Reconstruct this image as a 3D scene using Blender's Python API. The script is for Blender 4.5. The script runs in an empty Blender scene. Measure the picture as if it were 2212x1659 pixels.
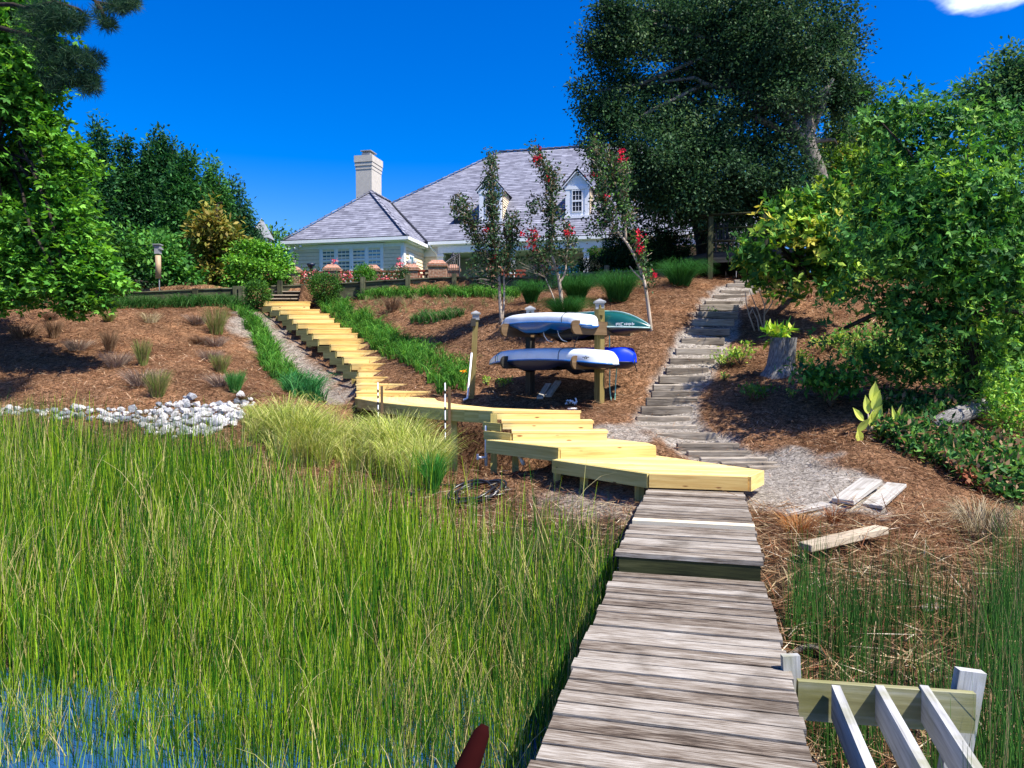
import bpy, math, random
import numpy as np
rng = np.random.default_rng(7)
random.seed(7)
S = bpy.context.scene
# ---------------------------------------------------------------- camera, sky, sun, exposure
F, CU, CV = 1597.0, 1106.0, 829.5
PITCH = math.atan(49.5 / F)
cam = bpy.data.cameras.new("camera"); camo = bpy.data.objects.new("camera", cam)
S.collection.objects.link(camo); S.camera = camo
cam.sensor_width = 36.0; cam.lens = F / 2212 * 36; cam.clip_start = 0.05; cam.clip_end = 3000
camo.location = (0, 0, 0); camo.rotation_euler = (math.pi / 2 - PITCH, 0, 0)
SUN = np.array([0.62, -0.42, 1.15]); SUN = SUN / np.linalg.norm(SUN)
elev = math.asin(SUN[2]); azim = math.atan2(SUN[0], SUN[1])
w = bpy.data.worlds.new("World"); S.world = w; w.use_nodes = True
nt = w.node_tree; nt.nodes.clear()
sky = nt.nodes.new("ShaderNodeTexSky"); sky.sky_type = 'NISHITA'; sky.sun_disc = False
sky.sun_elevation = elev; sky.sun_rotation = azim
sky.air_density = 1.0; sky.dust_density = 0.9; sky.ozone_density = 4.0
hs = nt.nodes.new("ShaderNodeHueSaturation"); hs.inputs['Saturation'].default_value = 1.56
hs.inputs['Hue'].default_value = 0.520; hs.inputs['Value'].default_value = 0.93
bg = nt.nodes.new("ShaderNodeBackground"); bg.inputs[1].default_value = 0.13
out = nt.nodes.new("ShaderNodeOutputWorld")
nt.links.new(sky.outputs[0], hs.inputs['Color'])
# one small cumulus cloud low in the right of the sky
tc = nt.nodes.new("ShaderNodeTexCoord")
mp = nt.nodes.new("ShaderNodeVectorMath"); mp.operation = 'DISTANCE'
cdir = np.array([(2175 - CU) / F, 1.0, (780 + 12) / F * 1.0]); cdir[2] = 0.515; cdir /= np.linalg.norm(cdir)
nrm = nt.nodes.new("ShaderNodeVectorMath"); nrm.operation = 'NORMALIZE'
nt.links.new(tc.outputs['Generated'], nrm.inputs[0])
sc = nt.nodes.new("ShaderNodeVectorMath"); sc.operation = 'MULTIPLY'; sc.inputs[1].default_value = (1, 1, 2.6)
nt.links.new(nrm.outputs[0], sc.inputs[0]); nt.links.new(sc.outputs[0], mp.inputs[0])
mp.inputs[1].default_value = (cdir[0], cdir[1], cdir[2] * 2.6)
nz = nt.nodes.new("ShaderNodeTexNoise"); nz.inputs['Scale'].default_value = 16; nz.inputs['Detail'].default_value = 7
nt.links.new(sc.outputs[0], nz.inputs['Vector'])
mr = nt.nodes.new("ShaderNodeMapRange"); mr.inputs[1].default_value = 0.095; mr.inputs[2].default_value = 0.0
nt.links.new(mp.outputs['Value'], mr.inputs[0])
ad = nt.nodes.new("ShaderNodeMath"); ad.operation = 'ADD'
nt.links.new(mr.outputs[0], ad.inputs[0]); nt.links.new(nz.outputs[0], ad.inputs[1])
mr2 = nt.nodes.new("ShaderNodeMapRange"); mr2.inputs[1].default_value = 0.66; mr2.inputs[2].default_value = 1.15
mr2.interpolation_type = 'SMOOTHSTEP'
nt.links.new(ad.outputs[0], mr2.inputs[0])
gate = nt.nodes.new("ShaderNodeMath"); gate.operation = 'GREATER_THAN'; gate.inputs[1].default_value = 0.001
nt.links.new(mr.outputs[0], gate.inputs[0])
mu = nt.nodes.new("ShaderNodeMath"); mu.operation = 'MULTIPLY'
nt.links.new(mr2.outputs[0], mu.inputs[0]); nt.links.new(gate.outputs[0], mu.inputs[1])
mx = nt.nodes.new("ShaderNodeMixRGB"); mx.inputs[2].default_value = (7, 7.6, 8.4, 1)
nt.links.new(mu.outputs[0], mx.inputs[0]); nt.links.new(hs.outputs[0], mx.inputs[1])
nt.links.new(mx.outputs[0], bg.inputs[0]); nt.links.new(bg.outputs[0], out.inputs[0])
sl = bpy.data.lights.new("sun", 'SUN'); sl.energy = 5.0; sl.angle = math.radians(0.5); sl.color = (1, 0.94, 0.84)
so = bpy.data.objects.new("sun", sl); S.collection.objects.link(so)
from mathutils import Vector, Matrix
so.rotation_euler = Vector(SUN).to_track_quat('Z', 'Y').to_euler(); so.location = (20, -10, 30)
S.view_settings.view_transform = 'Standard'; S.view_settings.look = 'None'
S.view_settings.exposure = 0.84; S.view_settings.gamma = 1.0
S.render.engine = 'CYCLES'
S.cycles.max_bounces = 6; S.cycles.transparent_max_bounces = 6; S.cycles.diffuse_bounces = 3

# ---------------------------------------------------------------- maths helpers
cp_, sp_ = math.cos(PITCH), math.sin(PITCH)
def ray(u, v):
    a = (u - CU) / F; b = (CV - v) / F
    return np.array([a, cp_ + b * sp_, -sp_ + b * cp_])
def P(u, v, Y):
    r = ray(u, v); return r * (Y / r[1])
def vnoise(x, y, s=1.0, seed=0):
    x = np.asarray(x, float) / s + seed * 17.3; y = np.asarray(y, float) / s + seed * 9.1
    xi = np.floor(x); yi = np.floor(y); fx = x - xi; fy = y - yi
    fx = fx * fx * (3 - 2 * fx); fy = fy * fy * (3 - 2 * fy)
    h = lambda a, b: np.modf(np.abs(np.sin(a * 127.1 + b * 311.7 + seed) * 43758.5453))[0]
    return (h(xi, yi) * (1 - fx) + h(xi + 1, yi) * fx) * (1 - fy) + (h(xi, yi + 1) * (1 - fx) + h(xi + 1, yi + 1) * fx) * fy
def sstep(a, b, x):
    t = np.clip((np.asarray(x, float) - a) / (b - a), 0, 1); return t * t * (3 - 2 * t)

# ---------------------------------------------------------------- object helpers
COL = S.collection
def tag(o, label=None, cat=None, group=None, kind=None):
    if label: o['label'] = label
    if cat: o['category'] = cat
    if group: o['group'] = group
    if kind: o['kind'] = kind
    return o
def thing(name, label, cat, loc=(0, 0, 0), group=None):
    o = bpy.data.objects.new(name, None); COL.objects.link(o); o.location = loc; o.empty_display_size = 0.2
    return tag(o, label, cat, group)
def link(name, me, mat, parent=None):
    o = bpy.data.objects.new(name, me); COL.objects.link(o)
    if mat is not None and not me.materials: me.materials.append(mat)
    if parent is not None:
        o.parent = parent
        off = parent.location if parent.parent is None else Vector((0, 0, 0))
        o.matrix_parent_inverse = Matrix.Translation(-off)
    return o
def fast(name, V, Fc, mat, parent=None, col=None, smooth=False, fcol=None):
    """V (n,3), Fc (m,k) ints; col (n,3) point colours"""
    V = np.asarray(V, np.float32); Fc = np.asarray(Fc, np.int32)
    me = bpy.data.meshes.new(name); k = Fc.shape[1]; m = len(Fc)
    me.vertices.add(len(V)); me.vertices.foreach_set('co', V.ravel())
    me.loops.add(m * k); me.loops.foreach_set('vertex_index', Fc.ravel())
    me.polygons.add(m); me.polygons.foreach_set('loop_start', np.arange(0, m * k, k, dtype=np.int32))
    me.polygons.foreach_set('loop_total', np.full(m, k, np.int32))
    if smooth: me.polygons.foreach_set('use_smooth', np.ones(m, bool))
    if col is not None:
        at = me.color_attributes.new('Col', 'FLOAT_COLOR', 'POINT')
        c = np.ones((len(V), 4), np.float32); c[:, :3] = col; at.data.foreach_set('color', c.ravel())
    me.update(); me.validate()
    return link(name, me, mat, parent)

class MB:
    """collects shapes (with metre UVs and a per-piece random colour) into one mesh"""
    def __init__(s): s.v = []; s.f = []; s.uv = []; s.c = []; s.sm = []
    def face(s, pts, uvs=None, c=0.5, smooth=False):
        b = len(s.v); s.v += [tuple(float(q) for q in p) for p in pts]; s.f.append(list(range(b, b + len(pts))))
        if uvs is None:
            p = np.array(pts, float); e = p[1] - p[0]; L = np.linalg.norm(e); e = e / (L + 1e-9)
            n = np.cross(e, p[2] - p[1]); n = n / (np.linalg.norm(n) + 1e-9); t = np.cross(n, e)
            uvs = [(float((q - p[0]) @ e), float((q - p[0]) @ t)) for q in p]
        s.uv.append(uvs); s.c += [c] * len(pts); s.sm.append(smooth)
    def beam(s, p0, p1, w, h, up=(0, 0, 1), c=None, off=None, top_at=False):
        """bar from p0 to p1, width w (across), height h (along up); top_at: p's are on the top face"""
        p0 = np.array(p0, float); p1 = np.array(p1, float); d = p1 - p0; L = np.linalg.norm(d); d = d / L
        up = np.array(up, float); a = np.cross(d, up); a /= np.linalg.norm(a); u = np.cross(a, d)
        if top_at: p0 = p0 - u * h / 2; p1 = p1 - u * h / 2
        if c is None: c = random.random()
        ru, rv = random.random() * 30, random.random() * 30
        q = [p + a * sx * w / 2 + u * sz * h / 2 for p in (p0, p1) for sx, sz in ((-1, -1), (1, -1), (1, 1), (-1, 1))]
        def fc(i, W, H, o):
            s.face([q[j] for j in i], [(ru + x * W, rv + o + y * H) for x, y in ((0, 0), (1, 0), (1, 1), (0, 1))], c)
        fc((3, 2, 1, 0), w * .3, h, 0); fc((4, 5, 6, 7), w * .3, h, .3)
        fc((3, 7, 6, 2), L, w, .6); fc((0, 1, 5, 4), h, L, 1.0)
        s.f[-1] = s.f[-1]; s.uv[-1] = [(ru, rv), (ru, rv + w), (ru + L, rv + w), (ru + L, rv)]
        fc((1, 2, 6, 5), h, L, 1.5); s.uv[-1] = [(ru, rv + 2), (ru, rv + 2 + h), (ru + L, rv + 2 + h), (ru + L, rv + 2)]
        fc((0, 4, 7, 3), L, h, 2.6)
        return s
    def box(s, cx, cy, cz, sx, sy, sz, rot=0, c=None):
        ca, sa = math.cos(rot), math.sin(rot)
        return s.beam((cx - ca * sx / 2, cy - sa * sx / 2, cz), (cx + ca * sx / 2, cy + sa * sx / 2, cz), sy, sz, c=c)
    def tube(s, pts, rad, n=8, c=None, cap=True, smooth=True):
        pts = [np.array(p, float) for p in pts]
        if not hasattr(rad, '__len__'): rad = [rad] * len(pts)
        if c is None: c = random.random()
        rings = []; L = 0; Ls = []; prev = None
        for i, p in enumerate(pts):
            d = pts[min(i + 1, len(pts) - 1)] - pts[max(i - 1, 0)]; d /= (np.linalg.norm(d) + 1e-9)
            if prev is None:
                a = np.cross(d, (0.13, 0.3, 1.0) if abs(d[2]) < .9 else (1, 0.1, 0)); 
            else: a = prev - d * (prev @ d)
            a /= np.linalg.norm(a); prev = a; b = np.cross(d, a)
            rings.append([p + (a * math.cos(t) + b * math.sin(t)) * rad[i] for t in np.linspace(0, 2 * math.pi, n, endpoint=False)])
            if i: L += np.linalg.norm(p - pts[i - 1])
            Ls.append(L)
        b0 = len(s.v)
        for r in rings:
            s.v += [tuple(q) for q in r]; s.c += [c] * n
        for i in range(len(pts) - 1):
            for j in range(n):
                k = (j + 1) % n
                s.f.append([b0 + i * n + j, b0 + i * n + k, b0 + (i + 1) * n + k, b0 + (i + 1) * n + j])
                cr = 2 * math.pi * max(rad) / n
                s.uv.append([(Ls[i], j * cr), (Ls[i], (j + 1) * cr), (Ls[i + 1], (j + 1) * cr), (Ls[i + 1], j * cr)]); s.sm.append(smooth)
        if cap:
            for i, rv in ((0, True), (len(pts) - 1, False)):
                ix = [b0 + i * n + j for j in range(n)]; ix = ix[::-1] if rv else ix
                s.f.append(ix); s.uv.append([(math.cos(j) * .05, math.sin(j) * .05) for j in range(n)]); s.sm.append(False)
        return s
    def prism(s, poly, z0, z1, c=None):
        if c is None: c = random.random()
        ar = sum(poly[i][0] * poly[(i + 1) % len(poly)][1] - poly[(i + 1) % len(poly)][0] * poly[i][1] for i in range(len(poly)))
        if ar < 0: poly = poly[::-1]
        s.face([(x, y, z1) for x, y in poly], None, c); s.face([(x, y, z0) for x, y in poly[::-1]], None, c)
        for i in range(len(poly)):
            a, b = poly[i], poly[(i + 1) % len(poly)]
            s.face([(a[0], a[1], z0), (b[0], b[1], z0), (b[0], b[1], z1), (a[0], a[1], z1)], None, c)
        return s
    def loft(s, rings, c=None, cap=True, smooth=True):
        """rings: lists of points, same length, closed"""
        if c is None: c = random.random()
        n = len(rings[0]); b0 = len(s.v)
        for r in rings: s.v += [tuple(map(float, q)) for q in r]; s.c += [c] * n
        for i in range(len(rings) - 1):
            for j in range(n):
                k = (j + 1) % n
                s.f.append([b0 + i * n + j, b0 + i * n + k, b0 + (i + 1) * n + k, b0 + (i + 1) * n + j])
                s.uv.append([(i * .1, j * .1), (i * .1, j * .1 + .1), (i * .1 + .1, j * .1 + .1), (i * .1 + .1, j * .1)]); s.sm.append(smooth)
        if cap:
            s.f.append([b0 + j for j in range(n)][::-1]); s.uv.append([(0, 0)] * n); s.sm.append(False)
            s.f.append([b0 + (len(rings) - 1) * n + j for j in range(n)]); s.uv.append([(0, 0)] * n); s.sm.append(False)
        return s
    def build(s, name, mat, parent=None, bevel=0):
        me = bpy.data.meshes.new(name); me.from_pydata(s.v, [], s.f)
        uv = me.uv_layers.new(name='UVMap'); flat = np.array([q for f in s.uv for q in f], np.float32)
        uv.data.foreach_set('uv', flat.ravel())
        at = me.color_attributes.new('Col', 'FLOAT_COLOR', 'POINT')
        c = np.ones((len(s.v), 4), np.float32); cc = np.array(s.c, np.float32)
        c[:, :3] = cc[:, None] if cc.ndim == 1 else cc
        at.data.foreach_set('color', c.ravel())
        me.polygons.foreach_set('use_smooth', np.array(s.sm, bool)); me.update()
        o = link(name, me, mat, parent)
        if bevel:
            m = o.modifiers.new('bevel', 'BEVEL'); m.width = bevel; m.segments = 1; m.limit_method = 'ANGLE'
            # weld coincident corners so the bevel sees closed boxes
            import bmesh
            bm = bmesh.new(); bm.from_mesh(me); bmesh.ops.remove_doubles(bm, verts=bm.verts, dist=1e-5)
            bm.to_mesh(me); bm.free()
        return o

def copy_tree(o, parent=None):
    c = o.copy(); COL.objects.link(c)
    if parent is not None: c.parent = parent; c.matrix_parent_inverse = o.matrix_parent_inverse.copy()
    for ch in list(o.children): copy_tree(ch, c)
    return c

# ---------------------------------------------------------------- materials
def newmat(name, rough=0.8, spec=0.3):
    m = bpy.data.materials.new(name); m.use_nodes = True
    b = m.node_tree.nodes['Principled BSDF']; b.inputs['Roughness'].default_value = rough
    b.inputs['Specular IOR Level'].default_value = spec
    return m, m.node_tree, b
def N(t, kind, **kw):
    n = t.nodes.new('ShaderNode' + kind)
    for k, v in kw.items():
        if hasattr(n, k) and not k[0].isupper(): setattr(n, k, v)
        else: n.inputs[k].default_value = v
    return n
def ramp(t, fac, stops):
    r = t.nodes.new('ShaderNodeValToRGB'); e = r.color_ramp.elements
    while len(e) < len(stops): e.new(0.5)
    for el, (p, c) in zip(e, stops): el.position = p; el.color = (*c, 1) if len(c) == 3 else c
    t.links.new(fac, r.inputs[0]); return r
def bump(t, b, h, strength=0.3, dist=0.02):
    bn = N(t, 'Bump'); bn.inputs['Strength'].default_value = strength; bn.inputs['Distance'].default_value = dist
    t.links.new(h, bn.inputs['Height']); t.links.new(bn.outputs[0], b.inputs['Normal'])
def uvmap(t, sx, sy, rnd=True):
    uv = N(t, 'UVMap'); m = N(t, 'Mapping'); m.inputs['Scale'].default_value = (sx, sy, 1)
    t.links.new(uv.outputs[0], m.inputs[0]); return m.outputs[0]
def mixc(t, fac, a, b, mode='MIX'):
    m = t.nodes.new('ShaderNodeMixRGB'); m.blend_type = mode
    for i, x in ((0, fac), (1, a), (2, b)):
        if isinstance(x, (int, float)): m.inputs[i].default_value = x
        elif isinstance(x, tuple): m.inputs[i].default_value = (*x, 1)
        else: t.links.new(x, m.inputs[i])
    return m.outputs[0]

def wood(name, stops, streak=(3, 55), knots=None, rough=0.75, var=0.5, stain=None, bstr=0.25, spec=0.25):
    """stops: colour ramp along grain streak noise; boards vary by 'Col'"""
    m, t, b = newmat(name, rough, spec)
    v = uvmap(t, streak[0], streak[1]); n1 = N(t, 'TexNoise', Scale=1.0, Detail=6.0, Roughness=0.62, Distortion=0.35)
    t.links.new(v, n1.inputs['Vector'])
    v2 = uvmap(t, streak[0] * .35, streak[1] * .13); n2 = N(t, 'TexNoise', Scale=1.0, Detail=3.0); t.links.new(v2, n2.inputs['Vector'])
    at = N(t, 'Attribute', attribute_name='Col')
    mixf = N(t, 'Math', operation='MULTIPLY_ADD'); t.links.new(n2.outputs[0], mixf.inputs[0]); mixf.inputs[1].default_value = 0.55
    t.links.new(n1.outputs[0], mixf.inputs[2])
    sub = N(t, 'Math', operation='MULTIPLY_ADD'); t.links.new(at.outputs['Fac'], sub.inputs[0]); sub.inputs[1].default_value = var; t.links.new(mixf.outputs[0], sub.inputs[2])
    s2 = N(t, 'Math', operation='SUBTRACT'); t.links.new(sub.outputs[0], s2.inputs[0]); s2.inputs[1].default_value = 0.275 + var / 2
    r = ramp(t, s2.outputs[0], stops); c = r.outputs[0]
    if knots:
        kv = uvmap(t, 2.4, 8.0); vo = N(t, 'TexVoronoi', Scale=1.0); t.links.new(kv, vo.inputs['Vector'])
        kr = ramp(t, vo.outputs['Distance'], [(0.0, (1, 1, 1)), (knots[1], (1, 1, 1)), (knots[1] + .05, (0, 0, 0))])
        c = mixc(t, kr.outputs[0], c, knots[0])
    if stain:
        g = N(t, 'NewGeometry'); n3 = N(t, 'TexNoise', Scale=stain[1], Detail=5.0); t.links.new(g.outputs['Position'], n3.inputs['Vector'])
        sr = ramp(t, n3.outputs[0], [(stain[2], (0, 0, 0)), (stain[2] + .14, (1, 1, 1))])
        f = N(t, 'Math', operation='MULTIPLY'); t.links.new(sr.outputs[0], f.inputs[0]); f.inputs[1].default_value = stain[3]
        c = mixc(t, f.outputs[0], c, stain[0])
    t.links.new(c, b.inputs['Base Color']); bump(t, b, n1.outputs[0], bstr, 0.01)
    return m
M = {}
M['dock'] = wood('weathered_board', [(0.28, (.04, .028, .019)), (0.39, (.13, .10, .072)), (0.50, (.22, .185, .145)), (0.64, (.34, .305, .255)), (0.84, (.48, .45, .39))],
                 streak=(6.5, 105), var=0.22, stain=((.06, .045, .03), 2.2, .56, .65), bstr=.5)
M['dockdark'] = wood('algae_shade_board', [(0.3, (.01, .012, .004)), (0.6, (.05, .055, .018)), (0.8, (.10, .10, .04))], streak=(2, 30), var=.1)  # algae green, with the step overhang's shade darkened into the colour
M['newwood'] = wood('fresh_pine_board', [(0.2, (.58, .36, .11)), (0.45, (.74, .53, .19)), (0.7, (.85, .68, .31))],
                    streak=(1.6, 26), knots=((.24, .10, .03), .075), var=.3, bstr=.12)
M['newgreen'] = wood('shaded_pine_board', [(0.2, (.27, .22, .06)), (0.45, (.45, .37, .12)), (0.7, (.58, .50, .20))],
                     streak=(1.3, 24), knots=((.06, .035, .012), .05), var=.2, bstr=.15)  # fresh pine again, darkened and greened for left-facing and underside shade
M['newpale'] = wood('pale_new_board', [(0.2, (.62, .50, .33)), (0.6, (.82, .72, .52))], streak=(1.5, 30), var=.1)
M['log'] = wood('grey_timber', [(0.25, (.075, .06, .045)), (0.5, (.25, .21, .16)), (0.75, (.44, .385, .31))], streak=(3, 40), var=.25, bstr=.6)
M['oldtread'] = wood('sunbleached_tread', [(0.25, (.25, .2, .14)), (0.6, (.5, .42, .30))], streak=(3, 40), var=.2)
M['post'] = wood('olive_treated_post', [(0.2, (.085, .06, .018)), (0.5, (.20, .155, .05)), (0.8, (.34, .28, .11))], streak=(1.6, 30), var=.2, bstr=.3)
M['darkpost'] = wood('dark_timber', [(0.2, (.012, .011, .010)), (0.5, (.035, .033, .028)), (0.8, (.075, .072, .06))], streak=(2, 30), var=.2, bstr=.3)  # near-black tone, shared by piles, old steps, rack and raised deck
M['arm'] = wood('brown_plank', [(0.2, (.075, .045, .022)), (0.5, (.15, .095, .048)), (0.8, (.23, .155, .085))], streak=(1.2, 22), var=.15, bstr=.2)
M['greywood'] = wood('silver_board', [(0.2, (.22, .20, .17)), (0.5, (.40, .375, .33)), (0.8, (.58, .56, .51))], streak=(2, 34), var=.2, stain=((.2, .17, .12), 5, .55, .6), bstr=.4)
M['joist'] = wood('weathered_joist', [(0.2, (.20, .20, .19)), (0.5, (.42, .42, .40)), (0.8, (.62, .63, .62))], streak=(2, 34), var=.15, stain=((.2, .2, .05), 3, .5, .5), bstr=.3)
M['beam'] = wood('mossy_beam', [(0.2, (.12, .11, .04)), (0.5, (.27, .26, .13)), (0.8, (.50, .50, .40))], streak=(1, 12), var=.1, stain=((.17, .17, .03), 2.2, .48, .6), bstr=.3)
M['wallwood'] = wood('mossy_retaining_timber', [(0.25, (.035, .038, .018)), (0.5, (.10, .105, .055)), (0.75, (.2, .21, .13))], streak=(.8, 12), var=.3, stain=((.015, .015, .012), 2.5, .5, .85), bstr=.4)

def plain(name, col, rough=0.6, spec=0.4, metal=0.0, nscale=6, namt=0.12, bstr=0.0, bscale=40):
    m, t, b = newmat(name, rough, spec); b.inputs['Metallic'].default_value = metal
    g = N(t, 'TexCoord'); n = N(t, 'TexNoise', Scale=float(nscale), Detail=5.0); t.links.new(g.outputs['Object'], n.inputs['Vector'])
    lo = tuple(x * (1 - namt * 1.6) for x in col); hi = tuple(min(1, x * (1 + namt)) for x in col)
    r = ramp(t, n.outputs[0], [(0.3, lo), (0.7, hi)]); t.links.new(r.outputs[0], b.inputs['Base Color'])
    if bstr:
        n2 = N(t, 'TexNoise', Scale=float(bscale), Detail=4.0); t.links.new(g.outputs['Object'], n2.inputs['Vector']); bump(t, b, n2.outputs[0], bstr)
    return m
M['white'] = plain('white_paint', (.80, .81, .82), .45, namt=.04)
M['trimwhite'] = plain('gutter_white', (.84, .86, .86), .35, namt=.03)
M['siding'] = plain('beige_siding', (.84, .69, .47), .6, namt=.05)
M['stucco'] = plain('beige_stucco', (.52, .48, .41), .85, namt=.06)
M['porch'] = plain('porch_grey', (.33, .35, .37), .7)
M['dark'] = plain('dark_metal', (.02, .02, .022), .45)
M['black'] = plain('black_plastic', (.012, .012, .013), .4, .5)
M['hose'] = plain('black_hose', (.018, .018, .02), .3, .6)
M['pvc'] = plain('white_pvc', (.80, .82, .84), .35, namt=.08, nscale=20)
M['whitehull'] = plain('white_plastic_hull', (.84, .88, .90), .3, .5, namt=.06, nscale=5)
M['bluehull'] = plain('blue_plastic_hull', (.003, .115, .40), .3, .6, namt=.1)
M['bluedark'] = plain('dark_blue_hull', (.002, .010, .045), .5, .5)
M['bluepad'] = plain('royal_blue_plastic', (.002, .04, .75), .5, .3, namt=.05)
M['greenhull'] = plain('dark_green_hull', (.008, .085, .075), .22, .6, namt=.1)
M['rim'] = plain('pale_green_rim', (.45, .62, .58), .4)
M['rope'] = plain('mint_rope', (.25, .60, .48), .7)
M['bungee'] = plain('dark_strap', (.10, .12, .13), .6)
M['lampcap'] = plain('painted_cap', (.30, .31, .31), .5)
M['green_paint'] = plain('green_shutter', (.02, .16, .10), .6)
M['slate'] = plain('slate_roof', (.12, .13, .16), .8)
M['maroon'] = plain('dark_maroon_matt', (.022, .003, .003), .95, .05)
M['flower_red'] = plain('red_petal', (.60, .015, .03), .6)
M['flower_pink'] = plain('pink_petal', (.75, .25, .28), .6)
M['flower_yellow'] = plain('yellow_petal', (.85, .42, .02), .6)
m, t, b = newmat('speckled_conduit', .5, .4); g = N(t, 'TexCoord'); mpp = N(t, 'Mapping'); mpp.inputs['Scale'].default_value = (3, 3, 60); t.links.new(g.outputs['Object'], mpp.inputs[0]); n = N(t, 'TexNoise', Scale=1.0, Detail=3.0); t.links.new(mpp.outputs[0], n.inputs['Vector'])
r = ramp(t, n.outputs[0], [(.36, (.35, .35, .35)), (.46, (.72, .72, .70))]); t.links.new(r.outputs[0], b.inputs['Base Color']); M['speckle'] = m
M['tan'] = plain('tan_tube', (.42, .30, .18), .6)
m, t, b = newmat('window_glass', .05, .8); b.inputs['Base Color'].default_value = (.015, .05, .075, 1); M['glass'] = m
b.inputs['Metallic'].default_value = .35
g = N(t, 'TexCoord'); n = N(t, 'TexNoise', Scale=2.0); t.links.new(g.outputs['Object'], n.inputs['Vector']); bump(t, b, n.outputs[0], .03)
r = ramp(t, n.outputs[0], [(.3, (.02, .14, .24)), (.7, (.05, .24, .36))]); t.links.new(r.outputs[0], b.inputs['Base Color'])
# stone
m, t, b = newmat('white_riprap', .9, .2)
oi = N(t, 'ObjectInfo'); r = ramp(t, oi.outputs['Random'], [(0, (.20, .22, .26)), (.3, (.40, .41, .43)), (.6, (.58, .57, .55)), (1, (.74, .73, .71))])
g = N(t, 'TexCoord'); n = N(t, 'TexNoise', Scale=9.0, Detail=6.0); t.links.new(g.outputs['Object'], n.inputs['Vector'])
nr = ramp(t, n.outputs[0], [(.3, (.6, .57, .52)), (.65, (1, 1, 1))]); t.links.new(mixc(t, 1.0, r.outputs[0], nr.outputs[0], 'MULTIPLY'), b.inputs['Base Color'])
bump(t, b, n.outputs[0], .5, .03); M['rock'] = m
# bricks
def brickmat(name, c1, c2, mortar):
    m, t, b = newmat(name, .85, .2); v = uvmap(t, 1, 1); br = N(t, 'TexBrick'); t.links.new(v, br.inputs['Vector'])
    br.inputs['Color1'].default_value = (*c1, 1); br.inputs['Color2'].default_value = (*c2, 1); br.inputs['Mortar'].default_value = (*mortar, 1)
    br.inputs['Scale'].default_value = 1; br.inputs['Mortar Size'].default_value = .008; br.inputs['Brick Width'].default_value = .21; br.inputs['Row Height'].default_value = .075
    n = N(t, 'TexNoise', Scale=12.0, Detail=4.0); t.links.new(v, n.inputs['Vector'])
    nr = ramp(t, n.outputs[0], [(.3, (.55, .5, .45)), (.7, (1.15, 1.1, 1.05))])
    t.links.new(mixc(t, 1.0, br.outputs[0], nr.outputs[0], 'MULTIPLY'), b.inputs['Base Color']); bump(t, b, br.outputs['Fac'], -.4); return m
M['brick'] = brickmat('tan_brick', (.46, .24, .15), (.30, .13, .08), (.45, .40, .34))
M['brickred'] = brickmat('red_brick', (.30, .05, .03), (.22, .04, .025), (.35, .18, .14))
M['brickpink'] = brickmat('pink_brick', (.50, .25, .17), (.42, .20, .14), (.5, .42, .36))
# roof shingles: courses up the slope, tabs of varied grey
m, t, b = newmat('grey_shingle', .85, .2); v = uvmap(t, 1, 1); br = N(t, 'TexBrick'); t.links.new(v, br.inputs['Vector'])
br.inputs['Color1'].default_value = (.26, .275, .33, 1); br.inputs['Color2'].default_value = (.15, .158, .20, 1); br.inputs['Mortar'].default_value = (.12, .12, .155, 1)
br.inputs['Scale'].default_value = 1; br.inputs['Mortar Size'].default_value = .004; br.inputs['Brick Width'].default_value = .62; br.inputs['Row Height'].default_value = .19
sx = N(t, 'SeparateXYZ'); t.links.new(v, sx.inputs[0]); fr_ = N(t, 'Math', operation='MULTIPLY'); fr_.inputs[1].default_value = 1 / .19; t.links.new(sx.outputs[1], fr_.inputs[0]); f2 = N(t, 'Math', operation='FRACT'); t.links.new(fr_.outputs[0], f2.inputs[0])
edge = ramp(t, f2.outputs[0], [(0.0, (.16, .16, .2)), (.16, (.3, .3, .34)), (.26, (1, 1, 1)), (1, (1.0, 1.0, 1.0))])
n = N(t, 'TexNoise', Scale=1.0, Detail=5.0); vm = uvmap(t, 2.2, 7.5); t.links.new(vm, n.inputs['Vector'])
nr = ramp(t, n.outputs[0], [(.35, (.72, .71, .73)), (.64, (1.32, 1.28, 1.28))])
c = mixc(t, 1.0, br.outputs[0], nr.outputs[0], 'MULTIPLY'); t.links.new(mixc(t, 1.0, c, edge.outputs[0], 'MULTIPLY'), b.inputs['Base Color']); bump(t, b, f2.outputs[0], -.35, .03); M['shingle'] = m
# bark
def barkmat(name, lo, hi, sx=4, sy=14, bs=.8):
    m, t, b = newmat(name, .95, .1); v = uvmap(t, sx, sy); n = N(t, 'TexNoise', Scale=1.0, Detail=6.0, Roughness=.65); t.links.new(v, n.inputs['Vector'])
    r = ramp(t, n.outputs[0], [(.32, lo), (.66, hi)]); t.links.new(r.outputs[0], b.inputs['Base Color']); bump(t, b, n.outputs[0], bs, .04); return m
M['bark'] = barkmat('grey_bark', (.05, .042, .035), (.30, .27, .23))
M['barkdark'] = barkmat('dark_bark', (.012, .010, .008), (.07, .055, .042))
M['barkpale'] = barkmat('pale_smooth_bark', (.26, .19, .13), (.60, .52, .42), 3, 20, .3)
M['barkstump'] = barkmat('furrowed_grey_bark', (.035, .033, .035), (.42, .40, .37), 9, 38, 1.0)
M['cutwood'] = plain('cut_wood', (.42, .35, .25), .8, bstr=.3)
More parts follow.
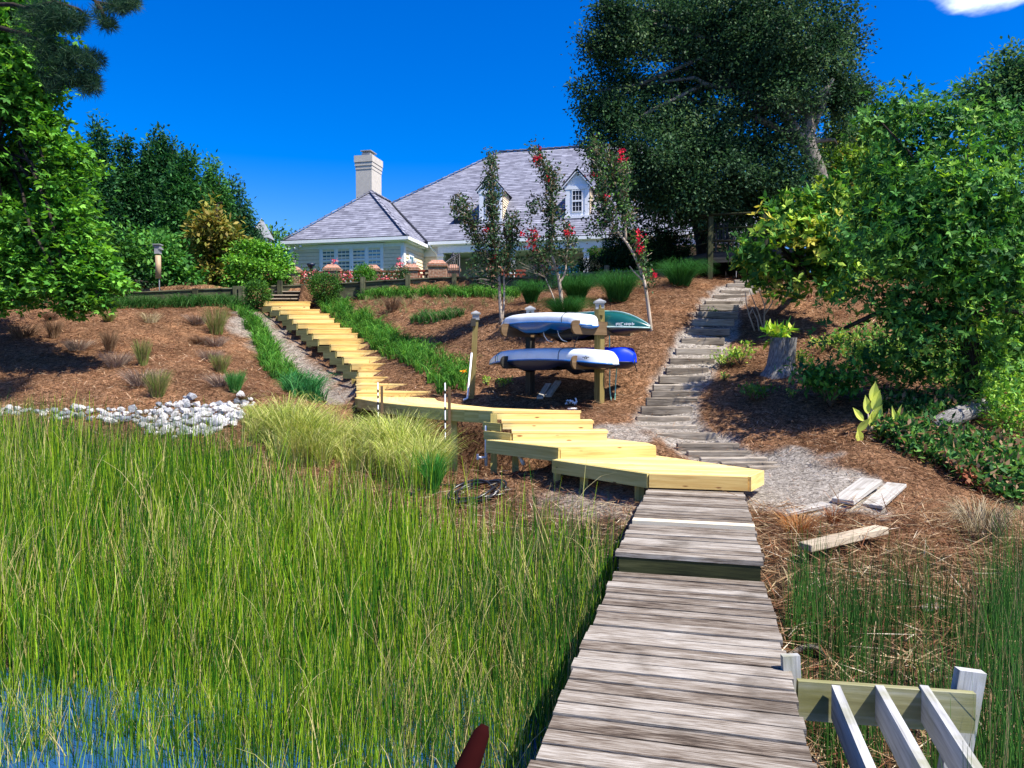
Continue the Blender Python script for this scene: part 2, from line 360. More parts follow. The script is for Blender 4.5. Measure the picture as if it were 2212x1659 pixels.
# foliage: vertex colour 'Col' is the leaf's own hue
def foliage(name, transl=.35, rough=.5, spec=.35, gain=1.0):
    m, t, b = newmat(name, rough, spec); at = N(t, 'Attribute', attribute_name='Col')
    g = mixc(t, 1.0, at.outputs['Color'], (gain, gain, gain), 'MULTIPLY'); t.links.new(g, b.inputs['Base Color'])
    tr = N(t, 'BsdfTranslucent'); hsn = N(t, 'HueSaturation'); hsn.inputs['Hue'].default_value = .485; hsn.inputs['Saturation'].default_value = 1.1; hsn.inputs['Value'].default_value = 1.25
    t.links.new(g, hsn.inputs['Color']); t.links.new(hsn.outputs[0], tr.inputs[0])
    mx = N(t, 'MixShader'); mx.inputs[0].default_value = transl; o = t.nodes['Material Output']
    t.links.new(b.outputs[0], mx.inputs[1]); t.links.new(tr.outputs[0], mx.inputs[2]); t.links.new(mx.outputs[0], o.inputs[0]); return m
M['leaf'] = foliage('leaf', .30, .6, .16, 1.35); M['needle'] = foliage('needle', .15, .6, .2); M['blade'] = foliage('grass_blade', .3, .65, .10, .98)
M['straw'] = foliage('dry_straw', .1, .9, .1)
# ---------------------------------------------------------------- staircase layout (needed by the terrain)
def cs(cx, cy):  # crop coordinates -> picture coordinates used while measuring
    return 516.1 + .2333 * cx, 589.9 + .2333 * cy
ST = []   # (left cx, right cx, top cy, Y)
raw = [(1090, 1768, 1097), (1090, 1697, 1045), (1090, 1630, 970), (1108, 1563, 900), (1045, 1495, 835), (975, 1418, 770),
       (910, 1343, 707), (855, 1280, 647), (745, 1157, 597), (690, 1097, 545), (642, 1042, 490), (548, 933, 455), (505, 880, 403), (463, 835, 360), (385, 745, 328), (310, 655, 295)]
for i, (l, r, y) in enumerate(raw, 1):
    Y = {1: 16.05, 2: 16.7, 3: 17.3}.get(i, 17.9 + (i - 4) * .49)
    a = P(*cs(l, y), Y); b_ = P(*cs(r, y), Y); z = (a[2] + b_[2]) / 2
    ST.append([a[0], b_[0], Y, z])
for i in range(len(ST)): pass
zz = [s[3] for s in ST]; zz[0] = -.66
for i in range(3, 16): zz[i] = zz[3] + (zz[15] - zz[3]) * (i - 3) / 12
zz[1] = -.66 + (zz[3] + .66) / 3; zz[2] = -.66 + 2 * (zz[3] + .66) / 3
for s, z in zip(ST, zz): s[3] = z
# timber path logs
raw = [(1110, 1390, 70), (1040, 1330, 105), (980, 1240, 165), (920, 1220, 210), (840, 1190, 265), (790, 1145, 300), (760, 1135, 365), (725, 1100, 435), (670, 1060, 520), (620, 1010, 610),
       (570, 980, 705), (512, 920, 795), (480, 865, 885), (415, 835, 960), (360, 812, 1040), (346, 800, 1105), (297, 760, 1165), (250, 712, 1245), (205, 690, 1335), (240, 750, 1420), (388, 935, 1490), (582, 1145, 1585)]
LOG = [[1327.1 + .2333 * l, 1327.1 + .2333 * r, 589.9 + .2333 * y, 0] for l, r, y in raw]
LOG += [[1253.4 + .2667 * l, 1253.4 + .2667 * r, 958.5 + .2667 * y, 0] for l, r, y in [(870, 1385, 68), (975, 1505, 122), (1140, 1680, 158), (1360, 1830, 190)]]
ky = {1: 20.8, 5: 18.1, 8: 16.6, 11: 15.3, 15: 13.8, 20: 12.0, 22: 11.0, 24: 10.45, 26: 10.0}
for i, L in enumerate(LOG): L[3] = float(np.interp(i + 1, sorted(ky), [ky[k] for k in sorted(ky)]))
LP = []
for l, r, v, Y in LOG: LP.append((P(l, v, Y), P(r, v, Y)))

# ---------------------------------------------------------------- terrain: thin-plate spline through measured ground points
C = [(100,780,16.8),(250,780,17),(400,780,17),(60,700,20.5),(150,680,22),(250,665,23.5),(400,663,23.8),(500,655,24.2),
 (300,885,14),(100,890,14),(500,872,14.4),(0,895,14),(350,945,12.8),(100,950,12.8),(460,990,11.8),(620,960,12.6),(300,1040,11),(100,1040,11),(500,830,15.3),(600,850,15),
 (866,745,18.2),(819,720,19.8),(905,790,17),(900,690,20.5),(850,652,23),(784,655,23.6),(985,842,15.5),(1018,864,15.1),(950,760,18),(1000,725,18.3),
 (1080,690,18),(1225,690,17.8),(1407,719,16),(1300,660,18.8),(1450,640,18.6),(1100,645,21.8),(1300,622,20.8),(1450,600,20.8),(1000,650,22),
 (1294,875,13.5),(1145,859,14.6),(1250,800,15.1),(1180,780,16.2),(1200,885,12.8),(1320,900,12.2),(1350,930,11.3),(1070,830,15.4),
 (1600,800,14.5),(1685,812,13.3),(1600,900,12),(1760,900,11.5),(1700,950,10.9),(1850,960,10),(1620,720,16.6),(1700,650,17.6),
 (1800,990,9.6),(1830,1050,8.8),(1700,1045,9.2),(1750,1100,8.4),(1900,1130,7.9),(1820,1225,6.9),(1700,1210,7.0),(1750,1350,5.8),
 (2000,1000,9.6),(2100,890,11.2),(2200,1000,10),(2212,880,12.5),(2200,1150,8.5),(2000,1330,6.3),(2100,1250,7),(1900,780,14),(2100,780,15),
 (1000,990,12),(1050,992,11.5),(900,960,13),(820,905,14.6),(750,890,15),(1090,1050,10.4),(1300,1080,9.2),(1250,1150,8.3),(1380,1080,8.9),(1150,1120,9.2),(1250,1300,6.9),(1000,1130,9.4)]
pts = [P(u, v, Y) for u, v, Y in C]
for i, s in enumerate(ST):      # the bank falls away beside and under the flight
    if i >= 1: pts.append(np.array([s[0] - .35, s[2] + .1, s[3] - (.55 if i < 14 else .4)]))
    if i % 3 == 1: pts.append(np.array([s[1] + .3, s[2], s[3] - .12]))
for i, (a, b_) in enumerate(LP):
    if i % 2 == 0: pts.append((a + b_) / 2 - np.array([0, 0, .06]))
for x, y, z in [(-8, 8.5, -2.3), (-4, 8.5, -2.3), (-1, 8, -2.32), (-8, 5, -2.62), (-3, 5, -2.62), (0, 5, -2.58), (0, 3, -2.65), (-5, 2, -2.7), (-12, 5, -2.6), (3, 4.5, -2.5), (3, 2, -2.65), (6, 5, -2.45), (8, 7, -2.2),
                (-14, 9, -2.3), (-14, 13, -1.4), (-18, 18, .1), (-18, 23, 1.6), (12, 12, -.6), (12, 18, 1.2), (14, 8, -1.7), (12, 23, 2.4), (-14, 26, 2.2), (-4, 10, -2.1), (5, 24, 2.6), (-9.4, 24.8, 1.75), (-8.3, 25.2, 1.8)]:
    pts.append(np.array([x, y, z]))
PT = np.array(pts); keep = []
for i in range(len(PT)):
    if all(np.linalg.norm(PT[i, :2] - PT[j, :2]) > .12 for j in keep): keep.append(i)
PT = PT[keep]
def U(r2): return np.where(r2 > 1e-12, r2 * np.log(r2 + 1e-12), 0)
n_ = len(PT); K = U(((PT[:, None, :2] - PT[None, :, :2]) ** 2).sum(-1)) + np.eye(n_) * 1.2
A = np.zeros((n_ + 3, n_ + 3)); A[:n_, :n_] = K; A[:n_, n_] = 1; A[:n_, n_ + 1:] = PT[:, :2]; A[n_:, :n_] = A[:n_, n_:].T
W_ = np.linalg.solve(A, np.concatenate([PT[:, 2], [0, 0, 0]]))
WX = [-60, -20, -14, -10.4, -10.0, -7.6, -7.2, -4, -.4, 3.0, 5.5, 7, 12, 60]; WY = [24.5, 24.5, 24.8, 25.2, 26.6, 26.6, 25.2, 24.6, 23.7, 21.9, 21.6, 21.5, 21, 20]
ZP = 2.62
def segdist(x, y, poly):
    d = np.full(len(x), 1e9)
    for (x0, y0), (x1, y1) in zip(poly[:-1], poly[1:]):
        vx, vy = x1 - x0, y1 - y0; tt = np.clip(((x - x0) * vx + (y - y0) * vy) / (vx * vx + vy * vy), 0, 1)
        d = np.minimum(d, np.hypot(x - x0 - tt * vx, y - y0 - tt * vy))
    return d
def ground(x, y):
    x = np.atleast_1d(np.asarray(x, float)); y = np.atleast_1d(np.asarray(y, float)); xc = np.clip(x, -18, 14); yc = np.clip(y, 2, 26.5)
    z = np.empty(len(x))
    for i in range(0, len(x), 20000):
        a = xc[i:i + 20000]; b = yc[i:i + 20000]
        z[i:i + 20000] = U((a[:, None] - PT[:, 0]) ** 2 + (b[:, None] - PT[:, 1]) ** 2) @ W_[:n_] + W_[n_] + W_[n_ + 1] * a + W_[n_ + 2] * b
    z = np.clip(z, -2.75, ZP - .15 + 0 * z); z = z - .2 * sstep(6.0, 5.1, y) * sstep(1.0, .3, x)
    d_ = segdist(x, y, [(-2.5, 14.9), (-1.75, 13.8), (-1.1, 12.7), (-.3, 11.95), (.35, 11.6)]); z = z - .8 * (1 - sstep(.4, .95, d_))  # ground scooped out below the platform, made up to deepen its shade
    wy = np.interp(x, WX, WY); wd = np.interp(x, [-60, 4, 7, 60], [.12, .12, 3, 4])
    left = sstep(-14, -10.5, x); zp = ZP - .35 * (1 - left) * (1 - sstep(26, 33, y))
    s = sstep(0, 1, (y - wy) / wd); z = z * (1 - s) + zp * s
    far = sstep(40, 300, np.hypot(x, y)); z = z * (1 - far) + (-1.5 + 3.5 * sstep(0, 60, y)) * far
    return z
def G(u, v):
    """ground point seen at picture position u, v"""
    r = ray(u, v); r = r / r[1]; ys = np.arange(3.0, 34, .04)
    d = r[2] * ys - ground(r[0] * ys, ys); k = np.where(d < 0)[0]
    y = ys[k[0]] if len(k) else 30.0
    return np.array([r[0] * y, y, float(ground(r[0] * y, y)[0])])
def GY(u, Y):
    x = (u - CU) / F * Y; return np.array([x, Y, float(ground(x, Y)[0])])

PATH = [tuple(((a + b_) / 2)[:2]) for a, b_ in LP]
STL = [(s[0] - .75, s[2] - .1) for s in ST[1:]]
SANDP = G(1725, 1055)
def zones(x, y):
    """sand, mud, lawn weights"""
    nz_ = (vnoise(x, y, .5, 3) - .5) * .5 + (vnoise(x, y, .17, 4) - .5) * .35
    d = segdist(x, y, PATH) + nz_ * .35
    sand = 1 - sstep(.40, .56, d)
    d2 = np.hypot((x - SANDP[0]) / 1.08, (y - SANDP[1]) / 1.0) + nz_ * 1.4
    sand = np.maximum(sand, 1 - sstep(.75, 1.0, d2))
    c = G(1300, 1095); d3 = np.hypot((x - c[0]) / 1.0, (y - c[1]) / 1.2) + nz_ * 1.2; sand = np.maximum(sand, .75 * (1 - sstep(.5, 1.0, d3)))
    c = G(1330, 950); d3 = np.hypot((x - c[0]) / .8, (y - c[1]) / .8) + nz_; sand = np.maximum(sand, .9 * (1 - sstep(.6, 1.0, d3)))
    d4 = segdist(x, y, STL) + nz_ * .9; sand = np.maximum(sand, .85 * (1 - sstep(.3, .75, d4)))
    for u, v, rr in [(545, 690, 1.0), (540, 715, .8), (735, 860, .7)]:
        c = G(u, v); sand = np.maximum(sand, .8 * (1 - sstep(.4, 1.0, np.hypot(x - c[0], y - c[1]) / rr + nz_)))
    yl = np.interp(x, [-20, -7, -4, 0, 1.2, 2.2, 3.2, 5, 9], [11.6, 11.3, 10.3, 9.3, 8.3, 7.3, 6.8, 7.4, 8.6])
    mud = 1 - sstep(-.3, .5, y - yl + nz_ * 1.6)
    lawn = sstep(.1, .6, y - np.interp(x, WX, WY)) * (1 - sstep(4.0, 5.5, x)) * sstep(0, .1, y - 20)
    return sand * (1 - mud), mud, lawn
# ground sheet
gx = np.concatenate([-np.geomspace(500, 18.5, 22), np.arange(-18, 14, .105), np.geomspace(14.4, 500, 24)])
gy = np.concatenate([-np.geomspace(200, 2, 10), np.arange(-1, 3, .5), np.arange(3, 14, .09), np.arange(14, 27.6, .12), np.geomspace(27.8, 900, 40)])
X_, Y_ = np.meshgrid(gx, gy); x = X_.ravel(); y = Y_.ravel(); z = ground(x, y)
sand, mud, lawn = zones(x, y)
near = sstep(60, 25, np.hypot(x, y)) * (y > 2)
bumpy = (vnoise(x, y, .45, 1) - .5) * .05 + (vnoise(x, y, .18, 2) - .5) * .035
z = z + bumpy * near * (1 - lawn)
# little step treads are cut level between the logs; raw cut bank right of the path's foot
cb = [tuple(G(u, v)[:2]) for u, v in [(1560, 905), (1590, 935), (1660, 960), (1740, 985)]]
dcb = segdist(x, y, cb); z = z - .035 * (1 - sstep(.45, .6, segdist(x, y, PATH))) + .03 * np.exp(-(dcb / .18) ** 2) * (1 + 2 * (vnoise(x, y, .2, 8) - .5))
nx, ny = len(gx), len(gy); idx = np.arange(nx * ny).reshape(ny, nx)
Fq = np.stack([idx[:-1, :-1], idx[:-1, 1:], idx[1:, 1:], idx[1:, :-1]], -1).reshape(-1, 4)
m, t, b = newmat('ground_mix', .95, .1)
at = N(t, 'Attribute', attribute_name='Col'); sp = N(t, 'SeparateColor'); t.links.new(at.outputs['Color'], sp.inputs[0])
g = N(t, 'NewGeometry'); n1 = N(t, 'TexNoise', Scale=16.0, Detail=8.0, Roughness=.7, Distortion=1.2); t.links.new(g.outputs['Position'], n1.inputs['Vector'])
n2 = N(t, 'TexNoise', Scale=1.1, Detail=4.0); t.links.new(g.outputs['Position'], n2.inputs['Vector'])
straw = ramp(t, n1.outputs[0], [(.33, (.02, .009, .004)), (.47, (.12, .062, .03)), (.61, (.32, .18, .10)), (.74, (.52, .35, .22))])
s2 = ramp(t, n2.outputs[0], [(.32, (.62, .58, .55)), (.5, (1, 1, 1)), (.68, (1.4, 1.36, 1.3))]); strawc = mixc(t, 1.0, straw.outputs[0], s2.outputs[0], 'MULTIPLY')
sandr = ramp(t, n1.outputs[0], [(.32, (.05, .042, .034)), (.45, (.21, .185, .155)), (.56, (.38, .34, .29)), (.72, (.54, .50, .44))])
mudr = ramp(t, n1.outputs[0], [(.3, (.012, .009, .006)), (.5, (.05, .035, .022)), (.7, (.16, .115, .065))])
lawnr = ramp(t, n1.outputs[0], [(.3, (.02, .05, .01)), (.7, (.08, .16, .03))])
c = mixc(t, sp.outputs[0], strawc, sandr.outputs[0]); c = mixc(t, sp.outputs[1], c, mudr.outputs[0]); c = mixc(t, sp.outputs[2], c, lawnr.outputs[0])
t.links.new(c, b.inputs['Base Color']); bump(t, b, n1.outputs[0], .9, .05)
go = fast('ground', np.stack([x, y, z], -1), Fq, m, col=np.stack([sand, mud, lawn], -1), smooth=True); tag(go, kind='structure')
# water
m, t, b = newmat('pond_water', .04, .5); b.inputs['Base Color'].default_value = (.015, .075, .20, 1); b.inputs['IOR'].default_value = 1.33  # blue base colour stands in for the sky's reflection
g = N(t, 'NewGeometry'); n = N(t, 'TexNoise', Scale=5.0, Detail=2.0); t.links.new(g.outputs['Position'], n.inputs['Vector']); bump(t, b, n.outputs[0], .06, .03)
wa = MB().face([(-300, -200, -2.54), (300, -200, -2.54), (300, 9.2, -2.54), (-300, 9.2, -2.54)]) 
wb = MB(); wb.face([(-300, -200, -2.54), (300, -200, -2.54), (300, 9.2, -2.54), (-300, 9.2, -2.54)]); tag(wb.build('water', m), kind='structure')

# ---------------------------------------------------------------- old weathered boardwalk
def planks(mb, pl, pr, w_, gap, z_of, th=.038, jag=.012):
    """boards laid across between a left and a right rail line (lists [p0,p1])"""
    pl = [np.array(q, float) for q in pl]; pr = [np.array(q, float) for q in pr]
    L = np.linalg.norm((pl[1] - pl[0])[:2]); n = int(L / (w_ + gap))
    for i in range(n):
        t0 = (i * (w_ + gap)) / L; t1 = (i * (w_ + gap) + w_ - random.random() * .006) / L
        a0, a1 = pl[0] + (pl[1] - pl[0]) * t0, pl[0] + (pl[1] - pl[0]) * t1
        b0, b1 = pr[0] + (pr[1] - pr[0]) * t0, pr[0] + (pr[1] - pr[0]) * t1
        d = (b0 - a0); d /= np.linalg.norm(d); j0, j1 = (random.random() - .5) * jag * 2, (random.random() - .5) * jag * 2
        dz = (random.random() - .5) * .008; c = random.random()
        q = [a0 + d * j0, b0 + d * j1, b1 + d * j1, a1 + d * j0]
        top = [np.array([k[0], k[1], k[2] + dz + (random.random() - .5) * .004]) for k in q]; bot = [k - np.array([0, 0, th]) for k in top]
        ru, rv = random.random() * 40, random.random() * 40; W = np.linalg.norm(b0 - a0)
        uvq = [(ru, rv), (ru + W, rv), (ru + W, rv + w_), (ru, rv + w_)]
        mb.face(top, uvq, c); mb.face(bot[::-1], uvq, c)
        for k in range(4):
            k2 = (k + 1) % 4; mb.face([bot[k], bot[k2], top[k2], top[k]], [(ru, rv), (ru + W, rv), (ru + W, rv + th), (ru, rv + th)], c)
walk = thing('boardwalk', 'weathered grey plank boardwalk running from the foreground to the new yellow steps', 'boardwalk', (1.4, 5.9, -2.4))
dirw = np.array([.752, 2.88]); dirw /= np.linalg.norm(dirw); per = np.array([dirw[1], -dirw[0]])
def wl(s_, off, z): q = np.array([.837, 5.97]) + dirw * s_ + per * off; return np.array([q[0], q[1], z])
WD = 1.16
mb = MB(); planks(mb, [wl(-8.5, 0, -1.70), wl(-.02, 0, -1.70)], [wl(-8.5, WD, -1.70), wl(-.02, WD, -1.70)], .122, .017, None); mb.build('decking', M['dock'], walk)
mb = MB(); planks(mb, [wl(.02, .01, -1.555), wl(1.18, .03, -1.545)], [wl(.02, WD, -1.555), wl(1.18, WD - .01, -1.545)], .120, .013, None)
planks(mb, [wl(1.44, .03, -1.54), wl(3.2, .06, -1.505)], [wl(1.44, WD - .01, -1.54), wl(3.2, WD - .03, -1.505)], .120, .013, None); mb.build('upper_decking', M['dock'], walk)
mb = MB(); planks(mb, [wl(1.19, .03, -1.542), wl(1.33, .03, -1.54)], [wl(1.19, WD - .01, -1.542), wl(1.33, WD - .01, -1.54)], .12, .009, None)
tag(mb.build('replacement_board', M['newpale'], walk), 'single pale new board')
mb = MB(); planks(mb, [wl(1.31, .03, -1.541), wl(1.45, .03, -1.54)], [wl(1.31, WD - .01, -1.541), wl(1.45, WD - .01, -1.54)], .12, .009, None); mb.build('board', M['dock'], walk)
mb = MB(); mb.beam(wl(.045, .03, -1.66), wl(.045, WD - .03, -1.66), .04, .13); mb.build('riser_board', M['dockdark'], walk)
for o_ in (.05, WD - .05):
    mb = MB(); mb.beam(wl(-8.5, o_, -1.84), wl(-.05, o_, -1.84), .045, .19); mb.beam(wl(.08, o_, -1.69), wl(3.15, o_, -1.65), .045, .19); mb.build('stringer', M['dockdark'], walk)
for s_ in (-7, -4.5, -2.0, 0.3, 2.3):
    for o_ in (.12, WD - .12):
        mb = MB(); p = wl(s_, o_, 0); mb.tube([(p[0], p[1], -3.2), (p[0], p[1], -1.76)], .09, 10); mb.build('pile', M['darkpost'], walk)

# ---------------------------------------------------------------- new yellow steps, platform and flight
new = thing('wooden_staircase', 'new yellow pine steps and curved platform climbing the bank to the garden', 'staircase', (0, 12, -1.5))
def clip(poly, a, c_, keep_gt):
    """keep part of poly with a.p > c (or <)"""
    o = []; s_ = 1 if keep_gt else -1
    for i in range(len(poly)):
        p, q = poly[i], poly[(i + 1) % len(poly)]; dp = s_ * (a[0] * p[0] + a[1] * p[1] - c_); dq = s_ * (a[0] * q[0] + a[1] * q[1] - c_)
        if dp >= 0: o.append(p)
        if dp * dq < 0:
            t_ = dp / (dp - dq); o.append((p[0] + (q[0] - p[0]) * t_, p[1] + (q[1] - p[1]) * t_))
    return o
def deck(mb, poly, ang, z, w_=.138, gap=.008, th=.036):
    a = (-math.sin(ang), math.cos(ang)); vals = [a[0] * p[0] + a[1] * p[1] for p in poly]; s_ = min(vals)
    while s_ < max(vals):
        q = clip(clip(poly, a, s_, True), a, s_ + w_, False)
        if len(q) >= 3:
            c = random.random(); b0 = len(mb.uv); mb.prism(q, z - th, z, c)
            ru = random.random() * 20
            for k in range(b0, len(mb.uv)):
                fv = [mb.v[i] for i in mb.f[k]]
                mb.uv[k] = [(ru + x_ * math.cos(ang) + y_ * math.sin(ang), ru + (-x_ * math.sin(ang) + y_ * math.cos(ang)) + z_ * 1.0) for x_, y_, z_ in fv]
        s_ += w_ + gap
def fascia(name, p0, p1, ztop, h, mat, par, th=.04, inset=0):
    mb = MB(); p0 = np.array([*p0, ztop - h / 2]); p1 = np.array([*p1, ztop - h / 2]); mb.beam(p0, p1, th, h); return mb.build(name, mat, par)
# lowest landing
zA, zB, zC, zD, zE = -1.33, -1.175, -1.03, -.905, -.775
A = [(.57, 9.97), (1.63, 8.74), (2.72, 8.5), (3.04, 9.0), (2.02, 10.4), (.66, 10.08)]
def inset(poly, d):
    c = np.mean(poly, 0); return [tuple(np.array(p) + (c - p) / np.linalg.norm(c - p) * d) for p in poly]
mb = MB(); deck(mb, A, math.radians(-12), zA); st = mb.build('landing', M['newwood'], new)
B_ = [(-.36, 11.04), (.66, 10.05), (2.0, 10.25), (1.95, 10.6), (1.42, 11.2), (.02, 10.98)]
def side(p0, p1, zt, h, mat, par, nm='fascia'):
    """board hung outside the edge p0-p1, counter-clockwise outline (outside on the right)"""
    d = np.array(p1) - np.array(p0); L = np.linalg.norm(d); d = d / L; nrm_ = np.array([d[1], -d[0]]) * .022
    return fascia(nm, np.array(p0) + nrm_, np.array(p1) + nrm_, zt, h, mat, par)
side(A[0], A[1], zA - .004, .17, M['newgreen'], st); side(A[1], A[2], zA - .004, .16, M['newwood'], st); side(A[2], A[3], zA - .004, .17, M['newwood'], st)
def step(xl, xr, Y, ztop, zbot, depth, skew=0.0, par=new, panel=None, dz=0.0, rot=0.0):
    """one box step: riser facing the camera, tread of two boards, optional side panel going back-left"""
    mr_ = MB(); mr_.beam((xl, Y, (ztop - .036 + zbot) / 2), (xr, Y + rot, (ztop - .036 + zbot) / 2), .036, ztop - .036 - zbot)
    mb = MB(); n = max(1, round(depth / .145))
    for k in range(n):
        y0 = Y - .023 + k * (depth + .018) / n; y1 = Y - .023 + (k + 1) * (depth + .018) / n - .005; s0 = skew * (y0 - Y); s1 = skew * (y1 - Y)
        o_ = .018 if k == 0 else 0.018
        q = [(xl - o_ + s0, y0), (xr + o_ + s0, y0 + rot), (xr + o_ + s1, y1 + rot), (xl - o_ + s1, y1)]
        mb.prism(q, ztop - .036, ztop)
    e = mb.build('step', M['newwood'], par); mr_.build('riser', M['newwood'], e)
    if panel:
        mb = MB(); (px, py), h = panel
        mb.beam((xl - .022, Y + .0, ztop - .038 - h / 2), (px - .022, py, ztop - .038 - h / 2), .036, h); mb.build('side_panel', M['newgreen'], e)
    return e
# step B: the wedge landing
mb = MB(); deck(mb, B_, math.radians(4), zB); st = mb.build('landing', M['newwood'], new)
side(B_[0], B_[1], zB - .004, .19, M['newgreen'], st)
mb = MB(); mb.beam((B_[1][0], B_[1][1] + .0, (zA + zB - .036) / 2), (B_[2][0], B_[2][1], (zA + zB - .036) / 2), .036, zB - zA - .036); mb.build('riser', M['newwood'], st)
# steps C, D, platform edge E
step(.014, 1.40, 10.9, zC, zB, .32, panel=((-.40, 11.3), .13))
step(-.14, 1.22, 11.17, zD, zC, .35, panel=((-.42, 11.45), .12))
Lc = [(-.27, 11.5), (-1.0, 12.0), (-1.74, 12.86), (-2.43, 13.85), (-3.27, 15.5), (-3.35, 16.1)]
Rc = [(1.06, 11.52), (.35, 11.85), (-.32, 12.25), (-.95, 13.2), (-1.45, 14.4), (-1.72, 16.1)]
def curve(pts_, n):
    p = np.array(pts_); s_ = np.concatenate([[0], np.cumsum(np.linalg.norm(np.diff(p, axis=0), axis=1))]); tt = np.linspace(0, s_[-1], n)
    k = np.array([np.interp(tt, s_, p[:, 0]), np.interp(tt, s_, p[:, 1])]).T
    for _ in range(3): k[1:-1] = (k[:-2] + 2 * k[1:-1] + k[2:]) / 4
    return k
nb = 40; lc = curve(Lc, nb * 2 + 1); rc = curve(Rc, nb * 2 + 1); mb = MB(); pg = .06
for i in range(nb):
    a0, a1 = lc[2 * i], lc[2 * i + 2]; b0, b1 = rc[2 * i], rc[2 * i + 2]
    a1 = a0 + (a1 - a0) * .965; b1 = b0 + (b1 - b0) * .965
    b0_ = len(mb.uv); mb.prism([tuple(a0), tuple(a1), tuple(b1), tuple(b0)], zE - .036, zE)
pf = mb.build('platform', M['newwood'], new)
mb = MB()
for i in range(0, nb * 2, 4):
    d = lc[i + 4] - lc[i] if i + 4 <= nb * 2 else lc[-1] - lc[i]
    e_ = lc[min(i + 4, nb * 2)]; n2_ = np.array([-d[1], d[0]]); n2_ = n2_ / np.linalg.norm(n2_) * -.02
    n2_ = np.array([-abs(n2_[0]), -abs(n2_[1])]) 
    mb.beam((*(lc[i] + n2_), zE - .005 - .095), (*(e_ + n2_ * 1.0), zE - .005 - .095), .034, .19, c=.5)
# continuous grain along the bent fascia
u_ = 0
mb.build('fascia', M['newgreen'], pf)
mb = MB(); mb.beam((-.29, 11.5, (zD + zE - .036) / 2), (1.06, 11.5, (zD + zE - .036) / 2), .036, zE - zD - .03); mb.build('riser', M['newwood'], pf)
mb = MB(); mb.prism([(-.31, 11.477), (1.075, 11.477), (1.075, 11.56), (-.31, 11.56)], zE - .034, zE + .002); mb.build('nosing', M['newwood'], pf)
# flight
for i, (xl, xr, Y, z) in enumerate(ST):
    zb = ST[i - 1][3] if i else zE; nxt = ST[i + 1] if i + 1 < len(ST) else [xl - .5, xr - .5, Y + .5, z]
    dep = nxt[2] - Y; sk = (nxt[0] - xl) / dep if i > 3 else (nxt[0] - xl) / dep
    pan = None
    if i >= 3: pan = ((xl - .48 * dep - .22, Y + dep * .98), .17)
    step(xl, xr, Y, z, zb, dep, skew=-.35 if i > 3 else -.0, panel=pan)
    if i in (3, 4, 6, 7, 9, 10, 12, 14):   # short support posts visible in the shade below
        x_, y_ = xl - .2, Y + dep * .8; gz = float(ground(x_, y_)[0])
        mb = MB(); mb.beam((x_, y_, gz - .2), (x_, y_, z - .2), .09, .09, up=(0, 1, 0)); mb.build('support_post', M['newgreen'], new)
xl, xr, Y, z = ST[-1]; yt = Y + .5
step(xl - .45, xr - .12, yt, z + .15, z, .75, skew=-.1)
for (x_, y_) in [(-.95, 12.15), (-1.6, 12.9), (-2.3, 13.95), (-3.2, 15.5), (-.28, 11.4), (0.05, 11.1), (.62, 10.15), (.95, 9.72), (1.55, 8.95), (2.6, 8.75)]:
    gz = float(ground(x_, y_)[0]); zt = zE - .04 if y_ > 11.3 else (zB - .04 if y_ > 10.3 else zA - .04)
    mb = MB(); mb.beam((x_, y_, gz - .3), (x_, y_, zt), .10, .10, up=(0, 1, 0)); mb.build('support_post', M['newgreen'], new)
# darker old garden steps above
old = thing('garden_steps', 'four dark old timber steps with pale treads between two round bushes', 'steps', (-9, 26, 2))
zt0 = z + .15
for k, (cl, cr, cy) in enumerate([(195, 637, 266), (240, 642, 233), (285, 690, 200), (335, 675, 166)]):
    Yk = 25.3 + k * .42; a = P(*cs(cl, cy), Yk); b2 = P(*cs(cr, cy), Yk); zk = (a[2] + b2[2]) / 2
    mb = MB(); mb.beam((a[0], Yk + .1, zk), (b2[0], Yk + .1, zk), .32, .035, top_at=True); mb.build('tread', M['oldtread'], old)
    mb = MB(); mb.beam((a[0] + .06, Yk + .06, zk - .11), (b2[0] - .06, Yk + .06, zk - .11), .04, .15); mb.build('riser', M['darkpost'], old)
# guide stakes at the platform edge, with speckled conduit
for n_i, (u, vt, vb, lab) in enumerate([(822, 826, 905, 'thin stake and speckled white pipe at platform edge nearer the flight'), (967, 828, 915, 'thin stake and speckled white pipe at platform edge over the pampas grass')]):
    Y = [13.62, 11.95][n_i]; p = P(u, vb, Y); tp = P(u, vt + 8, Y)
    tg = thing('marker_stake', lab, 'stake', tuple(p), 'stakes at the platform edge')
    mb = MB(); mb.beam((p[0] + .03, Y - .02, float(ground(p[0], Y)[0])), (p[0] + .03, Y - .02, tp[2]), .045, .03, up=(0, 1, 0)); mb.build('stake', M['arm'], tg)
    mb = MB(); zb = float(ground(p[0], Y)[0]); nseg = 14
    mb.tube([(p[0] - .035, Y - .05, zb), (p[0] - .035, Y - .05, tp[2] + .07)], .010, 8); mb.build('conduit', M['pvc'], tg)
    mb = MB()
    for k in range(10):
        z0 = zb + (tp[2] - zb) * (k + random.random() * .5) / 10; mb.tube([(p[0] - .035, Y - .05, z0), (p[0] - .035, Y - .05, z0 + .05)], .0155, 8)
    mb.build('sleeve', M['black'], tg)

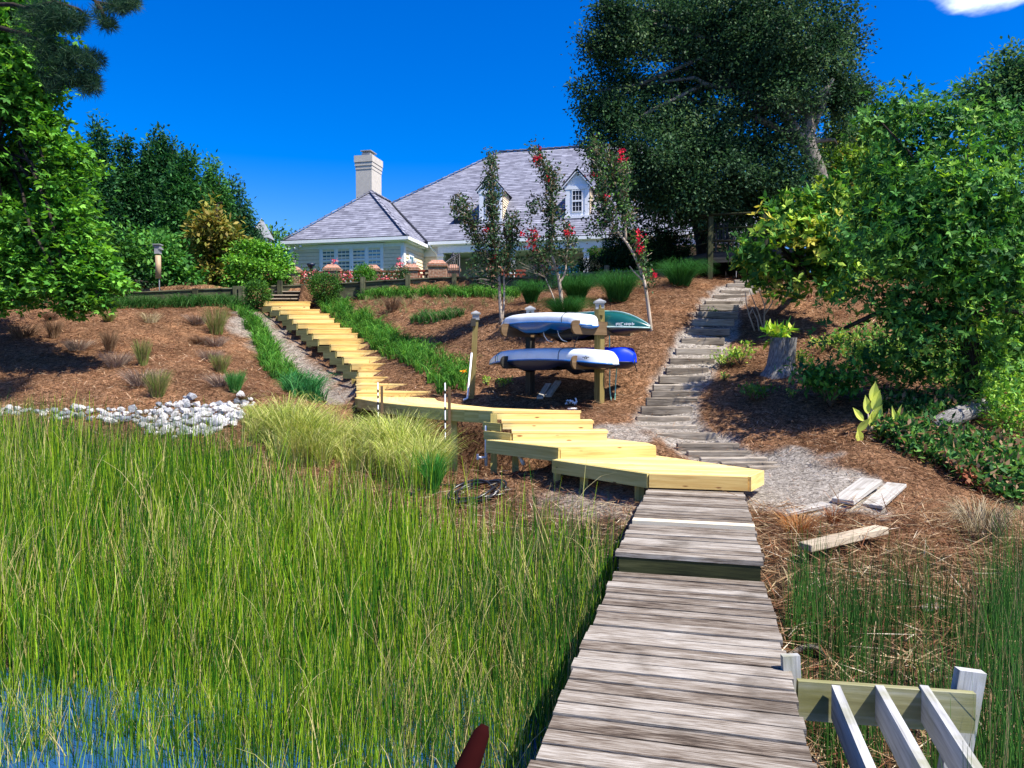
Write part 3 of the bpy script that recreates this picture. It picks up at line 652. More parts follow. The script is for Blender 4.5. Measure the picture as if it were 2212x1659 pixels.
# ---------------------------------------------------------------- timber path steps on the right
ORD = 'zeroth first second third fourth fifth sixth seventh eighth ninth tenth eleventh twelfth thirteenth fourteenth fifteenth sixteenth seventeenth eighteenth nineteenth twentieth'.split()
ORD += ['twenty-' + q for q in ORD[1:10]]
for i, (a, b_) in enumerate(LP):
    mid = (a + b_) / 2; tg = MB(); j = (random.random() - .5) * .05
    th = .14 + random.random() * .02
    tg.beam(a + np.array([-.01, j * .5, .02]), b_ + np.array([.01, -j * .5, .02 + j * .3]), .105, th, top_at=True)
    o = tg.build('timber_step', M['log'], None, bevel=.012)
    lab = ('lowest grey timber of the hillside path, half buried beside the yellow landing' if i == 25 else 'topmost grey timber of the sandy hillside path, below the raised deck' if i == 0 else
           'grey timber step, %s up from the foot of the sandy path' % ORD[26 - i] if i > 12 else 'grey timber step, %s down from the top of the sandy path' % ORD[i + 1])
    tag(o, lab, 'timber', 'timbers stepping up the sandy path')
# ---------------------------------------------------------------- kayak rack, boats and posts
def pyramid_cap(mb, x, y, z, r, h, neck=.8):
    mb.box(x, y, z - .07, r * 2 * neck, r * 2 * neck, .12); mb.box(x, y, z, r * 2.2, r * 2.2, .03)
    q = [(x - r * 1.05, y - r * 1.05, z + .015), (x + r * 1.05, y - r * 1.05, z + .015), (x + r * 1.05, y + r * 1.05, z + .015), (x - r * 1.05, y + r * 1.05, z + .015)]
    for i in range(4): mb.face([q[i], q[(i + 1) % 4], (x, y, z + .015 + h)])
R1 = np.array([1.595, 13.5]); R0 = np.array([.36, 14.7]); rd = (R1 - R0) / np.linalg.norm(R1 - R0); ra = np.array([-rd[1], rd[0]])
if ra[0] < 0: ra = -ra
rack = thing('kayak_rack', 'two post timber kayak rack with rounded plank arms on the pine straw slope', 'kayak rack', (1.0, 14.1, -.8))
for (p, zt, zb) in ((R1, 1.02, -.95), (R0, .98, -.95)):
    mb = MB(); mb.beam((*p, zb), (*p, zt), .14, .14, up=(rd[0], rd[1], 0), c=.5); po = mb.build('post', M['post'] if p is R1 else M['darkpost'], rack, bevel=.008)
    mb = MB(); pyramid_cap(mb, p[0], p[1], zt + .05, .095, .055); mb.build('cap', M['lampcap'], po)
    mb = MB(); mb.box(p[0] + .02, p[1] - .09, zt - .13, .10, .05, .12); mb.build('lamp_housing', M['post'], po)
for (p, nm) in ((R1, 0), (R0, 1)):
    for za in (.565, -.05):
        mb = MB(); s_ = -.5 if nm else .0
        p_ = p - rd * (.09 if nm else -.09) * (1 if nm else 1)
        c0 = p + rd * .095
        n = 12; half = .92; hh = .12; out_ = []
        for k in range(n + 1):
            a_ = math.pi / 2 + math.pi * k / n; out_.append((-half + hh + hh * math.cos(a_) * 1.0, hh * math.sin(a_)))
        for k in range(n + 1):
            a_ = -math.pi / 2 + math.pi * k / n; out_.append((half - hh + hh * math.cos(a_), hh * math.sin(a_)))
        f_ = [(c0[0] + ra[0] * a + rd[0] * .02, c0[1] + ra[1] * a + rd[1] * .02, za + b_ + (abs(a) ** 2) * .04) for a, b_ in out_]
        k_ = [(q[0] - rd[0] * .04, q[1] - rd[1] * .04, q[2]) for q in f_]
        ru = random.random() * 9; uv = [(ru + a, ru + b_) for a, b_ in out_]
        mb.face(f_, uv, .5); mb.face(k_[::-1], uv[::-1], .5)
        for i in range(len(f_)):
            j = (i + 1) % len(f_); mb.face([f_[i], k_[i], k_[j], f_[j]], None, .5)
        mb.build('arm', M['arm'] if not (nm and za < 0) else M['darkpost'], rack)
a0 = R0 - ra * .05; a1 = R1 - ra * .05
mb = MB(); mb.beam((*(a0 + rd * .08), -.76), (*(a1 - rd * .08), -.83), .06, .13); mb.build('base_rail', M['darkpost'], rack)
def boat(name, label, cat, p0, p1, zc, width, height, hullmat, deckmat, top_frac=.5, bow=.35, rocker=.10, square_end=True, rimmat=None, z1=None):
    """upside-down boat between p0 and p1 (plan), keel up; upper shell = hull, lower shell = deck with cockpit hole"""
    p0 = np.array(p0); p1 = np.array(p1); d = p1 - p0; L = np.linalg.norm(d); d /= L; a = np.array([-d[1], d[0]])
    z1 = zc if z1 is None else z1
    t_ = thing(name, label, cat, (*((p0 + p1) / 2), min(zc, z1)))
    n = 34; hull = []; deck_ = []; rim = []
    for i in range(n + 1):
        s_ = i / n; e0 = min(1, s_ / bow) if s_ < bow else 1; e1 = min(1, (1 - s_) / (.12 if square_end else bow))
        wv = width / 2 * max(.02, math.sin(math.pi / 2 * e0) ** .8) * max(.03 if not square_end else .25, math.sin(math.pi / 2 * e1) ** .7)
        hv = height * (.30 + .70 * math.sin(math.pi / 2 * min(1, e0 * 1.6)) ** .8) * ((.55 + .45 * math.sin(math.pi / 2 * min(1, e1 * 1.5))) if square_end else (.12 + .88 * math.sin(math.pi / 2 * min(1, e1 * 1.1)) ** .9))
        c_ = p0 + d * L * s_; zz_ = zc + (z1 - zc) * s_ - rocker * (2 * s_ - 1) ** 2
        ring = []
        for k in range(13):
            th = math.pi * k / 12; cx_ = math.cos(th); sx_ = math.sin(th)
            ring.append((*(c_ + a * wv * np.sign(cx_) * abs(cx_) ** .55), zz_ + hv * sx_ ** .6))
        hull.append(ring)
        dv = (height * .45 + .16 * math.exp(-((s_ - .47) / .17) ** 4)) * min(1, e0 * 1.3) * min(1, .25 + e1)
        deck_.append([(*(c_ + a * wv * 1.01 * math.cos(th) * (1.0)), zz_ - dv * math.sin(th) ** .8) for th in np.linspace(0, math.pi, 13)])
        rim.append([(c_, wv, zz_)])
    mb = MB(); 
    def sheet(rings, flip=False, skip=None):
        b0 = len(mb.v); k_ = len(rings[0])
        for r in rings: mb.v += [tuple(map(float, q)) for q in r]; mb.c += [.5] * k_
        for i in range(len(rings) - 1):
            for j in range(k_ - 1):
                if skip and skip(i, j): continue
                f_ = [b0 + i * k_ + j, b0 + i * k_ + j + 1, b0 + (i + 1) * k_ + j + 1, b0 + (i + 1) * k_ + j]
                mb.f.append(f_[::-1] if flip else f_); mb.uv.append([(0, 0)] * 4); mb.sm.append(True)
        for r, fl in ((rings[0], 0), (rings[-1], 1)):
            mb.face(r[::-1] if fl else r, [(0, 0)] * k_, .5)
    sheet(hull); h = mb.build('hull', hullmat, t_)
    mb = MB(); sheet(deck_, True, skip=lambda i, j: 12 <= i <= 21 and 3 <= j <= 8); dk = mb.build('deck', deckmat, t_)
    # inner lining so the cockpit hole is not see-through
    mb = MB(); 
    for i in range(12, 22):
        c_, wv, zz_ = rim[i][0]; c2, wv2, zz2 = rim[i + 1][0]
        mb.face([(*(c_ - a * wv * .7), zz_ + .03), (*(c_ + a * wv * .7), zz_ + .03), (*(c2 + a * wv2 * .7), zz2 + .03), (*(c2 - a * wv2 * .7), zz2 + .03)])
    mb.build('cockpit_lining', M['black'], dk)
    mb = MB(); tp_ = [(*(rim[i][0][0] + a * sg * (rim[i][0][1] + .006)), rim[i][0][2]) for sg in (1,) for i in range(n + 1)]
    mb.tube(tp_, .014, 6); tp_ = [(*(rim[i][0][0] - a * (rim[i][0][1] + .006)), rim[i][0][2]) for i in range(n + 1)]; mb.tube(tp_, .014, 6); mb.build('gunwale', rimmat or deckmat, t_)
    def strap(frac, mat, nm='strap', sag=.0):
        i = int(frac * n); r = np.array(hull[i]); c_ = np.array([*rim[i][0][0], rim[i][0][2]]); q = c_ + (r - c_) * 1.015 + np.array([0, 0, .004]); mb = MB(); mb.tube(q, .007, 6); mb.build(nm, mat, t_)
    return t_, strap, rim, (d, a, L)
o1 = -ra * .42
k0 = R0 + o1; kk = lambda t_, o: tuple(R0 + o + rd * t_)
t1, stp, _, _ = boat('kayak', 'white kayak with deep blue deck lying upside down on the upper rack arms', 'kayak', kk(-.42, -ra * .40), kk(1.98, -ra * .46), .73, .66, .19, M['whitehull'], M['bluehull'], rocker=.07, z1=.69)
stp(.14, M['bungee']); stp(.80, M['bungee'])
for s0 in (.9, 1.25):
    mb = MB(); q = np.array(kk(s0, -ra * .62)); mb.tube([(q[0], q[1], .55), (q[0] + .02, q[1] - .03, .46), (q[0] + .08, q[1] - .02, .38), (q[0] + .17, q[1], .35)], .008, 6); mb.build('carry_cord', M['whitehull'], t1)
t2, stp, rim2, (bd, ba, bl) = boat('kayak', 'long white kayak with thin blue edge upside down on the lower rack arms', 'kayak', kk(-.72, -ra * .42), kk(2.42, -ra * .45), .02, .68, .22, M['whitehull'], M['bluedark'], rocker=.085, z1=.03, rimmat=M['bluehull'])
stp(.13, M['bungee']); stp(.15, M['rope']); stp(.68, M['bungee'])
# small winged mark near the stern, faint shark-like emblem of dark strokes
mk = MB(); i = 32; c_ = np.array([*rim2[31][0][0], rim2[31][0][2]]); sgn = -1 if (rim2[31][0][0] + ba * .3)[1] > (rim2[31][0][0] - ba * .3)[1] else 1
for (dx, dz, w2, h2) in ((-.05, .045, .05, .012), (.05, .045, .05, .012), (-.018, .03, .02, .03), (.018, .03, .02, .03), (0, .06, .03, .012)):
    q = c_[:2] + bd * (dx - .10) + ba * sgn * (rim2[30][0][1] * 1.0 + .012); mk.beam((*(q - bd * w2 / 2), c_[2] + .05 + dz), (*(q + bd * w2 / 2), c_[2] + .05 + dz), .004, h2)
mk.build('emblem', M['bungee'], t2)
for s0 in (.62, 1.0, 1.7):
    mb = MB(); q = np.array(kk(s0, -ra * .62)); mb.tube([(q[0], q[1], -.07), (q[0] + .05, q[1] - .03, -.14), (q[0] + .14, q[1] - .02, -.17)], .008, 6); mb.build('carry_cord', M['bungee'], t2)
t3, stp, rim3, (gd, ga, gl) = boat('canoe', 'dark green boat with pale rim upside down at the back of the upper arms', 'canoe', kk(-.55, ra * .38), tuple(R1 + ra * .47 + rd * .78), .62, .78, .30, M['greenhull'], M['black'], bow=.3, rocker=.05, square_end=False, rimmat=M['rim'], z1=.645)
stp(.72, M['rope'])
# keel line in pale trim
mb = MB(); 
q = []
for i in range(12, 35):
    c_, wv, zz_ = rim3[i][0]; s_ = i / 34; e1 = min(1, (1 - s_) / .3); hv = .30 * (.12 + .88 * math.sin(math.pi / 2 * min(1, e1 * 1.1)) ** .9); q.append((c_[0], c_[1], zz_ + hv + .004))
mb.tube(q, .010, 6); mb.build('keel_trim', M['rim'], t3)
# white lettering: three blocks of small strokes on the bow side facing the water
mk = MB(); sg = 1 if (ga[1] < 0) else -1; 
for k, (s0, wd_, hh, dz) in enumerate([(-.505, .016, .05, 0), (-.48, .02, .034, .01), (-.455, .012, .05, 0), (-.425, .014, .072, -.008), (-.40, .034, .012, .026), (-.40, .034, .012, -.03), (-.36, .016, .038, 0), (-.335, .018, .044, 0), (-.31, .012, .034, .003), (-.29, .016, .048, -.004), (-.265, .018, .036, 0), (-.24, .012, .052, .004), (-.22, .02, .03, 0)]):
    s_ = 1 + s0 / gl; i = min(33, int(s_ * 34)); fr = s_ * 34 - i; wv = rim3[i][0][1] * (1 - fr) + rim3[i + 1][0][1] * fr; c_ = rim3[i][0][0] * (1 - fr) + rim3[i + 1][0][0] * fr
    q = c_ + ga * sg * (wv + .012); mk.beam((*(q - gd * wd_ / 2), .665 + dz), (*(q + gd * wd_ / 2), .665 + dz), .006, hh)
mk.build('lettering', M['white'], t3)
t4, stp, _, _ = boat('kayak', 'royal blue kayak end poking out behind the lower white kayak', 'kayak', kk(.2, ra * .30), tuple(R1 + ra * .36 + rd * .52), -.02, .56, .27, M['bluepad'], M['bluedark'], rocker=.02, square_end=True, z1=.0)
mb = MB(); q = R1 + ra * .30 + rd * .56; mb.tube([(*q, .05), (q[0], q[1] - .02, -.05), (q[0] + .03, q[1] - .03, -.14), (q[0] + .05, q[1], -.2)], .01, 6); mb.build('end_cord', M['black'], t4)
def rope(name, label, pts_, r, mat, cat='rope'):
    p = np.array(pts_, float); c_ = p.mean(0); mb = MB(); t_ = np.linspace(0, len(p) - 1, len(p) * 7)
    q = np.stack([np.interp(t_, np.arange(len(p)), p[:, k]) for k in range(3)], 1)
    for _ in range(8): q[1:-1] = (q[:-2] + 2 * q[1:-1] + q[2:]) / 4
    mb.tube(q, r, 6); o = mb.build(name, mat); return tag(o, label, cat)
rp = [(1.80, 13.62, .60), (1.79, 13.6, .4), (1.80, 13.58, 0), (1.79, 13.58, -.5), (1.84, 13.55, -.85), (1.88, 13.56, -.86), (1.90, 13.58, -.5), (1.93, 13.6, 0), (1.98, 13.6, .2)]
rope('rope', 'mint green rope hanging in a long loop right of the front rack post', rp, .011, M['rope'])
rope('strap', 'forked black strap dangling between the two rows of kayaks', [(1.05, 13.3, .50), (1.10, 13.3, .36), (1.14, 13.3, .33), (1.18, 13.3, .42), (1.2, 13.3, .5), (1.18, 13.3, .42), (1.13, 13.3, .33), (1.12, 13.3, .2)], .009, M['black'], 'strap')
# lone lamp post left of the rack, with a white conduit
lp = P(1018, 864, 15.1); lt = P(1028, 684, 15.1)
t_ = thing('lamp_post', 'lone weathered garden post with small lamp cap and white pipe up its side', 'lamp post', tuple(lp))
mb = MB(); mb.beam((lp[0], lp[1], lp[2] - .2), tuple(lt), .105, .105, up=(0, 1, 0)); mb.build('post', M['post'], t_)
mb = MB(); pyramid_cap(mb, lt[0], lt[1], lt[2] + .06, .085, .05); mb.build('lamp_cap', M['lampcap'], t_)
mb = MB(); mb.box(lt[0] - .05, lt[1] - .03, lt[2] - .12, .10, .12, .16); mb.build('lamp_housing', M['darkpost'], t_)
mb = MB(); a_ = P(1019, 762, 15.0); b2 = P(1010, 858, 15.0); mb.tube([tuple(a_), tuple(b2), tuple(P(1008, 861, 14.95)), tuple(P(1001, 864, 14.9))], .02, 8); mb.build('conduit', M['pvc'], t_)
# white pipe standing under the platform end
a_ = P(1051, 919, 11.4); b2 = P(1050, 992, 11.4)
t_ = thing('standpipe', 'white pipe with tap standing under the corner of the curved platform', 'pipe', tuple(b2))
mb = MB(); mb.tube([tuple(b2 - np.array([0, 0, .1])), tuple(a_)], .026, 8); mb.build('pipe', M['pvc'], t_)
mb = MB(); mb.tube([tuple(b2 + np.array([-.12, -.02, .03])), tuple(b2 + np.array([0, -.03, .03]))], .02, 8); mb.box(b2[0] - .13, b2[1] - .02, b2[2] + .04, .03, .05, .08); mb.build('tap', M['pvc'], t_)
def pipe_piece(u0, v0, u1, v1, lab, r=.018, lift=.02):
    a = G(u0, v0); b = G(u1, v1); a[2] += lift; b[2] += lift; mb = MB(); mb.tube([a, b], r, 8); tag(mb.build('pipe_offcut', M['pvc']), lab, 'pipe', 'white pipe offcuts on the ground')
a_ = P(1120, 983, 10.9); b2 = P(1131, 1002, 10.75); mb = MB(); mb.tube([a_, b2], .028, 8); tag(mb.build('pipe_offcut', M['pvc']), 'short white pipe leaning on the ground under the second yellow landing', 'pipe', 'white pipe offcuts on the ground')
def piece(u, v, du, Y, lab):
    a = P(u, v, Y); b = P(u + du, v + 1.5, Y); g0 = ground(a[0], a[1])[0] + .02; a[2] = g0; b[2] = float(ground(b[0], b[1])[0]) + .02; mb = MB(); mb.tube([a, b], .018, 8); tag(mb.build('pipe_offcut', M['pvc']), lab, 'pipe', 'white pipe offcuts on the ground')
piece(1063, 876, 25, 13.9, 'longest white pipe scrap behind the platform, leftmost of the three')
piece(1110, 877, 18, 13.5, 'white pipe scrap behind the platform, below the dark rack post')
piece(1226, 885, 20, 12.9, 'white pipe scrap nearest the top yellow step edge')
# white plastic scraps tangled under the rack
c = G(1293, 872); c = np.array([1.07, 13.35, float(ground(1.07, 13.35)[0])]); t_ = MB()
for k in range(9):
    a_ = random.random() * 6.28; p = c + np.array([math.cos(a_) * .14 * random.random(), math.sin(a_) * .1, .03 + .06 * random.random()]); q = p + np.array([(random.random() - .5) * .16, (random.random() - .5) * .1, (random.random() - .3) * .1]); t_.tube([p, (p + q) / 2 + np.array([0, 0, .02]), q], .016, 6)
tag(t_.build('fittings', M['pvc']), 'small heap of white plastic pipe fittings below the rack', 'pipe fittings')
# two boards and a dark mound behind the rack's base rail
for k, (u0, v0, u1, v1, lab) in enumerate([(1166, 850, 1185, 838, 'short green-grey board under the rack, farther left'), (1184, 852, 1206, 836, 'green-grey board under the rack, pointing up the slope')]):
    a = P(u0, v0, 14.2); b = P(u1, v1, 14.8); a[2] = float(ground(a[0], a[1])[0]) + .05; b[2] = float(ground(b[0], b[1])[0]) + .06
    mb = MB(); mb.beam(a, b, .12, .045); tag(mb.build('board', M['wallwood' if k == 5 else 'greywood']), lab, 'board', 'boards lying under the rack')
# loose silver boards on the ground right of the boardwalk
def board(us, Yd, wd_, th, lab, mat='greywood', lift=.03, grp='old boards lying on the ground', tilt=0):
    (u0, v0), (u1, v1) = us; a = G(u0, v0); b = G(u1, v1); a[2] += lift; b[2] += lift + tilt
    mb = MB(); mb.beam(a, b, wd_, th, c=.5); return tag(mb.build('board', M[mat], bevel=.006), lab, 'board', grp)
board(((1820, 1100), (1883, 1054)), 0, .25, .055, 'thick silver board lying on pine straw, left of the pair', lift=.07)
board(((1884, 1106), (1937, 1056)), 0, .22, .04, 'splintered silver board lying on pine straw, right of the pair', lift=.05)
board(((1685, 1121), (1785, 1100)), 0, .14, .04, 'half buried pale board between the sand patch and the silver pair', lift=.05)
board(((1738, 1222), (1905, 1183)), 0, .15, .07, 'single tan beam with split end lying in the dead reeds', 'oldtread', lift=.17)
board(((1985, 1330), (2035, 1322)), 0, .12, .02, 'small pale scrap of wood in the reeds nearest the joists', 'greywood', lift=.05)
# driftwood branch
a = G(1700, 1428); b = G(1795, 1448); mid = (a + b) / 2
rope('driftwood', 'curved bare branch lying in the dead reeds beside the boardwalk', [a + [0, 0, .03], mid + [0, .08, .10], mid + [.1, .05, .1], b + [0, 0, .03]], .022, M['bark'], 'branch')
# joist frame beside the boardwalk
fr = thing('joist_frame', 'unfinished grey joist frame hung off a mossy beam at the lower right', 'dock frame', (1.9, 3.7, -2.4))
bA = P(1729, 1481, 3.93); bB = P(2121, 1511, 3.80); bA[2] = bB[2] = -1.715 
bA = np.array([1.535, 3.93, -1.715]); bB = np.array([2.42, 3.82, -1.735])
mb = MB(); mb.beam(bA + [0, 0, -.105], bB + [0, 0, -.105], .04, .21, c=.5); mb.build('beam', M['beam'], fr)
for u0, u1 in ((1812, 1886), (1907, 2004), (2004, 2116)):
    a = np.array([(u0 - CU) / F * 3.88, 3.885 - .02, -1.716]); ye = 3.14; b = np.array([(u1 - CU) / F * ye, ye, -1.716]); b = a + (b - a) * 2.6
    mb = MB(); mb.beam(a + [0, 0, -.09], b + [0, 0, -.09], .042, .18, c=.5); mb.build('joist', M['joist'], fr)
mb = MB(); mb.beam((1.60, 4.02, -2.9), (1.535, 4.03, -1.62), .095, .04, up=(0, 1, 0)); mb.build('post', M['joist'], fr)
mb = MB(); mb.beam((2.28, 3.93, -2.9), (2.45, 3.90, -1.65), .145, .05, up=(0, 1, 0)); mb.build('post', M['joist'], fr)
# unidentified dark maroon thing, built as a tapered pole, at the bottom edge
p = P(1048, 1566, 2.6); q = P(985, 1720, 2.5)
mb = MB(); mb.tube([p, p + (q - p) * .12, p + (q - p) * .5, q, q + (q - p) * 2.2], [.014, .030, .040, .048, .055], 10); tag(mb.build('pole_like_thing', M['maroon']), 'dark maroon tapered pole tip leaning in the reeds at the bottom edge', 'pole')
# black landscape edging left of the pampas grass
pp = [G(u, v) for u, v in [(385, 1014), (430, 1008), (480, 996), (545, 982)]]
mb = MB()
for a, b in zip(pp[:-1], pp[1:]): mb.beam(a + [0, 0, .06], b + [0, 0, .06], .03, .16, c=.5)
tag(mb.build('edging_strip', M['black']), 'black plastic edging strip half buried below the white rocks', 'edging')
# coiled hose
hc = G(1036, 1075); pts_ = []
for k in range(150):
    a_ = k / 150 * 2 * math.pi * 5.3; rr = .30 + .06 * math.sin(k * .21) + .03 * math.sin(k * .53); 
    x_, y_ = hc[0] + math.cos(a_) * rr * 1.15 + .06 * math.sin(k * .04), hc[1] + math.sin(a_) * rr * .95; pts_.append((x_, y_, float(ground(x_, y_)[0]) + .03 + .07 * (k / 150) + .03 * math.sin(a_ * 1.7)))
e_ = pts_[-1]
for u, v in [(1000, 1056), (960, 1054), (915, 1062), (885, 1075)]:
    g_ = G(u, v); pts_.append((g_[0], g_[1], g_[2] + .04))
mb = MB(); mb.tube(pts_, .017, 7); ho = mb.build('garden_hose', M['hose']); tag(ho, 'black garden hose lying in a loose coil on the straw', 'hose')
# tree stump
sb = G(1685, 808); t_ = thing('tree_stump', 'cut tree stump with furrowed grey bark and leafy tuft behind', 'stump', tuple(sb))
rings = []; hgt = .66; nn = 28
for k, (f_, rr) in enumerate([(-.15, .36), (0, .335), (.1, .285), (.25, .25), (.5, .235), (.8, .232), (1.0, .235)]):
    lean = f_ * .06
    rings.append([(sb[0] + lean + math.cos(t) * rr * (1 + .09 * math.sin(3 * t + 1) * (1.3 - f_)), sb[1] + math.sin(t) * rr * (1 + .05 * math.sin(2 * t)), sb[2] + f_ * hgt) for t in np.linspace(0, 2 * math.pi, nn, endpoint=False)])
mb = MB(); mb.loft(rings, cap=False)
for i in range(len(mb.uv)):
    r_, j = divmod(i, nn); zr = [-.15, 0, .1, .25, .5, .8, 1.0]; mb.uv[i] = [(zr[r_] * .66, j * .055), (zr[r_] * .66, (j + 1) * .055), (zr[r_ + 1] * .66, (j + 1) * .055), (zr[r_ + 1] * .66, j * .055)]
mb.build('bark', M['barkstump'], t_)
mb = MB(); mb.face([(x_, y_, z_ - .01) for x_, y_, z_ in rings[-1]]); mb.build('cut_face', M['cutwood'], t_)
# fallen log under the big shrub
a = G(2010, 945); b = G(2120, 900); mb = MB(); mb.tube([a + [0, 0, .12], (a + b) / 2 + [0, 0, .16], b + [0, 0, .15]], [.12, .14, .13], 12); tag(mb.build('fallen_log', M['barkstump']), 'dark furrowed log lying at the foot of the big green shrub tree', 'log')

# ---------------------------------------------------------------- white rip-rap rocks, every stone its own object
import bmesh
protos = []
for k in range(9):
    bm = bmesh.new(); bmesh.ops.create_icosphere(bm, subdivisions=1, radius=.5)
    rr = random.Random(k)
    for v_ in bm.verts: v_.co = Vector((v_.co.x * (1 + rr.uniform(-.28, .28)), v_.co.y * (.8 + rr.uniform(-.25, .25)), v_.co.z * (.62 + rr.uniform(-.22, .22))))
    for _ in range(3):
        nrm_ = Vector((rr.uniform(-1, 1), rr.uniform(-1, 1), rr.uniform(.0, 1))).normalized(); co = nrm_ * rr.uniform(.22, .34)
        r_ = bmesh.ops.bisect_plane(bm, geom=bm.verts[:] + bm.edges[:] + bm.faces[:], plane_co=co, plane_no=nrm_, clear_outer=True)
        ed = [e for e in r_['geom_cut'] if isinstance(e, bmesh.types.BMEdge)]
        if len(ed) > 2: bmesh.ops.contextual_create(bm, geom=ed)
    me = bpy.data.meshes.new('rock'); bm.to_mesh(me); bm.free(); me.materials.append(M['rock']); protos.append(me)
cnt = 0; placed = []
rockzone = [(np.array([u, v]), ru, rv, n, s) for (u, v), ru, rv, n, s in [((395, 922), 90, 27, 92, .22), ((475, 900), 55, 22, 66, .22), ((385, 893), 55, 22, 40, .18), ((290, 905), 75, 15, 34, .2), ((170, 896), 90, 15, 30, .19), ((40, 893), 60, 10, 14, .19), ((520, 875), 28, 14, 18, .2), ((410, 872), 15, 9, 4, .22)]]
for (c, ru, rv, n, s) in rockzone:
    for _ in range(n):
        for tr_ in range(8):
            a_ = random.random() * 6.283; r_ = math.sqrt(random.random()); u, v = c[0] + ru * r_ * math.cos(a_), c[1] + rv * r_ * math.sin(a_)
            g_ = G(u, v); sz = s * random.uniform(.45, 1.2)
            if all((g_[0] - q[0]) ** 2 + (g_[1] - q[1]) ** 2 > (sz * .33 + q[2] * .33) ** 2 for q in placed): break
        placed.append((g_[0], g_[1], sz)); o = bpy.data.objects.new('rock', random.choice(protos)); COL.objects.link(o); o.scale = (sz, sz, sz * 1.1)
        o.location = (g_[0], g_[1], g_[2] + sz * random.uniform(.1, .38)); o.rotation_euler = (random.uniform(-.4, .4), random.uniform(-.4, .4), random.random() * 6.28)
        tag(o, 'rough white and grey stone in the drift of rocks below the slope', 'rock', 'white stones in a drift at the foot of the left slope'); cnt += 1
print('rocks', cnt)

# ---------------------------------------------------------------- retaining walls and rails on the slope's crest
def retwall(name, label, pts_, z_top, h, post_at, mat='wallwood', cat='retaining wall', posts_h=.12, courses=2):
    """timber wall: pts_ plan points, z_top at each point"""
    t_ = thing(name, label, cat, (pts_[0][0], pts_[0][1], z_top[0] - h))
    for c in range(courses):
        mb = MB(); hh = h / courses
        for (a, za), (b, zb) in zip(zip(pts_[:-1], z_top[:-1]), zip(pts_[1:], z_top[1:])):
            mb.beam((*a, za - hh * (c + .5)), (*b, zb - hh * (c + .5)), .07 + .012 * (c % 2), hh - .012, c=.4 + .3 * (c % 2))
        mb.build('course', M[mat], t_)
    mb = MB()
    for (a, za), (b, zb) in zip(zip(pts_[:-1], z_top[:-1]), zip(pts_[1:], z_top[1:])): mb.beam((*a, za + .015), (*b, zb + .015), .16, .035, c=.7)
    mb.build('cap_board', M['wallwood'], t_)
    for (x_, y_, zt) in post_at:
        mb = MB(); mb.beam((x_, y_ - .12, zt - h - .3), (x_, y_ - .12, zt + posts_h), .15, .13, up=(0, 1, 0)); mb.build('post', M['post'] if random.random() < 0 else M['wallwood'], t_)
    return t_
def wp(u, v, Y): p = P(u, v, Y); return (p[0], p[1]), p[2]
seg = [wp(u, v, Y) for u, v, Y in [(728, 614, 24.9), (850, 606, 24.7), (985, 600, 24.3), (1080, 601, 23.7), (1160, 602, 23.0)]]
posts = [(*P(u, v, Y)[:2], P(u, v, Y)[2]) for u, v, Y in [(785, 607, 24.8), (882, 603, 24.6), (982, 600, 24.3), (1078, 600, 23.7)]]
retwall('retaining_wall', 'long mossy timber retaining wall running right from the round bush', [s_[0] for s_ in seg], [s_[1] for s_ in seg], .75, posts, courses=3)
seg = [wp(u, v, Y) for u, v, Y in [(1165, 592, 23.2), (1315, 582, 22.2)]]
rl = thing('post_rail_fence', 'low grey plank fence on the crest behind the grass clumps', 'fence', (.8, 23, 2.2))
for k in range(4):
    mb = MB(); (a, za), (b, zb) = seg; mb.beam((*a, za - .10 - k * .17), (*b, zb - .10 - k * .17), .04, .11); mb.build('rail', M['wallwood'], rl)
for u, v, Y in [(1172, 590, 23.1), (1310, 578, 22.2)]:
    p = P(u, v, Y); mb = MB(); mb.beam((p[0], p[1] - .08, 1.7), (p[0], p[1] - .08, p[2] + .05), .14, .12, up=(0, 1, 0)); mb.build('post', M['wallwood'], rl)
seg = [wp(u, v, Y) for u, v, Y in [(1320, 590, 22.2), (1425, 584, 21.9), (1500, 588, 21.8)]]
retwall('retaining_wall', 'short timber retaining wall below the dark clipped hedge', [s_[0] for s_ in seg], [s_[1] for s_ in seg], .45, [])
seg = [wp(u, v, Y) for u, v, Y in [(215, 635, 24.3), (330, 631, 24.5), (440, 626, 24.8), (535, 623, 25.1)]]
posts = [(*P(u, v, Y)[:2], P(u, v, Y)[2]) for u, v, Y in [(268, 633, 24.4), (425, 627, 24.75), (512, 622, 25.05), (524, 622, 25.0)]]
retwall('retaining_wall', 'low mossy rail topped wall along the left crest above the strappy grass', [s_[0] for s_ in seg], [s_[1] for s_ in seg], .5, posts, posts_h=.05)
seg = [wp(u, v, Y) for u, v, Y in [(586, 619, 26.6), (668, 616, 26.9)]]
retwall('retaining_wall', 'short dark timber wall closing the head of the old garden steps', [s_[0] for s_ in seg], [s_[1] for s_ in seg], .35, [(*P(607, 614, 26.6)[:2], P(607, 614, 26.6)[2])])
mb = MB(); p = P(612, 640, 25.9); 
p = P(727, 640, 25.0)
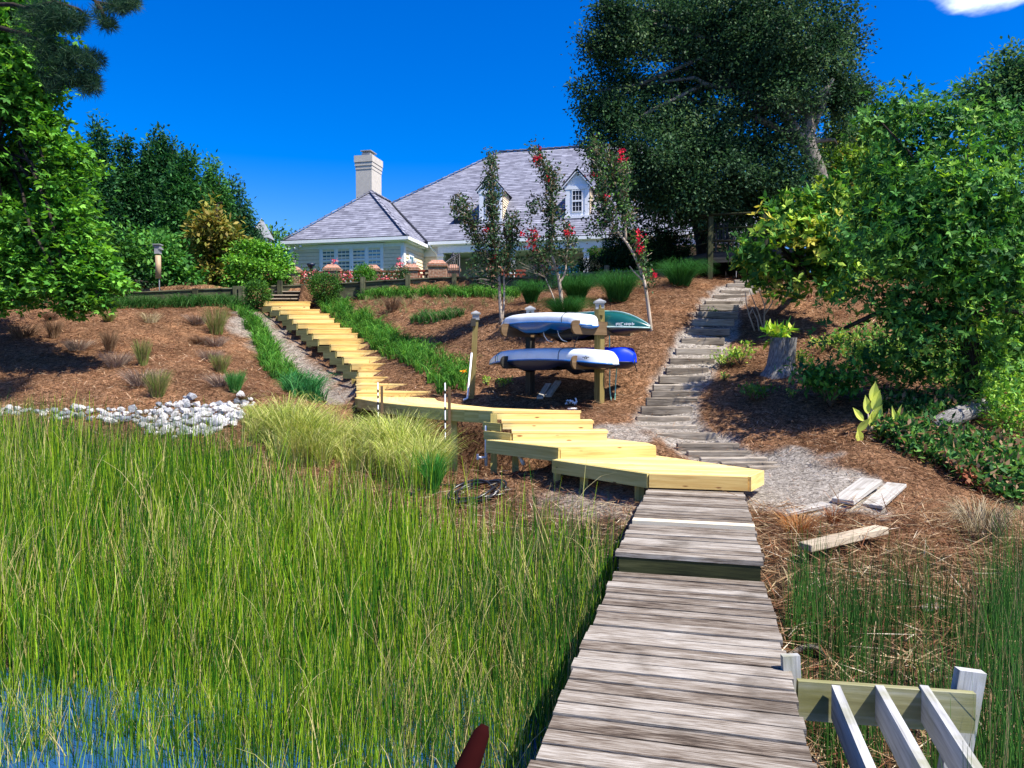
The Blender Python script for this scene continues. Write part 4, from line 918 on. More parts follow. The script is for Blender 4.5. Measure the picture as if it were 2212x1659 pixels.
# raised deck under the oak
dk = thing('raised_deck', 'dark raised timber deck with pipe railing in the shade of the oak', 'deck', (6, 22, 2.4))
d0 = P(1527, 592, 21.3); zf = P(1533, 545, 21.3)[2]
def dq(u, v, Y): return P(u, v, Y)
mb = MB(); mb.prism([(5.75, 21.42), (8.6, 20.6), (10.2, 24.6), (6.9, 25.6), (4.4, 24.2)], zf - .04, zf + .03); mb.build('floor', M['darkpost'], dk)
mb = MB(); mb.beam((5.75, 21.38, zf - .15), (8.6, 20.56, zf - .15), .05, .28); mb.beam((5.72, 21.42, zf - .15), (4.36, 24.2, zf - .15), .05, .28); mb.build('rim_board', M['darkpost'], dk)
mb = MB()
for k in range(16): mb.beam((4.45 + k * .36, 24.6 + .03 * k, 2.2), (4.45 + k * .36, 24.6 + .03 * k, zf - .05), .33, .03, up=(0, 1, 0))
mb.build('dark_backing', M['darkpost'], dk)  # added dark panel, stands in for the black shade below the deck
for x_, y_, b0 in [(5.68, 21.3, 0), (8.5, 20.5, 0), (4.3, 24.3, 0), (7.1, 20.9, 0)]:
    mb = MB(); mb.beam((x_, y_, 1.9), (x_, y_, zf + 1.02), .14, .14, up=(0, 1, 0)); mb.build('post', M['dockdark'], dk)
ext = P(1500, 474, 21.6)
for k, dz in enumerate((1.05, .68, .30)):
    mb = MB(); mb.tube([(5.35 if k == 0 else 5.68, 21.3, zf + dz), (8.6, 20.45, zf + dz + .0)], .032 if k == 0 else .018, 8); mb.tube([(5.68, 21.3, zf + dz - .02), (4.3, 24.3, zf + dz - .02)], .03 if k == 0 else .018, 8); mb.build('rail', M['dockdark'], dk)
for x_, y_ in [(6.2, 21.9), (7.4, 22.4)]:
    ch = thing('deck_chair', 'slatted wooden chair on the raised deck, %s' % ('nearer the corner post' if x_ < 7 else 'farther along the rail'), 'chair', (x_, y_, zf + .03), 'chairs on the raised deck')
    mb = MB()
    for k in range(5): mb.beam((x_ - .22 + k * .11, y_ + .25, zf + .45), (x_ - .22 + k * .11, y_ + .35, zf + 1.0), .08, .02, up=(0, 1, 0))
    mb.build('backrest', M['darkpost'], ch)
    mb = MB()
    for k in range(5): mb.beam((x_ - .27, y_ - .2 + k * .1, zf + .42), (x_ + .27, y_ - .2 + k * .1, zf + .42), .08, .02)
    mb.build('seat', M['darkpost'], ch)
    for sx in (-.25, .25):
        for sy in (-.2, .25):
            mb = MB(); mb.beam((x_ + sx, y_ + sy, zf + .035), (x_ + sx, y_ + sy, zf + .6), .05, .05, up=(0, 1, 0)); mb.build('leg', M['darkpost'], ch)
# bird feeder pole
p0 = P(345, 640, 24.2); gz = float(ground(p0[0], p0[1] + .5)[0]); Yb = 24.7
t_ = thing('purple_martin_pole', 'tan cylindrical squirrel guard under a small white birdhouse on a thin pole', 'birdhouse', (p0[0], Yb, gz)); t_.name = 'birdhouse'
px = P(344, 600, Yb)[0]; z1 = P(344, 586, Yb)[2]; z2 = P(344, 552, Yb)[2]; z3 = P(344, 530, Yb)[2]
mb = MB(); mb.tube([(px, Yb, gz - .1), (px, Yb, z2)], .02, 8); mb.build('pole', M['lampcap'], t_)
mb = MB(); mb.tube([(px - .03, Yb, P(0, 601, Yb)[2]), (px - .03, Yb, z2)], .09, 14); mb.build('squirrel_guard', M['tan'], t_)
mb = MB(); mb.box(px - .03, Yb, (z2 + z3) / 2 + .02, .17, .17, z3 - z2 - .06); mb.box(px - .03, Yb, z3 + .02, .24, .26, .03); mb.box(px - .13, Yb, z3 - .03, .06, .2, .06); mb.box(px + .07, Yb, z3 - .12, .07, .2, .05); mb.build('house_box', M['lampcap'], t_)
# ---------------------------------------------------------------- the house (local frame: x along the garden front, y away from it)
th = math.radians(13); EX = np.array([math.cos(th), -math.sin(th)]); EY = np.array([math.sin(th), math.cos(th)]); HO = np.array([-5.21, 36.8])
def H(x, y, z): q = HO + EX * x + EY * y; return (float(q[0]), float(q[1]), float(z))
house = thing('house', 'large beige clapboard house with grey shingle hip roofs, two dormers and tall chimney', 'house', H(5, 6, ZP))
zE1, zE2, Z0 = 6.20, 6.36, 2.62
class HB(MB):
    def q(s, pts, **k): return s.face([H(*p) for p in pts], **k)
    def bx(s, x0, x1, y0, y1, z0, z1, c=.5):
        for f in ([(x0, y0, z0), (x1, y0, z0), (x1, y0, z1), (x0, y0, z1)], [(x1, y1, z0), (x0, y1, z0), (x0, y1, z1), (x1, y1, z1)], [(x0, y1, z0), (x0, y0, z0), (x0, y0, z1), (x0, y1, z1)],
                  [(x1, y0, z0), (x1, y1, z0), (x1, y1, z1), (x1, y0, z1)], [(x0, y0, z1), (x1, y0, z1), (x1, y1, z1), (x0, y1, z1)], [(x0, y1, z0), (x1, y1, z0), (x1, y0, z0), (x0, y0, z0)]):
            s.face([H(*p) for p in f], None, c)
        return s
def siding(mb, a, b, z0, z1, out_, lap=.185):
    """clapboards between plan points a and b (local), facing out_, with a made-up gap below each board that draws its lap shadow"""
    a = np.array(a, float); b = np.array(b, float); o = np.array(out_, float); z_ = z0
    while z_ < z1 - .02:
        zt = min(z_ + lap - .014, z1); p = [(*(a + o * .05), z_), (*(b + o * .05), z_), (*(b + o * .022), zt), (*(a + o * .022), zt)]
        mb.q(p); mb.q([(*(a + o * .05), z_), (*(a + o * .002), z_), (*(b + o * .002), z_), (*(b + o * .05), z_)])
        mb.q([(*(a + o * .022), zt), (*(b + o * .022), zt), (*(b + o * .002), zt), (*(a + o * .002), zt)]); z_ += lap  # gap bares the darker wall, standing in for the lap's shadow line
# wing and main walls (real boxes behind the clapboards)
w1, w2 = -6.5, -.30
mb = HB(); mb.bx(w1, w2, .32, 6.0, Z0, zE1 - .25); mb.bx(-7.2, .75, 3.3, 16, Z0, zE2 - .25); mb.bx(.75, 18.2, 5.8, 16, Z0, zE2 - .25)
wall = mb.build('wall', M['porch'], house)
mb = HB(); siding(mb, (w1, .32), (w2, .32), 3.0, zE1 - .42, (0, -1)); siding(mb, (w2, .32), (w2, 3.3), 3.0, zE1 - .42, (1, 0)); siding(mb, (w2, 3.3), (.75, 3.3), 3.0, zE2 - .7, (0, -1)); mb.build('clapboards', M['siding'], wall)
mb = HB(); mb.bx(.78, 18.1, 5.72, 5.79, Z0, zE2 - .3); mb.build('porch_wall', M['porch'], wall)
# corner boards, frieze
mb = HB()
mb.bx(w1 - .04, w1 + .14, .26, .36, Z0, zE1 - .25); mb.bx(w2 - .13, w2 + .05, .26, .36, Z0, zE1 - .25); mb.bx(w2 - .02, w2 + .055, .36, .52, Z0, zE1 - .25)
mb.bx(w1 - .04, w2 + .05, .275, .37, zE1 - .45, zE1 - .24); mb.bx(w2 - .05, w2 + .056, .37, 3.2, zE1 - .44, zE1 - .24)
mb.bx(w2 + .0, .60, 3.235, 3.33, zE2 - .74, zE2 - .25); mb.build('frieze', M['white'], house)
# roofs: shingle planes with thickness
def plane(mb, pts, along, th_=.0):
    """roof plane with metre UVs: u along eave, v up the slope"""
    P3 = [np.array(H(*p)) for p in pts]; al = np.array(H(*along)) - np.array(H(0, 0, 0)); al /= np.linalg.norm(al)
    n = np.cross(P3[1] - P3[0], P3[2] - P3[0]); n /= np.linalg.norm(n); n = n if n[2] > 0 else -n; up = np.cross(n, al)
    if up[2] < 0: up = -up
    uv = [(float(p @ al), float((p - P3[0]) @ up)) for p in P3]; mb.face(P3, uv)
    mb.face([p - np.array([0, 0, .06]) for p in P3[::-1]], uv[::-1])
p9 = .9; ap = (-3.4, 3.4, zE1 + .9 * 3.4 + .02); rj = (-3.4, 2.88 + (ap[2] - zE2) / .9, ap[2])
r7 = 7.3; rL = (2.2, 2.88 + r7, zE2 + .9 * r7); rR = (10.8, 2.88 + r7, rL[2]); eL = (-7.35, 2.88, zE2); eR = (18.6, 2.88, zE2); bL = (-7.35, 2.88 + 2 * r7, zE2); bR = (18.6, 2.88 + 2 * r7, zE2)
mb = HB(); plane(mb, [eL, eR, rR, rL], (1, 0, 0)); plane(mb, [bL, eL, rL], (0, 1, 0)); plane(mb, [eR, bR, rR], (0, 1, 0)); plane(mb, [bR, bL, rL, rR], (1, 0, 0)); roof = mb.build('roof', M['shingle'], house)
mb = HB(); plane(mb, [(-6.8, 0, zE1), (0, 0, zE1), ap], (1, 0, 0)); plane(mb, [(0, 0, zE1), (0, 3.2, zE1), rj, ap], (0, 1, 0)); plane(mb, [(-6.8, 3.2, zE1), (-6.8, 0, zE1), ap, rj], (0, 1, 0)); mb.build('wing_roof', M['shingle'], house)
# hip and ridge caps: overlapping short cap shingles
mb = MB()
def caps(a, b, r=.10, stepL=.42):
    a = np.array(H(*a)); b = np.array(H(*b)); L = np.linalg.norm(b - a); n = int(L / stepL)
    for i in range(n):
        p = a + (b - a) * i / n; q = a + (b - a) * (i + 1.06) / n; mb.beam(p + [0, 0, .075], q + [0, 0, .035], r * 2, .045)
caps((-6.8, 0, zE1), ap); caps((0, 0, zE1), ap); caps(eL, rL); caps(ap, rj); caps(rL, rR); caps(eR, rR); mb.build('ridge_cap', M['shingle'], roof)
mb = MB(); v0, v1 = np.array(H(0.02, 2.9, zE2 - .02)), np.array(H(*rj)); mb.beam(v0 + [0, 0, .04], v1 + [0, 0, .04], .10, .05, c=.5); mb.build('valley', M['dark'], roof)
# gutters and fascia
mb = HB()
mb.bx(-6.86, .06, -.10, .02, zE1 - .19, zE1 - .03); mb.bx(.0, .12, -.10, 2.86, zE1 - .19, zE1 - .03); mb.bx(-6.82, -.0, 0.02, .30, zE1 - .24, zE1 - .10); mb.bx(-.29, .0, .3, 2.9, zE1 - .24, zE1 - .10)
mb.bx(.13, 18.7, 2.76, 2.90, zE2 - .19, zE2 - .03); mb.bx(-.28, 18.7, 2.9, 3.3, zE2 - .25, zE2 - .12); gu = mb.build('gutter', M['trimwhite'], house)
mb = HB(); mb.bx(-6.86, .13, -.09, .03, zE1 - .028, zE1 + .015); mb.bx(.1, 18.7, 2.78, 2.92, zE2 - .028, zE2 + .015); mb.build('drip_edge', M['dark'], house)
mb = MB(); mb.tube([H(.22, 2.8, zE2 - .15), H(.24, 2.95, zE2 - .35), H(.52, 3.14, zE2 - .62), H(.56, 3.18, 3)], .05, 8); mb.build('downspout', M['trimwhite'], house)
# porch: header, columns
mb = HB(); mb.bx(.62, 18.2, 2.95, 3.3, zE2 - .62, zE2 - .26); mb.build('porch_header', M['white'], house)
mb = HB(); mb.bx(.62, 18.2, 3.3, 5.72, zE2 - .5, zE2 - .46); mb.build('porch_ceiling', M['white'], house)
for x0 in (.62, 4.5, 8.4, 12.3, 15.8):
    mb = HB(); mb.bx(x0, x0 + .28, 2.98, 3.26, Z0, zE2 - .62); mb.bx(x0 - .05, x0 + .33, 2.93, 3.31, zE2 - .82, zE2 - .70); mb.bx(x0 - .05, x0 + .33, 2.93, 3.31, Z0, Z0 + .3); mb.build('column', M['white'], house)
for x0, wd_ in ((3.2, 1.0), (6.1, 1.7), (9.6, 1.0), (13, 1.7)):
    mb = HB(); mb.bx(x0 - .1, x0 + wd_ + .1, 5.66, 5.72, 3.2, 5.35); wf = mb.build('porch_window', M['white'], house)
    mb = HB(); mb.bx(x0, x0 + wd_, 5.645, 5.66, 3.3, 5.25); mb.build('pane', M['glass'], wf)
# windows
def window(x0, x1, z0, z1, y, nm='window', cols=3, rows=(2, 3), par=house, fr=.038, y_out=-1, pane='glass'):
    """sash window in a plane y=const: frame, two sashes with muntins"""
    mb = HB(); d = .05
    mb.bx(x0, x0 + fr, y - d, y, z0, z1); mb.bx(x1 - fr, x1, y - d, y, z0, z1); mb.bx(x0 + fr, x1 - fr, y - d, y, z0, z0 + fr); mb.bx(x0 + fr, x1 - fr, y - d, y, z1 - fr, z1)
    zm = z0 + (z1 - z0) * rows[1] / (rows[0] + rows[1]); mb.bx(x0 + fr, x1 - fr, y - d, y, zm - .045, zm + .045)
    wf = mb.build(nm, M['white'], par)
    mb = HB(); mb.bx(x0 + fr, x1 - fr, y - .012, y + .002, z0 + fr, z1 - fr); mb.build('pane', M[pane], wf)
    mb = HB()
    for k in range(1, cols): xm = x0 + fr + (x1 - x0 - 2 * fr) * k / cols; mb.bx(xm - .010, xm + .010, y - .03, y - .010, z0 + fr, zm - .045); mb.bx(xm - .010, xm + .010, y - .03, y - .010, zm + .045, z1 - fr)
    for (za, zb, r_) in ((z0 + fr, zm - .045, rows[1]), (zm + .045, z1 - fr, rows[0])):
        for k in range(1, r_): zz_ = za + (zb - za) * k / r_; mb.bx(x0 + fr, x1 - fr, y - .028, y - .012, zz_ - .009, zz_ + .009)
    mb.build('muntins', M['white'], wf); return wf
X0, X1 = -4.78, -1.42; zt = 5.72
mb = HB(); mb.bx(X0 - .10, X1 + .10, .20, .30, zt, zt + .16); mb.bx(X0 - .16, X1 + .16, .16, .29, zt + .16, zt + .20)
for k in range(5): xx = X0 + (X1 - X0) * k / 4; mb.bx(xx - .065, xx + .065, .22, .30, 3.3, zt)
mb.build('window_casing', M['white'], house)
for k in range(4):
    a = X0 + (X1 - X0) * k / 4 + .065; window(a, X0 + (X1 - X0) * (k + 1) / 4 - .065, 3.4, zt - .0, .30, rows=(1, 3))
# side window (in the x = w2 plane)
mb = HB(); mb.bx(w2, w2 + .06, .95, 1.65, 4.2, 5.55); sw = mb.build('side_window', M['white'], house)
mb = HB(); mb.bx(w2 + .055, w2 + .07, 1.06, 1.54, 4.3, 5.35); mb.build('pane', M['glass'], sw)
mb = HB(); mb.bx(w2 + .07, w2 + .08, 1.29, 1.31, 4.3, 5.35); mb.bx(w2 + .07, w2 + .082, 1.06, 1.54, 4.85, 4.9); mb.build('muntins', M['white'], sw)
# chimney
cx0, cx1, cy0, cy1 = -4.36, -3.42, 3.6, 4.95; zc = 11.35
mb = HB(); mb.bx(cx0, cx1, cy0, cy1, 6.5, zc - .75); ch = mb.build('chimney', M['stucco'], house)
mb = HB(); mb.bx(cx0 - .02, cx1 + .02, cy0 - .02, cy1 + .02, zc - .75, zc - .58); mb.bx(cx0 - .045, cx1 + .045, cy0 - .045, cy1 + .045, zc - .56, zc - .38); mb.bx(cx0 - .07, cx1 + .07, cy0 - .07, cy1 + .07, zc - .36, zc); mb.bx(cx0 - .0, cx1 + .0, cy0 - .0, cy1 + .0, zc - .58, zc - .35); mb.build('crown', M['stucco'], ch)
mb = HB(); mb.bx(cx0 + .22, cx1 - .22, cy0 + .3, cy1 - .3, zc, zc + .22); mb.bx(cx0 + .30, cx1 - .30, cy0 + .4, cy1 - .4, zc + .22, zc + .32); mb.bx(cx0 + .16, cx1 - .16, cy0 + .25, cy1 - .25, zc + .32, zc + .36); mb.build('flue_cap', M['lampcap'], ch)
# roof vent
zv = zE2 + .9 * 1.35; mb = HB(); mb.bx(1.15, 1.62, 4.1, 4.5, zv - .1, zv + .24); mb.bx(1.1, 1.67, 4.0, 4.5, zv + .24, zv + .28); mb.build('roof_vent', M['dark'], roof)
# dormers
for xd in (3.2, 7.9):
    y0, zb = 4.15, zE2 + .9 * (4.15 - 2.88); hw = .62; ze = zb + 1.72; za = zb + 2.5
    mb = HB(); mb.bx(xd - hw, xd + hw, y0, y0 + 2.6, zb - .5, ze); mb.q([(xd - hw, y0, ze), (xd + hw, y0, ze), (xd, y0, za - .08)]); dm = mb.build('dormer', M['white'], house)
    mb = HB(); siding(mb, (xd + hw, y0 + .12), (xd + hw, y0 + 1.9), zb - .2, ze - .1, (1, 0), .13); mb.build('cheek', M['siding'], dm)
    mb = HB(); 
    for sg in (-1, 1):
        plane(mb, [(xd + sg * (hw + .17), y0 - .16, ze - .06), (xd, y0 - .16, za + .05), (xd, y0 + 3.1, za + .05), (xd + sg * (hw + .17), y0 + 3.1, ze - .06)], (0, 1, 0))
    mb.build('dormer_roof', M['shingle'], dm)
    mb = MB()
    for sg in (-1, 1):
        mb.beam(H(xd + sg * (hw + .16), y0 - .12, ze - .14), H(xd, y0 - .12, za - .055), .05, .10, up=(0, 1, 0)); 
    mb.build('bargeboard', M['white'], dm)
    mb = MB()
    for sg in (-1, 1): mb.beam(H(xd + sg * (hw + .19), y0 - .17, ze - .055), H(xd, y0 - .17, za + .07), .03, .03, up=(0, 1, 0))
    mb.build('drip_edge', M['dark'], dm)
    mb = HB(); mb.bx(xd - hw - .05, xd + hw + .05, y0 - .06, y0 - .0, ze - .22, ze - .04); mb.bx(xd - hw + .0, xd - hw + .22, y0 - .04, y0, zb + .15, ze - .22); mb.bx(xd + hw - .22, xd + hw, y0 - .04, y0, zb + .15, ze - .22); mb.bx(xd - hw - .06, xd + hw + .06, y0 - .10, y0, zb - .02, zb + .12); mb.build('trim', M['white'], dm)
    window(xd - .28, xd + .28, zb + .32, ze - .26, y0 - .01, 'dormer_window', 3, (2, 2), par=dm, fr=.04, pane='dark')
# security light under the left eave
t_ = MB(); q = H(-5.9, .10, zE1 - .34); t_.tube([(q[0], q[1], q[2]), (q[0] + .1, q[1] - .12, q[2] + .05)], .07, 8); t_.tube([(q[0] - .18, q[1] - .02, q[2] - .05), (q[0] - .25, q[1] - .12, q[2] - .08)], .05, 8); t_.build('security_light', M['white'], house)

# ---------------------------------------------------------------- terrace wall, pillars, gate, lanterns
def pillar(u, vt, Y, w_, lab, red=False):
    p = P(u, vt, Y); zt = p[2]; t_ = thing('brick_pillar', lab, 'pillar', (p[0], Y, ZP), 'brick pillars of the terrace wall')
    mb = MB(); a = w_ / 2
    def blk(a, z0, z1):
        cs_ = [(p[0] - a, Y - a), (p[0] + a, Y - a), (p[0] + a, Y + a), (p[0] - a, Y + a)]
        for i in range(4):
            q0, q1 = cs_[i], cs_[(i + 1) % 4]; mb.face([(*q0, z0), (*q1, z0), (*q1, z1), (*q0, z1)], [(i * .7, z0), (i * .7 + 2 * a, z0), (i * .7 + 2 * a, z1), (i * .7, z1)])
        mb.face([(*q, z1) for q in cs_]); mb.face([(*q, z0) for q in cs_[::-1]])
    blk(a, ZP - .1, zt - .28); blk(a + .045, zt - .28, zt - .16); mb.build('shaft', M['brick'], t_)
    mb = MB(); c = [(p[0] - a - .02, Y - a - .02, zt - .16), (p[0] + a + .02, Y - a - .02, zt - .16), (p[0] + a + .02, Y + a + .02, zt - .16), (p[0] - a - .02, Y + a + .02, zt - .16)]
    tpp = [(p[0] - a * .6, Y - a * .6, zt), (p[0] + a * .6, Y - a * .6, zt), (p[0] + a * .6, Y + a * .6, zt), (p[0] - a * .6, Y + a * .6, zt)]
    for i in range(4): mb.face([c[i], c[(i + 1) % 4], tpp[(i + 1) % 4], tpp[i]])
    mb.face(tpp); mb.build('sloped_cap', M['brickpink'], t_); return t_, p
pl = [(634, 577, 31.2, .62, 'leftmost brick pillar, carrying a black lantern'), (719, 572, 31.0, .60, 'brick pillar in front of the window group, crowned with red flowers'), (806, 573, 30.9, .55, 'narrow brick pillar behind the right boxwood, under the last window'),
      (889, 571, 30.7, .60, 'brick pillar at the wing corner with a small pale statue'), (946, 563, 30.4, .72, 'broad brick gate pillar left of the iron gate'), (980, 572, 32.0, .50, 'brick gate pillar right of the iron gate with a lantern'), (1068, 572, 30.6, .6, 'brick pillar behind the leftmost crape myrtle')]
pp_ = [pillar(*a) for a in pl]
def lantern(x_, y_, z_, lab, s=1.0):
    t_ = thing('lantern', lab, 'lantern', (x_, y_, z_), 'lanterns on the terrace pillars')
    mb = MB(); mb.tube([(x_, y_, z_), (x_, y_, z_ + .06 * s), (x_, y_, z_ + .10 * s)], [.10 * s, .03 * s, .06 * s], 8); mb.tube([(x_, y_, z_ + .40 * s), (x_, y_, z_ + .47 * s), (x_, y_, z_ + .55 * s), (x_, y_, z_ + .6 * s)], [.15 * s, .09 * s, .02 * s, .01 * s], 6); mb.build('metalwork', M['dark'], t_)
    mb = MB(); mb.tube([(x_, y_, z_ + .10 * s), (x_, y_, z_ + .40 * s)], [.065 * s, .13 * s], 6, smooth=False); mb.build('glass_body', M['lampcap'], t_)
    mb = MB()
    for k in range(6): a_ = math.pi / 3 * k; mb.tube([(x_ + .07 * s * math.cos(a_), y_ + .07 * s * math.sin(a_), z_ + .10 * s), (x_ + .135 * s * math.cos(a_), y_ + .135 * s * math.sin(a_), z_ + .40 * s)], .010 * s, 5)
    mb.build('frame_bars', M['dark'], t_)
lantern(pp_[0][1][0] + .02, 31.2, pp_[0][1][2], 'black carriage lantern on the leftmost brick pillar', .8)
lantern(pp_[5][1][0] - .02, 32.0, pp_[5][1][2], 'glass carriage lantern on the gate pillar before the porch', .95)
# planter urn on pillar two and statue on pillar four
x_, y_, z_ = pp_[1][1][0] - .1, 31.0, pp_[1][1][2]
def urn(x_, y_, z_, lab, mat):
    mb = MB(); mb.tube([(x_, y_, z_), (x_, y_, z_ + .05), (x_, y_, z_ + .10), (x_, y_, z_ + .24), (x_, y_, z_ + .30)], [.10, .05, .09, .16, .18], 12); return tag(mb.build('planter_urn', M[mat]), lab, 'urn')
px_ = P(672, 580, 31.4); urn(px_[0], 31.4, px_[2] - .1, 'small dark urn planter behind the roses left of the second pillar', 'bluedark')
x_, y_, z_ = pp_[3][1][0], 30.7, pp_[3][1][2]
mb = MB(); mb.tube([(x_ - .1, y_, z_), (x_ - .12, y_, z_ + .08), (x_ - .05, y_, z_ + .16), (x_ - .02, y_, z_ + .2)], [.08, .11, .06, .02], 10); mb.tube([(x_ + .12, y_, z_), (x_ + .13, y_, z_ + .06), (x_ + .2, y_, z_ + .13)], [.06, .09, .02], 10); tag(mb.build('bird_statue', M['porch']), 'small grey pair of stone birds on the pillar at the wing corner', 'statue')
# pierced brick screens between the pillars
def screen(u0, u1, vt, Y, lab):
    a = P(u0, vt, Y); b = P(u1, vt, Y); t_ = thing('brick_screen', lab, 'brick wall', (a[0], Y, ZP), 'low brick walls between the pillars'); zt = a[2]; L = b[0] - a[0]; n = max(1, int(L / .21)); mb = MB()
    rows = int((zt - ZP) / .15)
    for r_ in range(rows):
        z0 = ZP + r_ * .15
        mb.box((a[0] + b[0]) / 2, Y, z0 + .025, L, .12, .05)
        for k in range(n + 1):
            xx = a[0] + (k + (.5 if r_ % 2 else 0)) * .21
            if xx < b[0] - .05: mb.box(xx + .03, Y, z0 + .10, .09, .115, .10)
    mb.box((a[0] + b[0]) / 2, Y, ZP + rows * .15 + .04, L, .16, .08); mb.build('brickwork', M['brickred'], t_); return t_
screen(812, 880, 583, 30.8, 'pierced red brick wall between the narrow pillar and wing corner pillar'); screen(903, 929, 583, 30.55, 'short pierced red brick wall left of the broad gate pillar'); screen(728, 796, 583, 30.95, 'pierced red brick wall below the window group behind roses')
screen(1085, 1136, 584, 30.5, 'red brick wall right of the leftmost crape myrtle'); screen(650, 705, 585, 31.1, 'pierced red brick wall between the lantern pillar and urn')
# iron gate, half open
t_ = thing('iron_gate', 'curved black wrought iron gate standing open beside the broad brick pillar', 'gate', (P(963, 590, 30.2)[0], 30.2, ZP))
g0 = P(959, 600, 30.25); g1 = P(992, 548, 31.0); mb = MB()
mb.tube([(g0[0], 30.25, ZP), (g0[0], 30.25, P(959, 572, 30.25)[2])], .04, 6); mb.tube([(g1[0], 31.0, ZP), (g1[0], 31.0, g1[2])], .04, 6)
tp = [(g0[0] + (g1[0] - g0[0]) * s_, 30.25 + .75 * s_, P(959, 572, 30.25)[2] + (g1[2] - P(959, 572, 30.25)[2]) * (s_ ** .8) + .0) for s_ in np.linspace(0, 1, 9)]; mb.tube(tp, .035, 6)
mb.tube([(q[0], q[1], q[2] - .18) for q in tp], .02, 5); mb.build('frame', M['dark'], t_)
mb = MB()
for k in range(1, 8): q = tp[k]; mb.tube([(q[0], q[1], ZP + .1), (q[0], q[1], q[2])], .012, 5)
for k in range(8):
    q, r_ = tp[k], tp[k + 1]; mb.tube([(q[0], q[1], q[2] - .17), ((q[0] + r_[0]) / 2, q[1], (q[2] + r_[2]) / 2 - .05), (r_[0], r_[1], r_[2] - .17)], .012, 5)
mb.build('bars', M['dark'], t_)

# ---------------------------------------------------------------- neighbouring buildings glimpsed through the trees
def simple_house(label, u0, u1, vtop, vroof, Y, mat, roofmat, name='neighbour_house', depth=8):
    a = P(u0, vroof, Y); b = P(u1, vroof, Y); zt = a[2]; zr = P(u0, vtop, Y + depth / 2)[2]; t_ = thing(name, label, 'house', ((a[0] + b[0]) / 2, Y + depth / 2, ZP)); mb = MB()
    c = [(a[0], Y), (b[0], Y), (b[0], Y + depth), (a[0], Y + depth)]
    for i in range(4): mb.face([(*c[i], ZP - .3), (*c[(i + 1) % 4], ZP - .3), (*c[(i + 1) % 4], zt), (*c[i], zt)])
    mb.build('wall', M[mat], t_); mb = MB(); e = .5; c = [(a[0] - e, Y - e, zt), (b[0] + e, Y - e, zt), (b[0] + e, Y + depth + e, zt), (a[0] - e, Y + depth + e, zt)]; r0 = (a[0] + depth * .4, Y + depth / 2, zr); r1 = (b[0] - depth * .4, Y + depth / 2, zr)
    if r1[0] < r0[0]: r0 = r1 = ((a[0] + b[0]) / 2, Y + depth / 2, zr)
    mb.face([c[0], c[1], r1, r0]); mb.face([c[1], c[2], r1]); mb.face([c[2], c[3], r0, r1]); mb.face([c[3], c[0], r0]); mb.face(c[::-1]); mb.build('roof', M[roofmat], t_)
    L = b[0] - a[0]; n = max(1, int(L / 3))
    for k in range(n):
        for fl in range(2 if zt - ZP > 5 else 1):
            xx = a[0] + L * (k + .5) / n; z0 = ZP + .9 + fl * 3; mb = MB(); mb.box(xx, Y - .03, z0 + .7, 1.0, .08, 1.4); wf = mb.build('window', M['white'], t_); mb = MB(); mb.box(xx, Y - .075, z0 + .7, .8, .02, 1.2); mb.build('pane', M['glass'], wf)
            if mat == 'brickpink':
                for sg in (-1, 1): mb = MB(); mb.box(xx + sg * .72, Y - .05, z0 + .7, .34, .05, 1.4); mb.build('shutter', M['green_paint'], t_)
    return t_
simple_house('tall pink brick house with green shutters hidden behind the left trees', 30, 400, 395, 440, 44, 'brickpink', 'slate')
simple_house('small slate grey house at the left end of the beige house', 598, 640, 528, 542, 52, 'slate', 'slate')
# cupola above the light green tree
p = P(566, 541, 46); t_ = thing('cupola', 'small white louvred cupola with pointed copper roof above the light green tree', 'cupola', (p[0], 46, 8.5)); mb = MB()
for k in range(6): mb.box(p[0], 46, p[2] - .9 + k * .28, .75, .75, .06)
for sx in (-.4, .4):
    for sy in (-.4, .4): mb.beam((p[0] + sx, 46 + sy, 2), (p[0] + sx, 46 + sy, p[2] + .7), .12, .12, up=(0, 1, 0))
mb.build('louvres', M['white'], t_); mb = MB(); zc_ = p[2] + 0.7; q = [(p[0] - .6, 45.4, zc_), (p[0] + .6, 45.4, zc_), (p[0] + .6, 46.6, zc_), (p[0] - .6, 46.6, zc_)]
for i in range(4): mb.face([q[i], q[(i + 1) % 4], (p[0] - .0, 46, zc_ + 1.3)])
mb.face(q[::-1]); mb.build('spire', M['lampcap'], t_)
# ================================================================ vegetation
def unit(a): return a / (np.linalg.norm(a, axis=-1, keepdims=True) + 1e-9)
def rdir(n): return unit(rng.normal(size=(n, 3)))
def jcol(base, n, amt=.25, hue=.08):
    base = np.array(base, float); k = rng.uniform(1 - amt, 1 + amt, (n, 1)); c = base[None] * k; c = c * (1 + rng.uniform(-hue, hue, (n, 3))); return np.clip(c, .003, 1)
def palette(cols, n, wts=None, amt=.22):
    cols = np.array(cols, float); i = rng.choice(len(cols), n, p=wts); return jcol(np.array([1, 1, 1.]), n, amt) * cols[i]
def leaves(C, Dr, L, W, col, up=None):
    """rhombic leaves: base at C pointing along Dr. returns V,F,col"""
    n = len(C); Dr = unit(Dr); up = rdir(n) if up is None else up
    S_ = unit(np.cross(Dr, up)); Nn = np.cross(S_, Dr); L = np.broadcast_to(L, n)[:, None]; W = np.broadcast_to(W, n)[:, None]
    V = np.stack([C, C + Dr * L * .5 + S_ * W * .5 + Nn * W * .12, C + Dr * L, C + Dr * L * .5 - S_ * W * .5 + Nn * W * .12], 1).reshape(-1, 3)
    Fc = np.arange(n * 4).reshape(-1, 4); return V, Fc, np.repeat(col, 4, 0)
